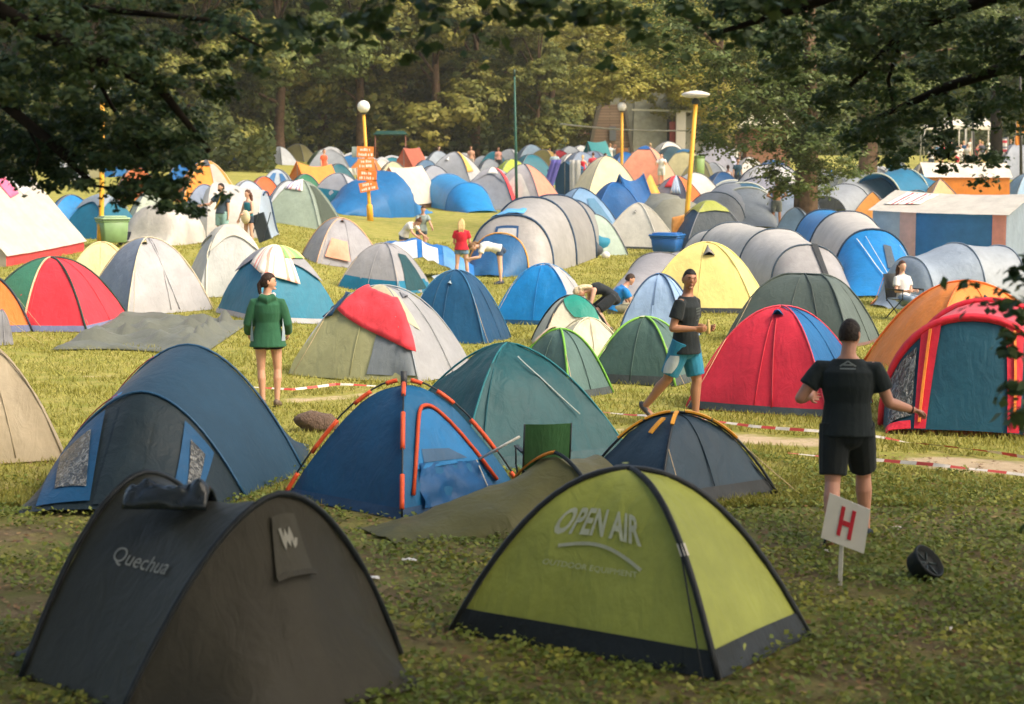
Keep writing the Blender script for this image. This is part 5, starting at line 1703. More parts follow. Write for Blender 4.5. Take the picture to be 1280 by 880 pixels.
    t = tunnel('grey tunnel tent with a wide plain front in the right middle', (884, 287), (930, 272), ((0, 0.9, 0.1, 0), (0.2, 1.2, 1.35, 0), (0.7, 1.3, 1.55, 0), (1.1, 1.0, 0.1, 0)), ('a8adb2', 'a2a7ae', '9ea3aa'), hoop='5a7080', smooth=True)
    D('navy blue dome tent behind the person in a white tank top', 902, 252, 44, 215, 10, 0.9, ['1f5c92', '1a5080', '1f5c92', '1f5c92'])
    t = tunnel('grey tunnel tent with a teal stripe along its arch', (940, 286), (915, 262), ((0, 1.0, 0.1, 0), (0.2, 1.25, 1.45, 0.1), (0.35, 1.28, 1.55, 0.1), (1.0, 1.1, 1.3, 0)), ('a3acb4', '2c6c8c', 'a6adb2'), hoop='dadccc', hr=0.04)
    t = tunnel('lavender grey arched tunnel tent behind the shirtless man', (950, 279), (968, 252), ((0, 1.3, 0.1, 0), (0.12, 1.5, 1.75, 0.05), (0.5, 1.6, 2.05, 0), (1.0, 1.4, 1.8, 0)), ('a9aab8', 'c8c6c4', 'b9bac0'), hoop='3a4656', hr=0.035)
    D('pale blue tent wall behind the thick tree trunk', 988, 282, 44, 231, 10, 0.7, ['9aaecb', '8fa4c4', '9aaecb', '9aaecb'], pe=2.6)
    t = D('small steel blue dome tent at the foot of the thick tree trunk', 994, 292, 40, 260, -15, 0.9, ['7f9cb8', '8aa4bc', '7f9cb8', '7f9cb8'])
    t = tunnel('low wide grey tent behind the tree trunk', (1030, 272), (1095, 262), ((0, 1.0, 0.9, 0), (0.4, 1.2, 1.3, 0), (0.8, 1.5, 1.6, 0), (1.1, 1.2, 1.2, 0)), ('9aa0a8', 'a3a8ac', 'b4b6b8'), hoop='6a7078', smooth=True)
    t = D('sage dome tent with a white bag shaped panel right of the tree trunk', 1056, 247, 44, 214, 10, 0.9, ['a6ae9c', '8c9488', 'a6ae9c', 'e0d8c4'], rnd=0.25)
    D('orange beige low tent behind the white frame tent', 1090, 286, 44, 240, -15, 0.8, ['eea85c', 'f0b878', 'eea85c', 'ee8a48'], pe=1.3)
    t = tunnel('teal blue draped half tunnel tent with a pale arch', (1095, 268), (1160, 262), ((0, 1.35, 1.75, 0), (0.5, 1.45, 1.9, 0), (0.95, 1.2, 1.5, 0), (1.15, 1.0, 0.1, 0)), ('1a7096', '176a90', '15628a'), hoop='c8ccb8', hr=0.035, wr=0.12)
    D('teal low dome tent in front of the draped half tunnel', 1146, 278, 50, 238, 10, 0.8, '1c6478', rnd=0.3)
    D('peach ridge shaped dome tent left of the orange house tent', 1174, 268, 26, 224, 10, 0.8, ['eeb07a', 'f0c090', 'eeb07a', 'eeb07a'], pe=1.2)
    t = ridge_tent('orange house tent with a cream roof at the right', (1254, 262), (1206, 262), 1.3, 2.1, 'ece2d0', 'f0a860', wall=1.5, wallcol='e08a34', sag=0.03, name='frame_tent', back='6a5a50', over=0.1, depth=(-3.6, 0.3), splay=1.12)  # lighter gable, deeper wall: sunlight put into the orange
    D('blue grey tent half cut by the right edge behind the orange house tent', 1284, 256, 34, 217, 10, 0.8, '8fb0c8')
    D('dark slate far tent between orange dome and lamp', 533, 232, 24, 200, 10, 0.9, '5f7c98')
    D('beige striped small dome tent behind the signpost', 492, 233, 28, 202, 10, 0.9, ['cabf9c', '6f86a0', 'cabf9c', 'cabf9c'])
    ridge_tent('red brown far tent under the trees behind the signpost', (505, 228), (509, 218), 1.2, 2.0, 'b8644c', 'c87058', sag=0.05, depth=(0.8, 1.6))
    D('dark grey far dome tent at the foot of the tree trunks', 520, 222, 26, 196, 10, 0.9, '6a7078')
    D('slate far dome tent left of the tall pale grey dome', 548, 220, 18, 189, 10, 0.9, 'a8b2bc')
    D('grey low far tent under the trees at the centre', 612, 225, 30, 199, 10, 0.9, '8c929a')
    D('lavender white tent among the festival clutter by the green bin', 893, 222, 34, 177, -15, 0.8, ['c9c8d6', 'b9b9ca', 'c9c8d6', 'c9c8d6'])
    D('small vivid blue tent right of the lavender white one', 905, 220, 12, 190, 10, 0.9, '2f78b0')
    D('deep blue tent by the brick hut', 966, 238, 30, 200, 10, 0.7, '1a5f96', pe=2.4)
    t = D('grey tarpaulin tent behind the orange house tent', 1270, 224, 44, 180, 8, 0.7, ['9aa2b0', '8a93a4', '9aa2b0', '9aa2b0'], pe=2.2)
    D('purple tinted low tent at the left edge behind the cream canvas', 22, 285, 50, 237, 10, 0.8, ['5a5a9c', 'd8d4dc', '5a5a9c', '5a5a9c'])


far_tents()


def filler_tents():
    """the small tents packed up to the tree line"""
    rnd = random.Random(12)
    hexes = dict(teal=('1f7a8c', '1a6a7c'), grey=('9aa0a8', 'b0b4b8'), green=('4f7a58', '406a4c'), blue=('2470ac', '1f6298'), white=('d8d4ca', 'c8c6c0'), orange=('e68a40', 'dc7c34'), red=('cc4048', 'b83840'), yellow=('dcc074', 'd0b468'), navy=('2c4a68', '263f5a'), khaki=('8c8860', '7c7854'))
    places = [(228, 108, ('teal', 'grey', 'khaki', 'white'), 'under the left boughs'), (296, 112, ('grey', 'navy', 'green'), 'right of the tall orange dome'), (345, 116, ('teal', 'white', 'grey', 'khaki'), 'below the leftmost trunks'),
              (438, 112, ('green', 'grey', 'blue', 'orange', 'white'), 'behind the signpost'), (530, 114, ('teal', 'khaki', 'grey', 'red', 'navy'), 'behind the beige ridge tent'), (610, 118, ('blue', 'grey', 'teal', 'white'), 'left of the tall green pole'),
              (668, 122, ('grey', 'navy', 'green', 'orange'), 'near the group under the trees'), (845, 118, ('grey', 'blue', 'red'), 'before the concrete hut'), (905, 108, ('khaki', 'grey', 'teal', 'white'), 'by the brick hut'),
              (1045, 92, ('grey', 'blue', 'white', 'khaki'), 'behind the thick trunk'), (1125, 96, ('grey', 'teal', 'orange', 'white'), 'behind the draped half tunnel'), (1215, 90, ('grey', 'navy', 'khaki'), 'behind the orange house tent'), (110, 92, ('grey', 'khaki', 'blue'), 'behind the cream canvas tent')]
    for px, Y, cs, where in places:
        for i, c in enumerate(cs):
            x = px + (i - (len(cs) - 1) / 2) * 19 + rnd.uniform(-5, 5)
            y = Y + rnd.uniform(-5, 7)
            p = at(x, 300, y)
            g = ground(p.x, y)
            yb = 440 - F * math.tan(math.atan2(g - EYE, math.hypot(p.x, y)) + PITCH)
            h = rnd.uniform(1.05, 1.4)
            a, b = hexes[c]
            dome('small %s dome tent %s' % (c, where), x, yb, rnd.uniform(1.9, 2.7) * F / y, yb - h * F / y, rnd.uniform(-40, 40), .85, [a, b, a, b], rnd=rnd.uniform(0, .25), pe=rnd.uniform(1.8, 2.3), fly=None if rnd.random() < .6 else 'bcbec0', vf=.5)


filler_tents()


# half-erected blue tent in the hands of the two women
def limp():
    A = G(516, 347)
    t = Tent('collapsed_tent', 'limp blue and white tent being set up by two women', TG_DOME, A.x, A.y, 0.1, False)
    mb = MB()
    rows = []
    for j in range(19):
        row = []
        for i in range(19):
            x, y = -0.9 + 2.6 * i / 18, -0.5 + 1.5 * j / 18
            e = max(0, 1 - ((x - 0.2) / 1.7) ** 2 - ((y - 0.25) / 0.95) ** 2)
            z = 1.15 * e ** 0.6 * (1 - 0.35 * (i / 18)) + 0.14 * noise.noise(Vector((x * 2.2, y * 2.2, 3))) * (0.3 + e) + 0.07 * noise.noise(Vector((x * 6, y * 6, 5)))
            row.append(t.adj(Vector((x, y, max(z, 0.015)))))
        rows.append(row)
    mb.grid(rows)
    mb.build('body', fabric('1a72c0'), t.root)
    for (i0, i1, j0, j1, nm) in ((2, 7, 0, 7, 'white_panel'), (8, 11, 0, 6, 'white_panel')):
        MB().grid([[p + Vector((0, -0.012, 0.014)) for p in r[i0:i1 + 1]] for r in rows[j0:j1 + 1]]).build(nm, fabric('e9e6e0'), t.root)
    MB().grid([[p + Vector((0, -0.012, 0.014)) for p in r[12:18]] for r in rows[0:9]]).build('mesh_panel', fabric('5a9ad0'), t.root)


limp()


# crumpled tent fly spread on the grass
def fly_sheet():
    A = G(160, 440)
    B = G(160, 402)
    L = (B - A).length
    W = 200 * A.y / F
    rows = []
    for j in range(25):
        row = []
        for i in range(49):
            x, y = (i / 48 - 0.5) * W, j / 24 * L
            y += 0.30 * math.sin(i / 48 * 5) * (1 - j / 24) - 0.5 * max(0, abs(i / 48 - 0.5) - 0.3) * (j / 24 - .5) * 4
            r1 = abs(noise.noise(Vector((x * 0.9 + y * 0.8, y * 1.4 - x * .3, 7))))
            r2 = abs(noise.noise(Vector((x * 2.3, y * 2.6 + x, 2))))
            edge = min(1, min(i, 48 - i) / 6, min(j, 24 - j) / 4)
            z = 0.012 + edge * (0.22 * (1 - min(1, r1 * 2)) ** 1.6 + 0.05 * (1 - min(1, r2 * 2.0)) + (0.10 if i > 40 else 0) * edge)
            row.append(Vector((x, y, z + ground(A.x + x, A.y + y) - A.z)))
        rows.append(row)
    o = MB().grid(rows).build('fly_sheet', fabric('66695d', trans=0.05), None, loc=A)
    so = o.modifiers.new('s', 'SOLIDIFY')
    so.thickness = 0.01
    so.offset = 1
    tag(o, 'crumpled olive grey tent sheet spread on the grass', 'tarpaulin')


fly_sheet()


# ---------------------------------------------------------------- people
def V3(*a):
    return Vector(a)


def unit(v):
    v = Vector(v)
    return v.normalized()


def skin_mat(c):
    key = ('skin', c)
    if key in MATS:
        return MATS[key]
    m, n, l = new_mat('skin')
    out = n.new('ShaderNodeOutputMaterial')
    pr = n.new('ShaderNodeBsdfPrincipled')
    tc = n.new('ShaderNodeTexCoord')
    nz = n.new('ShaderNodeTexNoise')
    nz.inputs['Scale'].default_value = 12
    nz.inputs['Detail'].default_value = 5
    l.new(tc.outputs['Object'], nz.inputs['Vector'])
    mx = n.new('ShaderNodeMix')
    mx.data_type = 'RGBA'
    l.new(nz.outputs[0], mx.inputs[0])
    mx.inputs[6].default_value = lin(c, 0.82)
    mx.inputs[7].default_value = lin(c, 1.1)
    l.new(mx.outputs[2], pr.inputs['Base Color'])
    pr.inputs['Roughness'].default_value = 0.55
    pr.inputs['Subsurface Weight'].default_value = 0.08
    pr.inputs['Subsurface Radius'].default_value = (0.02, 0.008, 0.004)
    l.new(pr.outputs[0], out.inputs[0])
    MATS[key] = m
    return m


def melt(mb, name, mat, voxel, smooth=3, parent=None):
    """weld the lofted pieces into one continuous skin"""
    o = mb.build(name, mat)
    r = o.modifiers.new('r', 'REMESH')
    r.mode = 'VOXEL'
    r.voxel_size = voxel
    r.use_smooth_shade = True
    if smooth:
        s = o.modifiers.new('s', 'SMOOTH')
        s.factor = 0.5
        s.iterations = smooth
    dg = bpy.context.evaluated_depsgraph_get()
    me = bpy.data.meshes.new_from_object(o.evaluated_get(dg))
    o.modifiers.clear()
    old = o.data
    o.data = me
    bpy.data.meshes.remove(old)
    me.name = name
    me.polygons.foreach_set('use_smooth', [True] * len(me.polygons))
    if parent is not None:
        o.parent = parent
    return o


def cap_tube(mb, pts, rad, n=12):
    """tapered limb with rounded ends"""
    pts = [Vector(p) for p in pts]
    a = unit(pts[0] - pts[1])
    b = unit(pts[-1] - pts[-2])
    P = [pts[0] + a * rad[0] * 0.75, pts[0] + a * rad[0] * 0.4] + pts + [pts[-1] + b * rad[-1] * 0.4, pts[-1] + b * rad[-1] * 0.75]
    Rr = [rad[0] * 0.45, rad[0] * 0.88] + list(rad) + [rad[-1] * 0.88, rad[-1] * 0.45]
    mb.tube(P, Rr, n)


def rings_along(mb, secs, n=20):
    """secs: (centre, side vector, front vector, rx, ry)"""
    mb.loft([[c + s * (rx * math.cos(2 * PI * k / n)) + f * (ry * math.sin(2 * PI * k / n)) for k in range(n)] for c, s, f, rx, ry in secs])


def hand(mb, w, d, nrm, side, curl, s):
    """palm, four unequal bent fingers and a thumb leaving the side of the palm"""
    d, nrm = unit(d), unit(nrm)
    nrm = unit(nrm - d * nrm.dot(d))
    x = d.cross(nrm) * side
    rings_along(mb, [(w - d * .01 * s, x, nrm, .026 * s, .018 * s), (w + d * .03 * s, x, nrm, .038 * s, .016 * s), (w + d * .075 * s, x, nrm, .042 * s, .015 * s), (w + d * .095 * s, x, nrm, .040 * s, .011 * s)], 12)
    for i, ln in enumerate((.072, .082, .076, .058)):
        off = (i - 1.5) * .021 * s
        b = w + d * (.088 - .004 * abs(i - 1.3)) * s + x * -off
        dd = unit(d + x * -(i - 1.5) * .07)
        pts = [b - dd * .012 * s, b]
        ang = 0
        for k, q in enumerate((.45, .32, .23)):
            ang += curl * (0.55 if k == 0 else 0.75)
            v = dd * math.cos(ang) + nrm * math.sin(ang)
            pts.append(pts[-1] + v * ln * q * s)
        mb.tube(pts, [.0095 * s, .0095 * s, .0088 * s, .008 * s, .0065 * s], 8)
    b = w + d * .022 * s + x * .030 * s
    pts = [b - x * .01 * s]
    for k, q in enumerate((.034, .028, .022)):
        v = unit(d * (.75 + .15 * k) + x * (.75 - .35 * k) + nrm * (0.3 + curl * .3 * k))
        pts.append(pts[-1] + v * q * s)
    mb.tube(pts, [.014 * s, .0125 * s, .0105 * s, .008 * s], 8)


def head_shape(mb, c, f, u, s, nose=1.0):
    """skull, jaw, brow, nose, lips, ears"""
    x = f.cross(u)          # the person's right to left
    nu, nv = 28, 22
    rings = []
    for i in range(nv + 1):
        t = PI * (i + .15) / (nv + .3)
        z = -math.cos(t)
        ring = []
        for k in range(nu):
            a = 2 * PI * k / nu
            px, py, pz = math.sin(t) * math.cos(a) * .077, math.sin(t) * math.sin(a) * .098, z * .118
            if pz < 0:
                q = -pz / .118
                px *= 1 - .30 * q ** 1.4
                py = py * (1 - .30 * q) + .016 * q if py > 0 else py * (1 - .42 * q) + .012 * q
            if py > 0.04 and -.02 < pz < .04:
                py -= .006 * math.exp(-((abs(px) - .032) / .016) ** 2) * math.exp(-((pz - .008) / .016) ** 2)
                py += .005 * math.exp(-((pz - .032) / .012) ** 2) * math.exp(-(px / .05) ** 2)
            ring.append(c + (x * px + f * py + u * pz) * s)
        rings.append(ring)
    mb.loft(rings)
    # nose
    rings_along(mb, [(c + (f * .088 + u * .022) * s, x, u, .007 * s, .006 * s), (c + (f * .098 + u * .004) * s, x, u, .010 * s, .010 * s), (c + (f * .107 - u * .016) * s, x, u, .0135 * s * nose, .010 * s), (c + (f * .098 - u * .022) * s, x, u, .012 * s, .006 * s)], 10)
    mb.ball(c + (f * .087 - u * .047) * s, (.020 * s, .016 * s, .008 * s), 10, 6)
    mb.ball(c + (f * .078 - u * .088) * s, (.026 * s, .024 * s, .018 * s), 10, 6)
    for sg in (-1, 1):
        p = c + (x * sg * .076 - f * .004 - u * .002) * s
        rings_along(mb, [(p - x * sg * .006 * s, f, u, .014 * s, .028 * s), (p + x * sg * .008 * s - f * .006 * s, f, u, .017 * s, .032 * s), (p + x * sg * .013 * s - f * .01 * s, f, u, .011 * s, .022 * s)], 10)


def hair_shape(mb, c, f, u, s, style):
    x = f.cross(u)
    nu, nv = 30, 22
    rings = []
    for i in range(nv + 1):
        t = PI * (i + .2) / (nv + .4)
        ring = []
        for k in range(nu):
            a = 2 * PI * k / nu
            px, py, pz = math.sin(t) * math.cos(a), math.sin(t) * math.sin(a), -math.cos(t)
            g = 1.10 + .035 * noise.noise(Vector((px * 5, py * 5, pz * 5 + len(style))))
            line = .42 if py > 0.45 else (.42 - (0.45 - py) / .6 * .75 if py > -.15 else -.42)
            if style == 'buzz':
                g = 1.045
            if style in ('long', 'tail', 'bun'):
                g = 1.12 + .02 * noise.noise(Vector((px * 3, py * 3, pz * 3)))
                line = .52 if py > .45 else (.52 - (.45 - py) / .5 * 1.0 if py > -.05 else -.6)
            if pz < line:
                g = .78
            ring.append(c + (x * px * .077 * g + f * (py * .098 * g - .002) + u * pz * .118 * g) * s)
        rings.append(ring)
    mb.loft(rings)
    if style == 'long':
        for dx in (-.045, 0, .045):
            p0 = c + (x * dx - f * .06 + u * .02) * s
            mb.tube([p0, c + (x * dx * 1.2 - f * .095 - u * .08) * s, c + (x * dx * 1.2 - f * .10 - u * .20) * s, c + (x * dx * 1.0 - f * .085 - u * .31) * s], [.05 * s, .05 * s, .045 * s, .012 * s], 10)
    if style == 'tail':
        p0 = c + (-f * .09 + u * .02) * s
        mb.tube([p0, c + (-f * .125 - u * .03) * s, c + (-f * .12 - u * .12 + x * .01) * s, c + (-f * .10 - u * .21 + x * .03) * s], [.03 * s, .032 * s, .026 * s, .008 * s], 10)
    if style == 'bun':
        mb.ball(c + (-f * .06 + u * .125) * s, (.042 * s, .042 * s, .04 * s), 12, 8)


STAND = dict(s1=(0, .03, 1), s2=(0, -.02, 1), legs=(((.06, 0, -1), (.02, .05, -1)), ((-.06, 0, -1), (-.02, .05, -1))), arms=(((.22, .05, -1), (.12, -.25, -1)), ((-.22, .05, -1), (-.12, -.25, -1))))


def person(label, loc, yaw, height=1.75, pose=None, skin='c99274', shirt=('2a3a44', 'tee'), bottom=('2a3a4a', 'shorts'), hair=('2a1e18', 'short'), shoes='3a3a3c', fem=False, near=False, build=1.0,
           face=(0, -1, 0), group=None, drop=0.0, shirt_long=0.0, curl=(.5, .5), palms=None, beard=None, twist=0.0):
    """one figure: body welded into a single skin; clothing, hair and shoes are its children. It faces -Y before turning by yaw."""
    p_ = dict(STAND)
    p_.update(pose or {})
    s = height / 1.76
    vox = 0.0075 if near else (0.014 if loc[1] < 60 else 0.022)
    bl = build
    s1, s2 = unit(p_['s1']), unit(p_['s2'])
    X = unit(V3(1, 0, 0))
    tx = unit(V3(math.cos(twist), math.sin(twist), 0))
    hipw = (.098 if fem else .092) * s
    pel = V3(0, 0, .93 * s)

    def bone(a, d, ln):
        return a + unit(d) * ln * s
    hips = [pel + X * hipw, pel - X * hipw]
    knees = [bone(hips[i], p_['legs'][i][0], .435) for i in (0, 1)]
    ank = [bone(knees[i], p_['legs'][i][1], .425) for i in (0, 1)]
    zmin = min(a.z for a in ank) - .075 * s if 'base' not in p_ else p_['base'] * s
    sh = V3(0, 0, -zmin - drop)
    for arr in (hips, knees, ank):
        for i in (0, 1):
            arr[i] = arr[i] + sh
    pel = pel + sh
    waist = pel + s1 * .20 * s
    chest = waist + unit(s1 + s2) * .14 * s
    neckb = chest + s2 * .20 * s
    shw = (.165 if fem else .19) * s * bl
    f1 = unit(s1.cross(X)) * -1
    if f1.y > 0 and abs(f1.y) > .3:
        f1 = -f1
    f2 = unit(X.cross(s2))
    f2 = -f2 if f2.dot(f1) < 0 else f2
    shl = [neckb - s2 * .07 * s + tx * shw, neckb - s2 * .07 * s - tx * shw]
    elb = [bone(shl[i], p_['arms'][i][0], .295) for i in (0, 1)]
    wri = [bone(elb[i], p_['arms'][i][1], .25) for i in (0, 1)]
    nd = unit(p_.get('neck', tuple(s2 + V3(0, 0, .6))))
    hf = unit(face)
    hf = unit(hf - nd * hf.dot(nd) * 0.6)
    hu = unit(nd - hf * nd.dot(hf))
    hc = neckb + nd * .085 * s + hu * .105 * s + hf * .018 * s
    sec = [(pel - s1 * .085 * s, X, f1, .12, .10), (pel, X, f1, .172 if fem else .162, .122), (pel + s1 * .07 * s, X, f1, .158 if fem else .155, .112), (waist, X, f1, .122 if fem else .142, .092), (chest - s2 * .02 * s, X, f2, .148 if fem else .168, .115),
           (chest + s2 * .09 * s, tx, f2, .150 if fem else .178, .112), (neckb - s2 * .06 * s, tx, f2, .125 if fem else .138, .082), (neckb, tx, f2, .085, .065), (neckb + nd * .03 * s, tx, f2, .058, .058)]

    def torso(mb, grow=0.0, a=0, b=9, low=0.0, hem=0.0):
        ss = []
        for i, (c, sd, fr, rx, ry) in enumerate(sec[a:b]):
            g = grow + (hem if i == 0 else 0)
            ss.append((c - (s1 * low * s if i == 0 else V3(0, 0, 0)), sd, fr, (rx * bl + g) * s, (ry * bl + g) * s))
        rings_along(mb, ss)
    body = MB()
    torso(body)
    cap_tube(body, [neckb - nd * .04 * s, neckb + nd * .05 * s, hc - hu * .03 * s], [.066 * s * bl, .056 * s * bl, .054 * s], 12)
    head_shape(body, hc, hf, hu, s)
    lk = 1.0 if not fem else .93
    for i in (0, 1):
        cap_tube(body, [hips[i] + V3(0, 0, .0), hips[i].lerp(knees[i], .35), hips[i].lerp(knees[i], .8), knees[i]], [q * s * bl * lk for q in (.088, .084, .064, .056)], 14)
        kd = unit(ank[i] - knees[i])
        cap_tube(body, [knees[i], knees[i].lerp(ank[i], .28) + f1 * -.012 * s, knees[i].lerp(ank[i], .65), ank[i]], [q * s * bl * lk for q in (.055, .060, .044, .036)], 14)
        fd = p_.get('feet', (None, None))[i]
        fd = unit(fd) if fd else unit(V3(.18 * (1 if i == 0 else -1), -1, -.08))
        hl = ank[i] - fd * .045 * s - V3(0, 0, .035 * s)
        cap_tube(body, [hl, ank[i] + fd * .05 * s - V3(0, 0, .038 * s), ank[i] + fd * .16 * s - V3(0, 0, .052 * s)], [.036 * s, .040 * s, .026 * s], 12)
        d = unit(elb[i] - shl[i])
        cap_tube(body, [shl[i] - tx * (.02 * s if i == 0 else -.02 * s), shl[i].lerp(elb[i], .4), elb[i]], [q * s * bl * lk for q in (.058, .049, .040)], 12)
        cap_tube(body, [elb[i], elb[i].lerp(wri[i], .3), wri[i]], [q * s * bl * lk for q in (.041, .042, .027)], 12)
        hd = unit(wri[i] - elb[i])
        pn = (palms[i] if palms and palms[i] else (-1 if i == 0 else 1, -.4, 0))
        hdir = p_.get('hands', (None, None))[i]
        hand(body, wri[i], hdir or hd, pn, 1 if i == 0 else -1, curl[i], s)
    o = melt(body, 'person', skin_mat(skin), vox, 2)
    tag(o, label, 'person', group)
    o.location = loc
    o.rotation_euler = (0, 0, yaw)
    # clothes
    sc, kind = shirt if shirt else (None, None)
    if kind:
        mb = MB()
        lo = .03 + shirt_long
        if kind == 'tank':
            torso(mb, .012, 1, 7, lo, .012)
        else:
            torso(mb, .027 if kind != 'jacket' else .036, 1, 8, lo, .02 if kind != 'jacket' else .045)
            fr = {'tee': .62, 'jacket': 1.0, 'long': 1.0, 'cap': .35}[kind]
            g = .022 if kind == 'tee' else (.030 if kind == 'jacket' else .016)
            for i in (0, 1):
                sg = 1 if i == 0 else -1
                dn = s2 * -.012 * s
                ins = [shl[i] - tx * sg * .10 * s + dn * 1.5, shl[i] - tx * sg * .045 * s + dn, shl[i] + tx * sg * .002 * s + dn * .5]
                inr = [.042 * s, (.056 * bl + g * .3) * s, (.056 * bl + g * .6) * s]
                pts = ins + [shl[i].lerp(elb[i], min(fr, 1) * .4), shl[i].lerp(elb[i], min(fr, 1))]
                rr = inr + [(.054 * bl + g * .9) * s, (.050 * bl + g * 1.3) * s]
                if fr >= 1:
                    pts += [elb[i].lerp(wri[i], .9)]
                    rr = inr + [(.052 * bl + g) * s, (.044 * bl + g) * s, (.034 * bl + g) * s]
                mb.tube(pts, rr, 14)
            if kind == 'jacket':
                mb.tube([neckb - f2 * .06 * s + tx * .10 * s, neckb - f2 * .10 * s + V3(0, 0, -.05 * s), neckb - f2 * .06 * s - tx * .10 * s], [.05 * s, .07 * s, .05 * s], 12)
        sh_o = melt(mb, {'jacket': 'jacket'}.get(kind, 'shirt'), fabric(sc, trans=0.05, rough=.85, bump=.22, cs=1.2), vox * 1.1, 9 if near else 4, o)
    if bottom:
        bc, bk = bottom
        mb = MB()
        torso(mb, .017, 0, 3, -.01)
        mb.ball(pel - s1 * .075 * s, (.150 * bl * s, .125 * bl * s, .10 * s), 16, 10)
        fr = {'shorts': .86, 'short': .36, 'long': 2.0, 'brief': .2, 'skirt': .6}[bk]
        g = .030 if bk == 'shorts' else .018
        for i in (0, 1):
            e = hips[i].lerp(knees[i], min(fr, 1))
            mb.tube([hips[i] + V3(0, 0, .03 * s), hips[i].lerp(knees[i], min(fr, 1) * .5), e], [(.098 * lk * bl + g * .6) * s, (.084 * lk * bl + g) * s, ((.084 if fr < .6 else .062) * lk * bl + g * 1.35) * s], 14)
            if fr > 1:
                mb.tube([knees[i].lerp(hips[i], .08), knees[i], knees[i].lerp(ank[i], .4), ank[i]], [.078 * s, .076 * s, .07 * s, .058 * s], 14)
        melt(mb, 'trousers' if fr > 1 else 'shorts', fabric(bc, trans=0.0, rough=.85, bump=.22, cs=1.2), vox * 1.1, 2, o)
    if hair:
        mb = MB()
        hair_shape(mb, hc, hf, hu, s, hair[1])
        melt(mb, 'hair', plain(hair[0], .65, .3, 0, .35, 40, .5), vox * .8, 1, o)
    if shoes:
        for i in (0, 1):
            mb = MB()
            fd = p_.get('feet', (None, None))[i]
            fd = unit(fd) if fd else unit(V3(.18 * (1 if i == 0 else -1), -1, -.08))
            zz = V3(0, 0, 1)
            sx = unit(fd.cross(zz))
            a = ank[i]
            rings_along(mb, [(a - fd * .085 * s - zz * .03 * s, sx, zz, .022 * s, .03 * s), (a - fd * .05 * s - zz * .025 * s, sx, zz, .040 * s, .050 * s), (a + fd * .03 * s - zz * .028 * s, sx, zz, .044 * s, .047 * s), (a + fd * .11 * s - zz * .046 * s, sx, zz, .048 * s, .031 * s), (a + fd * .19 * s - zz * .054 * s, sx, zz, .032 * s, .020 * s)], 12)
            mb.build('shoe', plain(shoes, .6, .3), o)
    x = hf.cross(hu)
    if near:
        for sg in (-1, 1):
            e = hc + (x * sg * .031 + hf * .0875 + hu * .009) * s
            MB().ball(e, (.009 * s, .006 * s, .0035 * s), 10, 6).build('eye', plain('6a5648', .4), o)  # eyeball takes the dark tone of the shaded socket
            MB().ball(e + hf * .005 * s, (.0052 * s, .0045 * s, .0046 * s), 8, 6).build('pupil', plain('1c1410', .3), o)
            MB().tube([hc + (x * sg * .015 + hf * .0945 + hu * .028) * s, hc + (x * sg * .034 + hf * .0925 + hu * .034) * s, hc + (x * sg * .05 + hf * .080 + hu * .028) * s], [.003 * s, .004 * s, .002 * s], 6).build('eyebrow', plain(hair[0] if hair else '3a2a20', .8), o)
        MB().tube([hc + (x * -.022 + hf * .093 - u_(hu, .047)) * s, hc + (hf * .1035 - u_(hu, .047)) * s, hc + (x * .022 + hf * .093 - u_(hu, .047)) * s], [.003 * s, .0055 * s, .003 * s], 6).build('mouth', plain('8e5048', .5), o)
    if beard:
        mb = MB()
        mb.ball(hc + (hf * .050 - hu * .078) * s, (.058 * s, .055 * s, .048 * s), 14, 10)
        melt(mb, 'beard', plain(beard, .9, .2, 0, .3, 60, .4), vox, 1, o)
    info = dict(o=o, wri=wri, elb=elb, hc=hc, neckb=neckb, pel=pel, f2=f2, s=s, chest=chest, shl=shl, hips=hips, knees=knees, ank=ank, hf=hf, hu=hu)
    return info


def u_(v, k):
    return v * k


def feet(px, py):
    p = G(px, py)
    return (p.x, p.y, p.z)


def deep(px, Y):
    p = at(px, 300, Y)
    return (p.x, Y, ground(p.x, Y))


def print_on(info, front, cx, cz, strokes, col, w=.012):
    """a small printed mark lying on the shirt"""
    o = info['o']
    sh = [c for c in COL.objects if c.parent == o and c.name.startswith('shirt')][0]
    f = info['f2'] * (1 if front else -1)
    mb = MB()
    s = info['s']
    for (x0, z0, x1, z1) in strokes:
        a, b = Vector((cx + x0, 0, cz + z0)) * s, Vector((cx + x1, 0, cz + z1)) * s
        d = (b - a).normalized()
        q = Vector((-d.z, 0, d.x)) * w / 2
        rows = []
        for i in range(5):
            p = a.lerp(b, i / 4)
            row = []
            for k in (-1, 1):
                org = info['chest'] + p + q * k + f * .5
                ok, loc, nn, _ = sh.ray_cast(org, -f)
                if not ok:
                    loc, nn = org - f * .36, f
                row.append(loc + nn * .003)
            rows.append(row)
        mb.grid(rows)
    mb.build('print', plain(col, .8), sh)


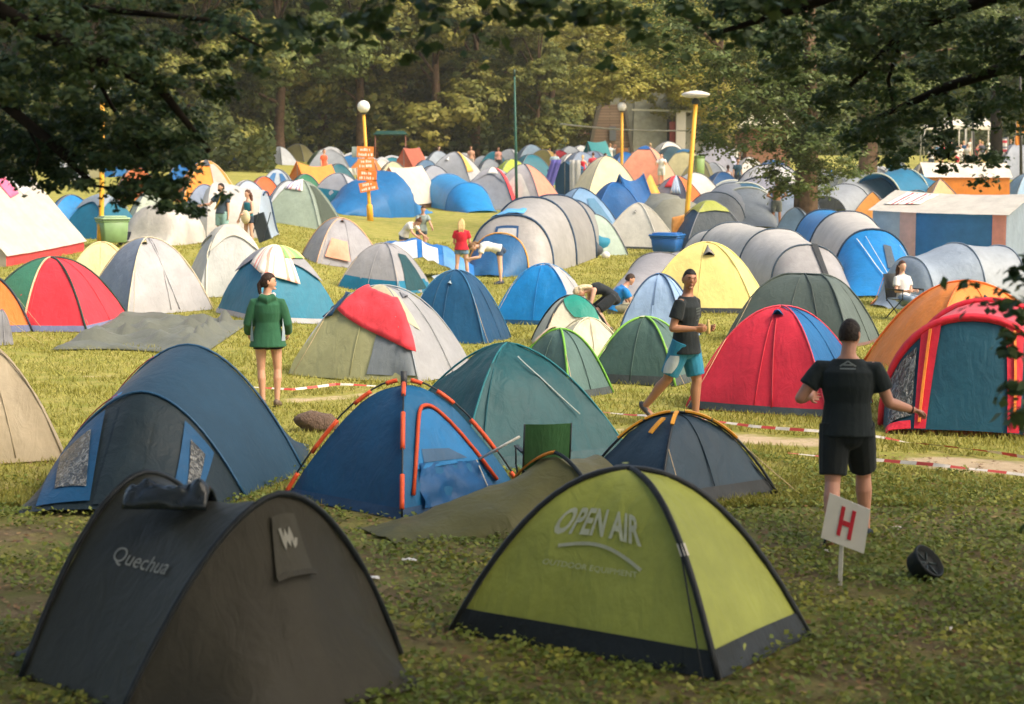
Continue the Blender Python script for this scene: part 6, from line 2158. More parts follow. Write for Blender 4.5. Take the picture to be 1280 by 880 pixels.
def people():
    # walker in black seen from behind
    i = person('person in black t-shirt and black shorts walking away toward the red porch tent', feet(1056, 676), R(168), 1.80,
               dict(s1=(0, -.05, 1), s2=(0, -.12, 1), legs=(((.02, .22, -1), (.02, .50, -1)), ((-.10, -.42, -1), (-.05, -.02, -1))), arms=(((.62, .22, -.95), (-.25, -.95, -.05)), ((-.40, -.10, -.95), (-.72, -.62, -.28))), feet=((.1, -.85, -.5), None), neck=(0, -.12, 1)),
               skin='c8917a', shirt=('1b262a', 'tee'), bottom=('151d20', 'shorts'), hair=('2c221c', 'short'), shoes='22303a', near=True, build=1.08, face=(-.45, -1, -.25), shirt_long=.03, curl=(.7, .9), palms=(None, (0, .2, -1)))
    bpy.context.view_layer.update()
    print_on(i, False, .0, .15, ((-.06, -.01, 0, .03), (0, .03, .06, -.01), (-.035, .0, .035, .0), (-.06, -.03, .06, -.03)), '6d7678', .012)
    mb = MB()
    w, e = i['wri'][1], i['elb'][1]
    mb.tube([w + (e - w) * .10 + Vector((math.cos(a) * .0, 0, 0)) + (unit((w - e).orthogonal()) * math.cos(a) + unit((w - e).cross((w - e).orthogonal())) * math.sin(a)) * .036 for a in [2 * PI * k / 14 for k in range(15)]], .006, 6)
    mb.build('bracelet', plain('1a1a1c'), i['o'])
    # man in black t-shirt and blue basketball shorts
    i = person('man in black t-shirt and blue basketball shorts holding a small bottle', feet(856, 531), R(60), 1.84,
               dict(s1=(0, -.02, 1), s2=(0, -.05, 1), legs=(((.05, -.22, -1), (.0, .04, -1)), ((-.05, .42, -1), (-.02, .85, -1))), arms=(((.14, .05, -1), (-.42, -.90, .02)), ((-.26, .20, -1), (.34, -.92, .0))), feet=(None, (-.05, -.85, -.6)), neck=(0, -.1, 1)),
               skin='a8775a', shirt=('182124', 'tee'), bottom=('2a7f9e', 'shorts'), hair=('1a1614', 'buzz'), shoes='4a4a4c', near=True, build=1.03, face=(-.85, -.75, -.02), shirt_long=.075, curl=(.9, .9), palms=((-.6, .4, .3), (.6, .4, .3)), beard=None)
    bpy.context.view_layer.update()
    print_on(i, True, .02, .04, ((-.08, .03, .06, .04), (-.07, -.0, .08, .01), (-.06, -.03, .03, -.025), (-.03, -.07, .07, -.06), (-.05, -.10, .04, -.09)), '4d5654', .018)
    o = i['o']
    P = (i['wri'][0] + i['wri'][1]) / 2 + Vector((0, -.08, .02))
    b = MB().lathe([(.022, -.08), (.026, -.07), (.026, .02), (.012, .06), (.012, .085), (.001, .086)], P, 12).build('bottle', plain('c8b070', .2), None, loc=o.location, rz=o.rotation_euler.z)
    tag(b, 'small amber bottle in the hands of the man in basketball shorts', 'bottle')
    for k in (0, 1):
        h_, kn = i['hips'][k], i['knees'][k]
        sgn = 1 if k == 0 else -1
        d = unit(kn - h_)
        x = Vector((sgn, 0, 0))
        mbp = MB()
        rows = []
        for j in range(7):
            t = j / 6
            c = h_.lerp(kn, .30 + .50 * t)
            r = .121 * i['s'] * (1 - .03 * t)
            wid = .45 + .25 * math.sin(PI * t)
            rows.append([c + (x * math.cos(a) + Vector((0, -1, 0)) * math.sin(a)) * r for a in [wid * (q / 4 - 1) + .12 for q in range(9)]])
        mbp.grid(rows).build('side_stripe', fabric('b9c4c8', trans=0, rough=.8), o)
    # girl in green jacket
    i = person('girl in a green hooded jacket and black shorts looking to the right', feet(336, 508), R(186), 1.68,
               dict(s1=(0, 0, 1), s2=(0, -.03, 1), legs=(((-.01, .0, -1), (-.04, .06, -1)), ((-.06, -.06, -1), (.03, .10, -1))), arms=(((.30, -.05, -1), (.05, -.8, -.6)), ((-.30, -.05, -1), (-.05, -.8, -.6)))),
               skin='cf9c80', shirt=('2a5f42', 'jacket'), bottom=('182028', 'short'), hair=('33231a', 'tail'), shoes='6a5a4c', fem=True, near=True, face=(-1.0, -.10, .02), shirt_long=.10)
    o = i['o']
    hb = MB()
    nb, f2 = i['neckb'], i['f2']
    hb.tube([nb + Vector((.085, -.02, .03)), nb - f2 * .085 + Vector((.05, 0, -.02)), nb - f2 * .10 + Vector((0, 0, -.05)), nb - f2 * .085 + Vector((-.05, 0, -.02)), nb + Vector((-.085, -.02, .03))], [.03, .045, .06, .045, .03], 10)
    melt(hb, 'hood_lining', fabric('a8acb0', trans=0, rough=.9), .009, 2, o)
    for sg in (-1, 1):
        rows = []
        for j in range(6):
            t = j / 5
            c = i['pel'].lerp(i['chest'], t * .9 - .14)
            rx, ry = (.162 + .062 - .02 * t), (.112 + .055 - .01 * t)
            wdt = .42 * (1 - t * .75)
            rows.append([c + Vector((sg * math.cos(a) * rx, math.sin(a) * ry, 0)) for a in [.25 + wdt * (q / 4 - .5) * 2 for q in range(5)]])
        MB().grid(rows).build('grey_panel', fabric('8fa0aa', trans=0, rough=.9), o)
    # man in blue t-shirt on the grass
    person('man in a blue t-shirt sitting hunched on the grass', feet(768, 392), R(98), 1.78,
           dict(s1=(0, -.25, 1), s2=(0, -.75, 1), base=.84, legs=(((.35, -1, .12), (.0, .35, -1)), ((-.3, -1, .05), (.1, .5, -.9))), arms=(((.1, -.55, -1), (0, -.30, -1)), ((-.1, -.5, -1), (0, -.3, -1))), neck=(0, -.6, 1)),
           skin='cb957c', shirt=('1a80c8', 'tee'), bottom=('86836e', 'long'), hair=('3a2a20', 'short'), build=1.1, face=(0, -1, -.35))
    # bent over person in black
    person('person in black bending down behind the cream and teal dome', feet(765, 414), R(-78), 1.72,
           dict(s1=(0, -.75, .75), s2=(0, -1, -.15), legs=(((.12, -.8, -.55), (0, .6, -.8)), ((-.12, -.8, -.55), (0, .6, -.8))), arms=(((.1, -.3, -1), (0, -.5, -1)), ((-.1, -.1, -1), (0, -.3, -1))), neck=(0, -1, -.2)),
           skin='d4a288', shirt=('22282c', 'tank'), bottom=('22282c', 'shorts'), hair=('d8c4a0', 'long'), fem=True, face=(0, -.3, -1))
    # red t-shirt
    person('woman with long blonde hair in a red t-shirt and denim shorts', feet(577, 352), R(176), 1.68,
           dict(legs=(((.06, 0, -1), (.10, .03, -1)), ((-.10, -.05, -1), (-.10, .04, -1))), arms=(((.2, -.2, -1), (-.2, -.7, -.5)), ((-.25, -.2, -1), (.1, -.9, -.5))), neck=(0, -.3, 1)),
           skin='d6a58c', shirt=('cc2436', 'tee'), bottom=('6d8ca8', 'short'), hair=('d2ae78', 'long'), fem=True, face=(0, -1, -.35))
    # bending woman
    person('woman in a white shirt and navy shorts bending forward to the left', feet(624, 355), R(-84), 1.72,
           dict(s1=(0, -1, .35), s2=(0, -1, -.02), legs=(((.06, .02, -1), (.03, .06, -1)), ((-.07, .12, -1), (-.03, .0, -1))), arms=(((.15, -.35, -1), (0, -1, -.12)), ((-.1, -.2, -1), (0, -1, -.3))), neck=(0, -1, .0)),
           skin='d8aa90', shirt=('e4dfd2', 'tee'), bottom=('33455e', 'short'), hair=('7a5a3c', 'tail'), fem=True, face=(0, -.6, -1), shoes='3a4250')
    person('woman with a bun in a grey top kneeling by the limp blue tent', feet(527, 322), R(20), 1.66,
           dict(s1=(0, -.2, 1), s2=(0, -.45, 1), arms=(((.2, -.5, -.8), (0, -.9, -.6)), ((-.2, -.5, -.8), (0, -.9, -.6))), neck=(0, -.3, 1)),
           skin='cf9c82', shirt=('8f9c9a', 'tee'), bottom=('4a5864', 'short'), hair=('4a3426', 'bun'), fem=True, face=(-.3, -1, -.35))
    person('woman with dark hair in a white top leaning over the limp blue tent', feet(505, 330), R(60), 1.66,
           dict(s1=(0, -.6, 1), s2=(0, -1, .45), arms=(((.2, -.5, -.8), (0, -.9, -.6)), ((-.2, -.5, -.8), (0, -.9, -.6))), neck=(0, -.9, .3)),
           skin='cf9c82', shirt=('e2ddd2', 'tee'), bottom=('3f4e64', 'short'), hair=('5a3a2a', 'bun'), fem=True, face=(0, -1, -.6))
    # strolling couple
    i = person('man in a dark t-shirt with a yellow strap pointing left, beside the white tarpaulin', deep(278, 52), R(-28), 1.80,
               dict(arms=(((.12, .02, -1), (.05, -.1, -1)), ((-.55, -.35, -.75), (-.8, -.6, -.15))), neck=(0, -.05, 1)),
               skin='d0a086', shirt=('3c4c58', 'tee'), bottom=('8fb4ae', 'shorts'), hair=('2a1f1a', 'short'), face=(-.45, -1, 0), beard='2a1f1a')
    sb = MB().tube([i['shl'][0] + Vector((-.08, -.12, .07)), i['chest'] + Vector((0.02, -.155, 0)), i['pel'] + Vector((-.16, -.13, .10))], .022, 6)
    sb.build('strap', plain('d8b040'), i['o'])
    i = person('woman in a teal tank top with long brown hair carrying a straw bag', deep(311, 51), R(-40), 1.68,
               dict(arms=(((.15, -.1, -1), (-.3, -.9, -.2)), ((-.35, -.1, -1), (-.3, -.3, -1)))),
               skin='d6a78e', shirt=('1f6f7c', 'tank'), bottom=('2a3644', 'short'), hair=('5a3a28', 'long'), fem=True, face=(-.3, -1, 0))
    bag = MB().ball((.12, -.22, .92), (.17, .10, .20), 14, 10).build('straw_bag', fabric('dcc8a0', trans=0, rough=.9), None, loc=i['o'].location, rz=i['o'].rotation_euler.z)
    tag(bag, 'round straw bag at the side of the woman in teal', 'bag')
    ch = MB()
    ch.box((.40, .05, .62), (.42, .05, .80), Matrix.Rotation(R(-18), 3, 'Y'))
    for q in (-.2, .2):
        ch.tube([(.40 + q - .13, .0, .22), (.40 + q + .14, .0, 1.06)], .015, 6)
    c_ = ch.build('folding_chair', plain('39434a', .6), None, loc=i['o'].location, rz=i['o'].rotation_euler.z + .3, smooth=False)
    tag(c_, 'dark folded camp chair carried behind the woman in teal', 'chair')
    # shirtless man
    i = person('shirtless man with hands on hips and a shoulder strap beside the thick trunk', deep(970, 69), R(172), 1.80,
               dict(arms=(((.62, .35, -.85), (-.75, -.55, -.35)), ((-.62, .35, -.85), (.75, -.55, -.35)))),
               skin='c48c68', shirt=None, bottom=('7a7f78', 'shorts'), hair=('7a6038', 'short'), face=(0, -1, -.1), shoes=None)
    MB().tube([i['shl'][1] + Vector((.09, .10, .06)), i['chest'] + Vector((0, .13, 0)), i['pel'] + Vector((.15, .1, .12))], .016, 6).build('strap', plain('3a3430'), i['o'])
    # seated woman at the right
    L_ = feet(1130, 398)
    person('woman in a white t-shirt sitting on a camp chair by the grey blue tent', L_, R(30), 1.66,
           dict(s1=(0, .25, 1), s2=(0, .12, 1), base=.50, legs=(((.1, -1, .02), (.0, -.25, -1)), ((-.1, -1, .02), (.0, -.2, -1))), arms=(((.2, -.2, -1), (-.3, -1, .05)), ((-.2, -.2, -1), (.4, -1, .05)))),
           skin='d6a58c', shirt=('d6d4d2', 'tee'), bottom=('8a9cae', 'long'), hair=('4a2e24', 'long'), fem=True, face=(-.1, -1, 0))
    camp_chair('camp_chair', L_, R(30), 'black camp chair under the seated woman', '22282e')
    person('bearded man in a grey t-shirt beside the white frame tent at right', deep(1269, 55), R(-60), 1.80, {}, skin='c8957a', shirt=('9aa4a6', 'tee'), hair=('2a2019', 'short'), beard='2a2019', face=(-.3, -1, 0))
    # further back
    g = 'people among the far tents'
    W = dict(arms=(((.35, -.5, -.8), (-.2, -.9, .5)), ((-.3, -.4, -.9), (.2, -.9, .4))))
    far = [
        (406, 96, 60, 1.78, {}, ('ee5a34', 'tee'), ('ee5a34', 'shorts'), ('4a3226', 'buzz'), False, 'person in a bright orange t-shirt and shorts by the orange ridge tent'),
        (728, 101, 160, 1.66, W, ('d0283c', 'tank'), ('d0283c', 'short'), ('d8b27c', 'tail'), True, 'blonde person in a sleeveless red dress raising an arm'),
        (756, 100, 120, 1.80, dict(arms=(((.6, -.5, .1), (.6, -.6, .3)), ((-.3, 0, -1), (-.2, -.4, -1)))), None, ('c81e3a', 'shorts'), ('3a281e', 'short'), False, 'shirtless person in red swim shorts before the straw yellow dome'),
        (741, 102, 180, 1.78, {}, ('d83c4c', 'tee'), ('e6e2da', 'long'), ('5a4030', 'short'), False, 'person in a red t-shirt and white trousers'),
        (693, 104, 170, 1.80, {}, ('a9bcc0', 'tee'), ('c8c4ba', 'shorts'), ('3a281e', 'short'), False, 'person in a pale plaid shirt left of the purple curtain'),
        (688, 99, 80, 1.72, dict(s1=(0, -1, .3), s2=(0, -1, -.3), arms=(((.1, -.2, -1), (0, -.2, -1)), ((-.1, -.2, -1), (0, -.2, -1))), neck=(0, -1, -.5)), ('e2ddd4', 'tee'), ('3a3f4a', 'short'), ('3a281e', 'short'), False, 'person in white doubled over left of the purple curtain'),
        (790, 103, 0, 1.78, {}, ('b8b2a4', 'tee'), ('7a7a70', 'shorts'), ('4a3426', 'short'), False, 'person in a checked shirt behind the twin peaked blue tent'),
        (808, 104, 10, 1.60, {}, ('43505c', 'tee'), ('4a4f58', 'shorts'), ('3a281e', 'short'), False, 'person in a slate t-shirt behind the amber flap'),
        (826, 100, -20, 1.80, W, ('e4e0d8', 'tee'), ('d8d4cc', 'shorts'), ('241a16', 'short'), False, 'dark haired person in white beside the coral dome'),
        (909, 86, 175, 1.70, {}, ('d2cfcc', 'tank'), ('8a8f98', 'short'), ('3a261c', 'tail'), True, 'person in a white tank top with a dark ponytail'),
        (921, 92, 30, 1.80, {}, ('2a4a5c', 'tee'), ('2a3440', 'shorts'), ('3a281e', 'short'), False, 'person in a petrol blue t-shirt right of the white tank top'),
        (812, 122, -150, 1.76, {}, ('2a3648', 'tee'), ('2a3648', 'shorts'), ('d2b080', 'tail'), True, 'person in navy behind the large coral dome'),
        (755, 121, 90, 1.76, {}, ('e8e2d8', 'tee'), ('e0dad0', 'long'), ('6a4a34', 'short'), False, 'leftmost person in white by the far lamp post'),
        (762, 122, 170, 1.74, {}, ('ece6de', 'tee'), ('e0dad0', 'long'), ('a87c54', 'short'), False, 'fair haired person in white between two others by the lamp'),
        (768, 120, -70, 1.72, {}, ('eae0d6', 'long'), ('d8c4b4', 'shorts'), ('8a5a44', 'long'), True, 'person in white with long hair by the far lamp post'),
        (675, 130, 30, 1.74, {}, ('3a3a42', 'tee'), ('3a4048', 'long'), ('7a4a38', 'long'), True, 'person with auburn hair under the far trees'),
        (683, 132, -20, 1.80, {}, ('262a34', 'tee'), ('262a34', 'long'), ('241a16', 'short'), False, 'tall person in black under the far trees'),
        (691, 130, 10, 1.72, {}, ('2c3038', 'tee'), ('3a3f50', 'long'), ('8a5a3c', 'short'), False, 'person in charcoal beside the bright red dome'),
        (735, 119, -10, 1.74, {}, ('23282e', 'tee'), ('3a3f48', 'shorts'), ('b88c5c', 'short'), False, 'person in black before the tall teal ridge tent'),
        (549, 114, 40, 1.78, {}, ('2c343e', 'tee'), ('2c343e', 'shorts'), ('241a16', 'short'), False, 'person in dark clothes left of the tall pale grey dome'),
        (589, 117, 0, 1.70, {}, ('d8a488', 'tee'), ('c8b8a8', 'shorts'), ('6a4630', 'long'), True, 'person in a peach top behind the yellow towel'),
        (623, 116, 20, 1.66, {}, ('e2a494', 'tee'), ('3a3f48', 'shorts'), ('5a3a2a', 'short'), True, 'person in a pink top under the trees by the green pole'),
        (918, 118, 0, 1.80, {}, ('d8d8d6', 'tee'), ('3a4048', 'shorts'), ('241a16', 'short'), False, 'person in a white top and dark cap left of the brick hut'),
        (928, 120, 30, 1.80, {}, ('e6e4de', 'tee'), ('5a5a58', 'long'), ('6a4a34', 'short'), False, 'person in white at the corner of the brick hut'),
        (935, 119, -30, 1.72, {}, ('ece8e2', 'tee'), ('2a2e36', 'long'), ('3a281e', 'long'), True, 'person in a white blouse against the brick hut'),
    ]
    for (px, Y, yw, h, ps, sh, bt, hr, fm, lb) in far:
        person(lb, deep(px, Y), R(yw), h, ps, skin=random.choice(['d0a086', 'c8957a', 'd6ab92']), shirt=sh, bottom=bt, hair=hr, fem=fm, shoes='4a4a4c', group=g)
    # the crowd by the white canopies
    cg = 'festival crowd by the white canopies'
    tones = ['e8e4de', 'd84c58', '3a4658', 'ece8e0', '2c5c8c', 'e0d8cc', 'd8505c', '4a4e58', 'e6e2da', 'c8b09a', '2a3038', 'dcd4c8', '5f86ac', 'e4a08c', 'ece6dc', '8a3a4a']
    names = ['white', 'red', 'slate', 'white', 'blue', 'cream', 'red', 'charcoal', 'white', 'tan', 'black', 'cream', 'light blue', 'peach', 'white', 'maroon']
    xs = [1162, 1176, 1186, 1194, 1202, 1210, 1218, 1225, 1232, 1253, 1260, 1206, 1170, 1222, 1198, 1268]
    for k, px in enumerate(xs):
        Y = 118 + (k * 7) % 19
        person('far person in a %s top %s in the crowd by the canopies' % (names[k], ['with dark hair', 'with fair hair', 'with brown hair'][k % 3]), deep(px, Y), R((k * 77) % 360), 1.66 + .03 * (k % 6), {}, skin='d0a086', shirt=(tones[k], 'tee'), bottom=(tones[(k * 5 + 2) % 16], 'shorts'),
               hair=(['2a1e18', 'c8a070', '5a3a28'][k % 3], 'short'), shoes=None, group=cg, fem=k % 2 == 0)


def camp_chair(name, loc, rz, label, col):
    root = empty(name, loc, rz, label, 'chair')
    fr = MB()
    for sx in (-.28, .28):
        fr.tube([(sx, -.25, 0), (sx, .25, .42)], .012, 6)
        fr.tube([(sx, .25, 0), (sx, -.25, .42)], .012, 6)
        fr.tube([(sx, .22, .36), (sx, .34, .92)], .012, 6)
        fr.tube([(sx, -.27, .60), (sx, .27, .60)], .012, 6)
        fr.tube([(sx, -.25, .40), (sx, -.25, .60)], .012, 6)
    fr.build('frame', plain('33383c', .4, .4, .5), root)
    rows = [[Vector((-.28 + .56 * i / 8, -.26 + .52 * j / 6, .42 - .05 * math.sin(PI * i / 8))) for i in range(9)] for j in range(7)]
    MB().grid(rows).build('seat', fabric(col, trans=0), root)
    rows = [[Vector((-.28 + .56 * i / 8, .235 + .11 * j / 6 + .05 * math.sin(PI * i / 8), .42 + .50 * j / 6)) for i in range(9)] for j in range(7)]
    MB().grid(rows).build('backrest', fabric(col, trans=0), root)
    for sx in (-.28, .28):
        MB().box((sx, 0, .615), (.05, .5, .02)).build('armrest', plain('2a2e30'), root, smooth=False)
    return root


people()
# ---------------------------------------------------------------- lamps, signs, bins, huts, tape and small things
YEL = plain('e8aa34', .45, .4, 0, .18, 6)


def lamp_post(label, base, top, r, kind='globe', group='yellow lamp posts', headr=.25):
    B = G(*base)
    T = at(top[0], top[1], B.y)
    v = T - B
    root = empty('lamp_post', B, 0, label, 'lamp post', group)
    MB().tube([(0, 0, -.1), v * .02, v * .5, v], [r * 1.05, r, r * .92, r * .85], 12).build('pole', YEL, root)
    MB().tube([(0, 0, -.05), v * .10, v * .145, v * .155], [r * 1.75, r * 1.7, r * 1.6, r * 1.1], 12).build('base', YEL, root)
    if kind == 'globe':
        MB().tube([v * .985, v * 1.0 + Vector((0, 0, .06))], [r * 1.3, r * 1.5], 12).build('collar', plain('4a4a46', .5), root)
        MB().ball(v + Vector((0, 0, headr * .95)), headr, 24, 16).build('globe', plain('ece8de', .3, .5, 0, .04), root)
    else:
        c = v + Vector((0, 0, .02))
        MB().lathe([(.05, -.04), (.13, .0), (.13, .10), (.06, .16), (.05, .2)], c, 16).build('fitting', plain('2e3430', .6), root)
        MB().lathe([(.12, .17), (.36, .20), (.46, .26), (.47, .30), (.40, .34), (.2, .40), (.02, .42)], c, 28).build('lamp_shade', plain('ded6cc', .45, .4, 0, .1), root)
    return root, v


def word_bars(root, c, x, z, n, w, h, col, seed, parent):
    """rows of short raised strokes like lettering too far off to read"""
    rnd = random.Random(seed)
    mb = MB()
    px = -w / 2
    while px < w / 2 - .02:
        lw = rnd.uniform(.03, .075)
        hh = h * rnd.choice((1, .8, 1, .7))
        mb.box(c + x * (px + lw / 2) + z * ((hh - h) / 2), (lw, .008, hh))
        px += lw + rnd.choice((.02, .02, .06))
    o = mb.build('lettering', plain(col, .6), parent, smooth=False)
    o['kind'] = 'stuff'
    return o


def props():
    r1, v = lamp_post('yellow lamp post with a white globe carrying orange direction boards', (463, 276), (454.5, 141), .075)
    Y = r1.location.y
    for k, (x0, y0, x1, y1, tilt) in enumerate(((446, 183, 467, 197, .04), (447, 198, 468, 211, -.02), (447, 213, 471, 226, .05), (449, 227, 472, 239, -.20))):
        a, b = at(x0, y0, Y - .15), at(x1, y1, Y - .15)
        c = (a + b) / 2 - r1.location
        w, h = abs(b.x - a.x), abs(a.z - b.z)
        M = Matrix.Rotation(tilt, 3, 'Y')
        bd = MB().box(c, (w, .03, h), M).build('sign_board', plain(('e8873c', 'ea8f4a', 'e67e36', 'e8853e')[k], .6), r1, smooth=False)
        x, z = M @ Vector((1, 0, 0)), M @ Vector((0, 0, 1))
        for q in (0, 1):
            cc = c + Vector((0, -.022, 0)) + z * (h * (.22 - .44 * q))
            o = word_bars(r1, cc, x, z, 6, w * (.8 if q else .6), h * .26, 'f2e6d4', k * 3 + q, bd)
    MB().box(at(448, 190, Y) - r1.location + Vector((-.12, .1, 0)), (.32, .04, .42), Matrix.Rotation(.5, 3, 'Z')).build('back_sign', plain('8a9a98', .5), r1, smooth=False)
    lamp_post('distant yellow lamp post with a white globe in front of the concrete hut', (777, 226), (777.5, 139), .10, headr=.27)
    lamp_post('leaning yellow lamp post with a flat dish shade in the right middle', (855, 313), (869.5, 130), .085, 'dish')
    lamp_post('yellow lamp post half hidden by hanging leaves above the green bin', (126.5, 308), (128, 120), .075)
    # tall thin green pole
    B = G(646, 262)
    T = at(643, 88, B.y)
    root = empty('flagpole', B, 0, 'tall thin dark green pole behind the large grey tunnel tent', 'pole')
    v = T - B
    MB().tube([(0, 0, 0), v * .5, v], [.075, .06, .035], 8).build('pole', plain('2a5a4c', .5), root)
    MB().tube([v * .96, v * 1.01], [.06, .04], 8).build('cap', plain('243f36'), root)
    # overhead cable
    a, b, c, e = at(700, 155, 112), at(780, 160, 112), at(840, 160, 112), at(935, 158, 112)
    pts = [a + (e - a) * t + Vector((0, 0, -.35 * math.sin(PI * t))) for t in [k / 20 for k in range(21)]]
    tag(MB().tube(pts, .05, 5).build('cable', plain('c8c4b4', .6)), 'pale cable strung across in front of the huts', 'cable')
    # dark posts at the right
    for px, y0, y1, Y, lb in ((1275, 222, 60, 92, 'thin dark lamp post at the right edge'), (1216, 190, 140, 112, 'short dark post among the crowd')):
        p = at(px, 300, Y)
        base = Vector((p.x, Y, ground(p.x, Y)))
        v = at(px, y1, Y) - base
        o = MB().tube([(0, 0, 0), v * .5, v], [.09, .07, .05], 8).build('post', plain('3a3a38', .6), None, loc=base)
        tag(o, lb, 'post')

    # wheelie bins
    def bin_(label, cx, yb, w, yt, col, rz, lidcol):
        P = G(cx, yb)
        W = w * P.y / F * .86
        h = H(cx, yt, P.y)
        root = empty('wheelie_bin', P, rz, label, 'bin')
        mb = MB()
        mb.box((0, 0, .12 + (h - .2) / 2), (W * .80, W * .92, h - .2), None, 0, .03, 1.16)
        mb.build('body', plain(col, .45, .4, 0, .15, 4), root)
        lid = MB()
        lid.box((0, -.02, h - .05), (W * 1.04, W * 1.16, .07), None, 0, .025)
        lid.box((0, 0, h + .005), (W * .86, W * .9, .05), None, 0, .02)
        lo = lid.build('lid', plain(lidcol, .45, .4, 0, .12, 4), root)
        MB().tube([(-W * .4, W * .66, h - .06), (W * .4, W * .66, h - .06)], .02, 8).build('handle', plain(lidcol, .5), root)
        for sx in (-1, 1):
            MB().tube([(sx * W * .34, W * .36, .11), (sx * W * .43, W * .36, .11)], .11, 14).build('wheel', plain('22262a', .7), root)
        rim = MB().box((0, 0, h - .12), (W * .98, W * 1.1, .07), None, 0, .02)
        rim.build('rim', plain(col, .45), root)
    bin_('green wheelie bin beside the half hidden yellow lamp post', 141, 308, 40, 271, '7a9a68', .5, '93aa86')
    bin_('blue wheelie bin beside the leaning lamp post', 834, 319, 42, 292, '1d5a9a', -.35, '2366a8')
    bin_('small green bin on the open grass in front of the brick hut', 874, 229, 13, 195, '7f9c5c', .2, '6f8c50')

    # H sign on its stake
    P = G(1050, 729)
    root = empty('stake_sign', P, 0, 'tilted white square sign with a red H on a short stake', 'sign')
    Yd = P.y
    cor = [at(x, y, Yd + dy) - P for x, y, dy in ((1037, 616, .03), (1088, 637, -.03), (1080, 692, -.03), (1026, 672, .03))]
    n = (cor[1] - cor[0]).cross(cor[3] - cor[0]).normalized()
    if n.y > 0:
        n = -n
    bd = MB()
    bd.loft([[q - n * .008 for q in cor], [q + n * .008 for q in cor]])
    board = crease(bd.build('board', plain('dcd8d2', .45, .4, 0, .06, 8), root), 30)
    ex, ez = cor[1] - cor[0], cor[3] - cor[0]

    def pt(a, b, k=.011):
        return cor[0] + ex * a + ez * b + n * k
    hm = MB()

    def bar(a0, b0, a1, b1):
        hm.loft([[pt(a0, b0, .008), pt(a1, b0, .008), pt(a1, b1, .008), pt(a0, b1, .008)], [pt(a0, b0, .013), pt(a1, b0, .013), pt(a1, b1, .013), pt(a0, b1, .013)]])
    bar(.34, .16, .43, .80)
    bar(.60, .16, .69, .80)
    bar(.432, .44, .598, .55)
    hm.build('letter', plain('c8283a', .5), root, smooth=False)
    a = at(1053, 680, Yd) - P + Vector((0, .03, 0))
    MB().box(Vector((0, 0, 0)).lerp(a, .5), (.028, .02, a.length + .05), a.to_track_quat('Z', 'Y').to_matrix()).build('stake', plain('cfcbc2', .6), root, smooth=False)

    # black tub on its side
    P = G(1155, 722)
    root = empty('tub', P, R(25), 'round black rubber tub lying tipped over in the weeds', 'tub')
    M = Matrix.Rotation(R(46), 3, 'X') @ Matrix.Rotation(R(18), 3, 'Y')
    mb = MB().lathe([(.02, -.10), (.13, -.10), (.155, -.07), (.165, .04), (.175, .05), (.175, .075), (.16, .08), (.15, .03), (.02, .02)], (0, 0, 0), 28)
    mb.v = [(M @ q) * .78 + Vector((0, 0, .095)) for q in mb.v]
    mb.build('shell', plain('161d1f', .6, .3, 0, .2, 10, .2), root)
    mb = MB()
    for k in range(6):
        d = Vector((math.cos(k * PI / 3), math.sin(k * PI / 3), 0))
        mb.tube([d * .03 + Vector((0, 0, .035)), d * .145 + Vector((0, 0, .035))], .008, 5)
    mb.v = [(M @ q) * .78 + Vector((0, 0, .095)) for q in mb.v]
    mb.build('spokes', plain('39474a', .5), root)
    # green camp chair behind the olive shelter
    cc = camp_chair('camp_chair', G(678, 632), R(190), 'green camp chair seen from behind beside the teal dome', '3f6e44')
    cc.scale = (.74, .74, .84)
    # barrier tape
    mr, mw = plain('c04a40', .5, .4), plain('d8cfc2', .5, .4)

    def tape(label, pix, z=.05, w=.038):
        pts = [G(*q) for q in pix]
        line = []
        for a, b in zip(pts[:-1], pts[1:]):
            k = max(2, int((b - a).length / .06))
            for i in range(k):
                line.append(a.lerp(b, i / k))
        mb = MB()
        tw = 0.0
        prev = None
        for i, p in enumerate(line):
            tw = 0.9 * math.sin(i * .07) + .5 * noise.noise(Vector((i * .11, 1, 2)))
            d = (line[min(i + 1, len(line) - 1)] - line[max(i - 1, 0)]).normalized()
            s = Vector((-d.y, d.x, 0))
            o = (s * math.cos(tw) + Vector((0, 0, 1)) * math.sin(tw)) * w / 2
            zz = z + .035 * noise.noise(Vector((i * .05, 5, 1))) + abs(math.sin(tw)) * w / 2
            c = p + Vector((0, 0, max(.012, zz)))
            q = (c - o, c + o)
            if prev:
                mb.face([prev[0], q[0], q[1], prev[1]], (i // 3) % 2)
            prev = q
        so = mb.build('barrier_tape', [mr, mw], smooth=False)
        tag(so, label, 'tape', 'barrier tapes along the trodden path')
    tape('red and white tape running behind the walker to the right edge', ((872, 528), (940, 539), (1005, 546), (1100, 553), (1180, 563), (1290, 580)))
    tape('red and white tape on the near side of the path at right', ((985, 572), (1060, 580), (1105, 583), (1180, 592), (1290, 602)))
    tape('red and white tape crossing the grass behind the blue orange-trimmed tent', ((300, 487), (365, 492), (420, 487), (475, 489)))
    tape('short red and white tape behind the navy amber-sleeved dome', ((752, 520), (790, 524), (835, 526), (870, 527)))
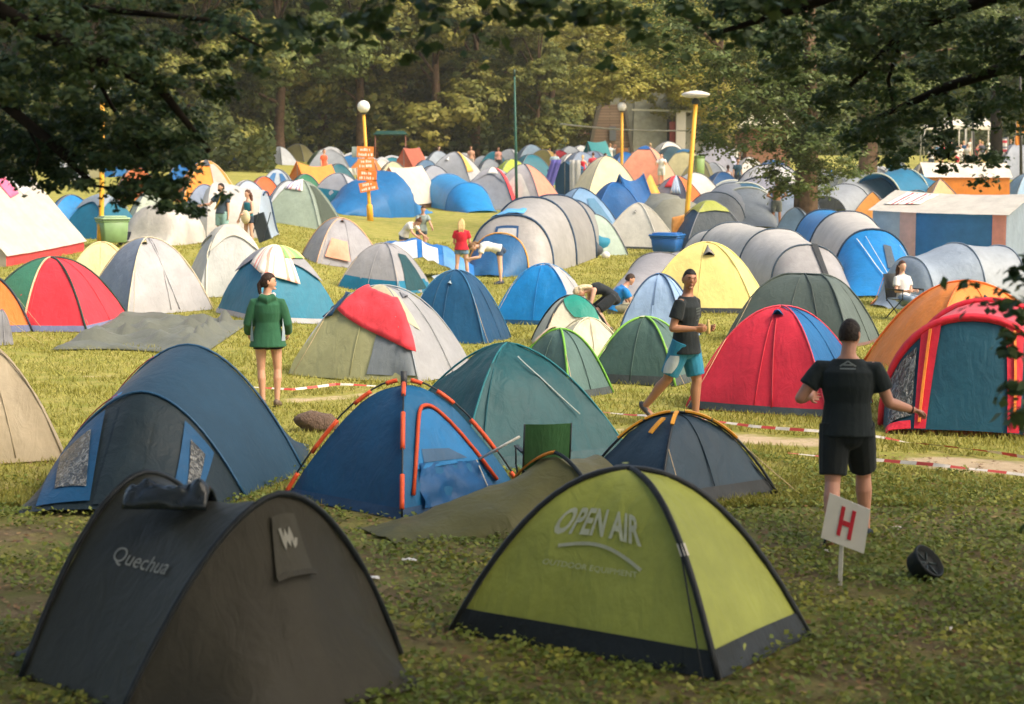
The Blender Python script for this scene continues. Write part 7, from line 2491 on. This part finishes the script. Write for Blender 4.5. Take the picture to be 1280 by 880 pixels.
    # litter
    for k, (px, py, c, lb, sz) in enumerate(((512, 702, 'e0dcd4', 'white crushed cup on the bare soil by the olive shelter', .05), (1187, 788, 'e4dcd0', 'tiny pale scrap of paper in the weeds at right', .03), (1122, 662, 'cfc6b8', 'flat pale scrap of paper behind the black tub', .05),
                                             (466, 724, 'd8d4d0', 'white scrap of paper beside the dark pop-up tent', .05), (1035, 690, 'd0c8bc', 'pale scrap by the foot of the sign', .035), (700, 430, 'd8d0c4', 'white scrap on the grass between green tents', .05))):
        P = G(px, py)
        mb = MB()
        rows = [[Vector((sz * 2 * (i / 5 - .5) * (1 + .2 * math.sin(k + j)), sz * 1.6 * (j / 5 - .5), .012 + sz * .7 * abs(noise.noise(Vector((i * .8, j * .8, k)))))) for i in range(6)] for j in range(6)]
        o = mb.grid(rows).build('litter', plain(c, .6), None, loc=P, rz=k)
        tag(o, lb, 'litter')
    # brown striped bag near the tape
    P = G(398, 538)
    mb = MB()
    mb.ball((0, 0, .10), (.28, .18, .12), 16, 10)
    for i, q in enumerate(mb.v):
        mb.v[i] = q + Vector((0, 0, .05 * noise.noise(q * 6))) + q * .25 * noise.noise(q * 4)
    o = mb.build('sack', fabric('6a5648', trans=0, rough=.95, bump=.8, cs=3), None, loc=P)
    tag(o, 'slumped brown sack on the ground beside the blue orange-trimmed tent', 'sack')
    # bags beside the tunnel tent
    for k, (px, py, c, lb, r) in enumerate(((748, 318, '1f7a96', 'teal bag heaped beside the rear of the grey tunnel tent', .42), (739, 321, '44484c', 'charcoal bag under the teal one by the tunnel tent', .36), (757, 322, 'e0dcd4', 'small white bag in front of the teal one', .14))):
        P = G(px, py)
        mb = MB().ball((0, 0, r * .75), (r, r * .7, r * .8), 16, 12)
        mb.v = [q + q.normalized() * .16 * r * 2 * noise.noise(q * 3 + Vector((k, 0, 0))) for q in mb.v]
        tag(mb.build('bag', fabric(c, trans=0, rough=.7), None, loc=P + Vector((0, 0, -.04))), lb, 'bag')
    # orange cloth by the leaning lamp post
    P = G(846, 314)
    a = [at(840, 272, P.y) - P, at(856, 268, P.y) - P, at(853, 290, P.y) - P, at(839, 297, P.y) - P]
    rows = [[(a[0].lerp(a[1], i / 6)).lerp(a[3].lerp(a[2], i / 6), j / 6) + Vector((0, .06 * math.sin(i * 1.3 + j), 0)) for i in range(7)] for j in range(7)]
    o = MB().grid(rows).build('cloth', fabric('eea85a', trans=.2), None, loc=P)
    so = o.modifiers.new('s', 'SOLIDIFY')
    so.thickness = .012
    tag(o, 'orange cloth hanging against the leaning lamp post', 'cloth')
    # black shiny bag on the pop-up tent
    t = [o for o in COL.objects if o.get('label', '').startswith('dark olive brown pop-up')][0]
    A = at(212, 612, t.location.y + .75)
    mb = MB()
    rows = []
    for j in range(13):
        rows.append([Vector((-.25 + .50 * i / 20, -.13 + .26 * j / 12, .01 + .07 * abs(noise.noise(Vector((i * .2, j * .25, 2)))) * 2 * math.sin(PI * i / 20) ** .5 * math.sin(PI * j / 12) ** .5 - .10 * (abs(j - 6) / 6) ** 2)) for i in range(21)])
    o = mb.grid(rows).build('plastic_bag', plain('20282c', .22, .6, 0, .2, 8, .4), None, loc=A, rz=-.1)
    so = o.modifiers.new('s', 'SOLIDIFY')
    so.thickness = .02
    tag(o, 'black shiny plastic bag lying on top of the dark pop-up tent', 'bag')
def hut(label, cat, Y, name):
    p = at(800, 300, Y)
    return empty(name, (0, Y, 0), 0, label, cat)


def buildings():
    def poly(root, name, pix, Y, th, mat, dy=(0, 0, 0, 0)):
        """a wall or roof slab with its own thickness: outline given at depth Y, each corner set back by dy"""
        a = [at(x, y, Y + d) - root.location for (x, y), d in zip(pix, dy)]
        b = [q + Vector((0, th, 0)) for q in a]
        return MB().loft([a, b]).build(name, mat, root, smooth=False)
    conc = plain('a3a088', .9, .1, 0, .22, 2.5, .3)
    plank = plank_mat()
    p = at(800, 200, 140)
    root = empty('concrete_hut', (p.x, 140, ground(p.x, 140)), 0, 'grey olive concrete hut with steep sloping sides and a red door', 'hut')
    poly(root, 'roof', ((795, 92), (872, 95), (892, 200), (778 + 12, 200)), 140, 5, conc, (2.5, 2.5, 0, 0))
    poly(root, 'roof_slope', ((758, 120), (794.5, 92), (789.5, 200), (789, 200)), 140.2, 4, plain('96937c', .9, .1, 0, .2, 2.5), (2.5, 2.5, 0, 0))
    poly(root, 'doorway_shade', ((834, 146), (857, 146), (857, 200), (834, 200)), 139.6, .3, plain('3a3630', .9), (.4, .4, 0, 0))  # flat dark slab, the shade of the recess put into its colour
    poly(root, 'door', ((837, 152), (845, 152), (845, 200), (837, 200)), 139.4, .12, plain('8a3a34', .6))
    poly(root, 'column', ((845.5, 140), (857.5, 140), (856.5, 200), (844.8, 200)), 139.0, .5, plain('c9c2b4', .7))
    poly(root, 'ledge', ((790, 136), (884, 139), (884, 141), (790, 138)), 139.0, .3, plain('a8a48c', .8))
    p = at(762, 200, 137)
    root = empty('plank_hut', (p.x, 137, ground(p.x, 137)), 0, 'brown plank gable leaning against the concrete hut', 'hut')
    poly(root, 'wall', ((752, 132), (779, 130), (791, 205), (734, 205)), 137, 1.6, plank, (0, 0, 0, 0))
    poly(root, 'window', ((762, 158), (770, 158), (770, 176), (762, 176)), 136.85, .12, plain('55585a', .4))
    poly(root, 'roof_edge', ((748, 126), (752, 130), (735, 206), (731, 206)), 136.8, 2.0, plain('4c473c', .8))
    poly(root, 'roof_edge', ((778, 126), (782, 126), (795, 206), (791.5, 206)), 136.8, 1.9, plain('4c473c', .8))
    p = at(958, 205, 118)
    root = empty('brick_hut', (p.x, 118, ground(p.x, 118)), 0, 'low red brown brick hut with a pale roof behind the lamp post', 'hut')
    poly(root, 'wall', ((933, 160), (987, 160), (987, 224), (933, 224)), 118, 6, brick_mat())
    poly(root, 'roof', ((922, 156), (996, 156), (996, 161), (922, 161)), 117.2, 7.5, plain('a9a488', .8), (0, 0, 0, 0))
    poly(root, 'roof_slope', ((936, 142), (984, 142), (996, 156), (922, 156)), 117.4, .3, plain('b5b092', .8), (3, 3, 0, 0))
    # white festival canopies
    for k, (x0, x1, y0, y1, Y) in enumerate(((1168, 1200, 138, 157, 128), (1208, 1236, 142, 158, 131), (1150, 1170, 146, 158, 136))):
        c = at((x0 + x1) / 2, 300, Y)
        g0 = ground(c.x, Y)
        root = empty('canopy', (c.x, Y, g0), 0, ('widest white canopy roof above the crowd', 'white canopy right of the widest one, above the crowd', 'narrow white canopy left of the widest one')[k], 'canopy', 'white canopies over the crowd')
        w = (x1 - x0) * Y / F / 2
        z1, z0 = at(x0, y1, Y).z - g0, at(x0, y0, Y).z - g0
        rings = [[Vector((sx * w, sy * w, z1 - .25)) for sx, sy in ((-1, -1), (1, -1), (1, 1), (-1, 1))], [Vector((sx * w, sy * w, z1)) for sx, sy in ((-1, -1), (1, -1), (1, 1), (-1, 1))], [Vector((sx * w * .4, sy * w * .4, z1 + (z0 - z1) * .55)) for sx, sy in ((-1, -1), (1, -1), (1, 1), (-1, 1))], [Vector((sx * w * .04, sy * w * .04, z0)) for sx, sy in ((-1, -1), (1, -1), (1, 1), (-1, 1))]]
        MB().grid(rings, 0, True).build('roof', fabric('ece6da'), root, smooth=False)
        for sx in (-1, 1):
            for sy in (-1, 1):
                MB().tube([(sx * w * .97, sy * w * .97, 0), (sx * w * .97, sy * w * .97, z1)], .05, 6).build('leg', plain('b8b4a8'), root)
    # banners by the crowd
    for k, (x0, y0, x1, y1, Y, c, lb) in enumerate(((1247, 172, 1259, 206, 108, 'd8d0d0', 'red and white striped banner right of the dark slim tree'), (1268, 170, 1277, 184, 108, 'ee9030', 'orange banner above the crowd at the right edge'), (1270, 150, 1284, 166, 112, 'f0a040', 'amber banner at the right edge'), (770, 185, 786, 194, 113, 'f0a878', 'peach coloured board at the foot of the far lamp post'), (422, 209, 434, 220, 96, 'f0a070', 'orange cloth on the line behind the signpost'), (434, 210, 446, 219, 96, 'ece6de', 'white cloth on the line behind the signpost'))):
        a, b = at(x0, y0, Y), at(x1, y1, Y)
        base = Vector(((a.x + b.x) / 2, Y, ground(a.x, Y)))
        root = empty('banner', base, 0, lb, 'banner')
        w, z0, z1 = (b.x - a.x), b.z - base.z, a.z - base.z
        rows = [[Vector((-w / 2 + w * i / 8, .05 * math.sin(i * 1.4 + j * .5), z0 + (z1 - z0) * j / 6)) for i in range(9)] for j in range(7)]
        m = striped('banner_red', 1, 3.0, ((0, 'e6e0dc'), (0.4, 'd84858'), (0.7, 'e6e0dc'), (0.85, '5a6c8c'))) if k == 0 else fabric(c)
        MB().grid(rows).build('cloth', m, root)
        for sx in (-1, 1):
            MB().tube([(sx * w / 2, 0, 0), (sx * w / 2, 0, z1 + .05)], .035, 6).build('post', plain('8a8478'), root)
    # dark green canopy at left back
    c = at(490, 300, 124)
    root = empty('canopy', (c.x, 124, ground(c.x, 124)), 0, 'dark green market canopy under the trees behind the signpost', 'canopy')
    MB().box((0, 0, 2.35), (2.4, 2.4, .3), None, 0, .05, .8).build('roof', fabric('23524e'), root, smooth=False)
    for sx in (-1, 1):
        for sy in (-1, 1):
            MB().tube([(sx * 1.05, sy * 1.05, 0), (sx * 1.05, sy * 1.05, 2.25)], .05, 6).build('leg', plain('7a4a38'), root)


def plank_mat():
    m, n, l = new_mat('plank')
    out = n.new('ShaderNodeOutputMaterial')
    pr = n.new('ShaderNodeBsdfPrincipled')
    tc = n.new('ShaderNodeTexCoord')
    mp = n.new('ShaderNodeMapping')
    mp.inputs['Rotation'].default_value = (R(90), 0, 0)
    l.new(tc.outputs['Object'], mp.inputs[0])
    br = n.new('ShaderNodeTexBrick')
    br.inputs['Color1'].default_value = lin('7a6450')
    br.inputs['Color2'].default_value = lin('66523f')
    br.inputs['Mortar'].default_value = lin('3a2f26')
    br.inputs['Scale'].default_value = 1
    br.inputs['Brick Width'].default_value = 4
    br.inputs['Row Height'].default_value = .22
    br.inputs['Mortar Size'].default_value = .02
    l.new(mp.outputs[0], br.inputs[0])
    l.new(br.outputs[0], pr.inputs['Base Color'])
    pr.inputs['Roughness'].default_value = .8
    l.new(pr.outputs[0], out.inputs[0])
    return m


def brick_mat():
    m, n, l = new_mat('brick')
    out = n.new('ShaderNodeOutputMaterial')
    pr = n.new('ShaderNodeBsdfPrincipled')
    tc = n.new('ShaderNodeTexCoord')
    mp = n.new('ShaderNodeMapping')
    mp.inputs['Rotation'].default_value = (R(90), 0, 0)
    l.new(tc.outputs['Object'], mp.inputs[0])
    br = n.new('ShaderNodeTexBrick')
    br.inputs['Color1'].default_value = lin('9c6a50')
    br.inputs['Color2'].default_value = lin('85553f')
    br.inputs['Mortar'].default_value = lin('a08c78')
    br.inputs['Scale'].default_value = 4
    l.new(mp.outputs[0], br.inputs[0])
    l.new(br.outputs[0], pr.inputs['Base Color'])
    pr.inputs['Roughness'].default_value = .85
    l.new(pr.outputs[0], out.inputs[0])
    return m


props()
buildings()


def haze():
    mb = MB()
    mb.box((0, 105, 14), (300, 260, 60))
    m, n, l = new_mat('haze')
    out = n.new('ShaderNodeOutputMaterial')
    v = n.new('ShaderNodeVolumePrincipled')
    v.inputs['Color'].default_value = (0.95, 0.93, 0.86, 1)
    v.inputs['Density'].default_value = 0.0003
    v.inputs['Anisotropy'].default_value = 0.2
    l.new(v.outputs[0], out.inputs['Volume'])
    o = mb.build('haze', m, smooth=False)
    o['kind'] = 'stuff'


haze()
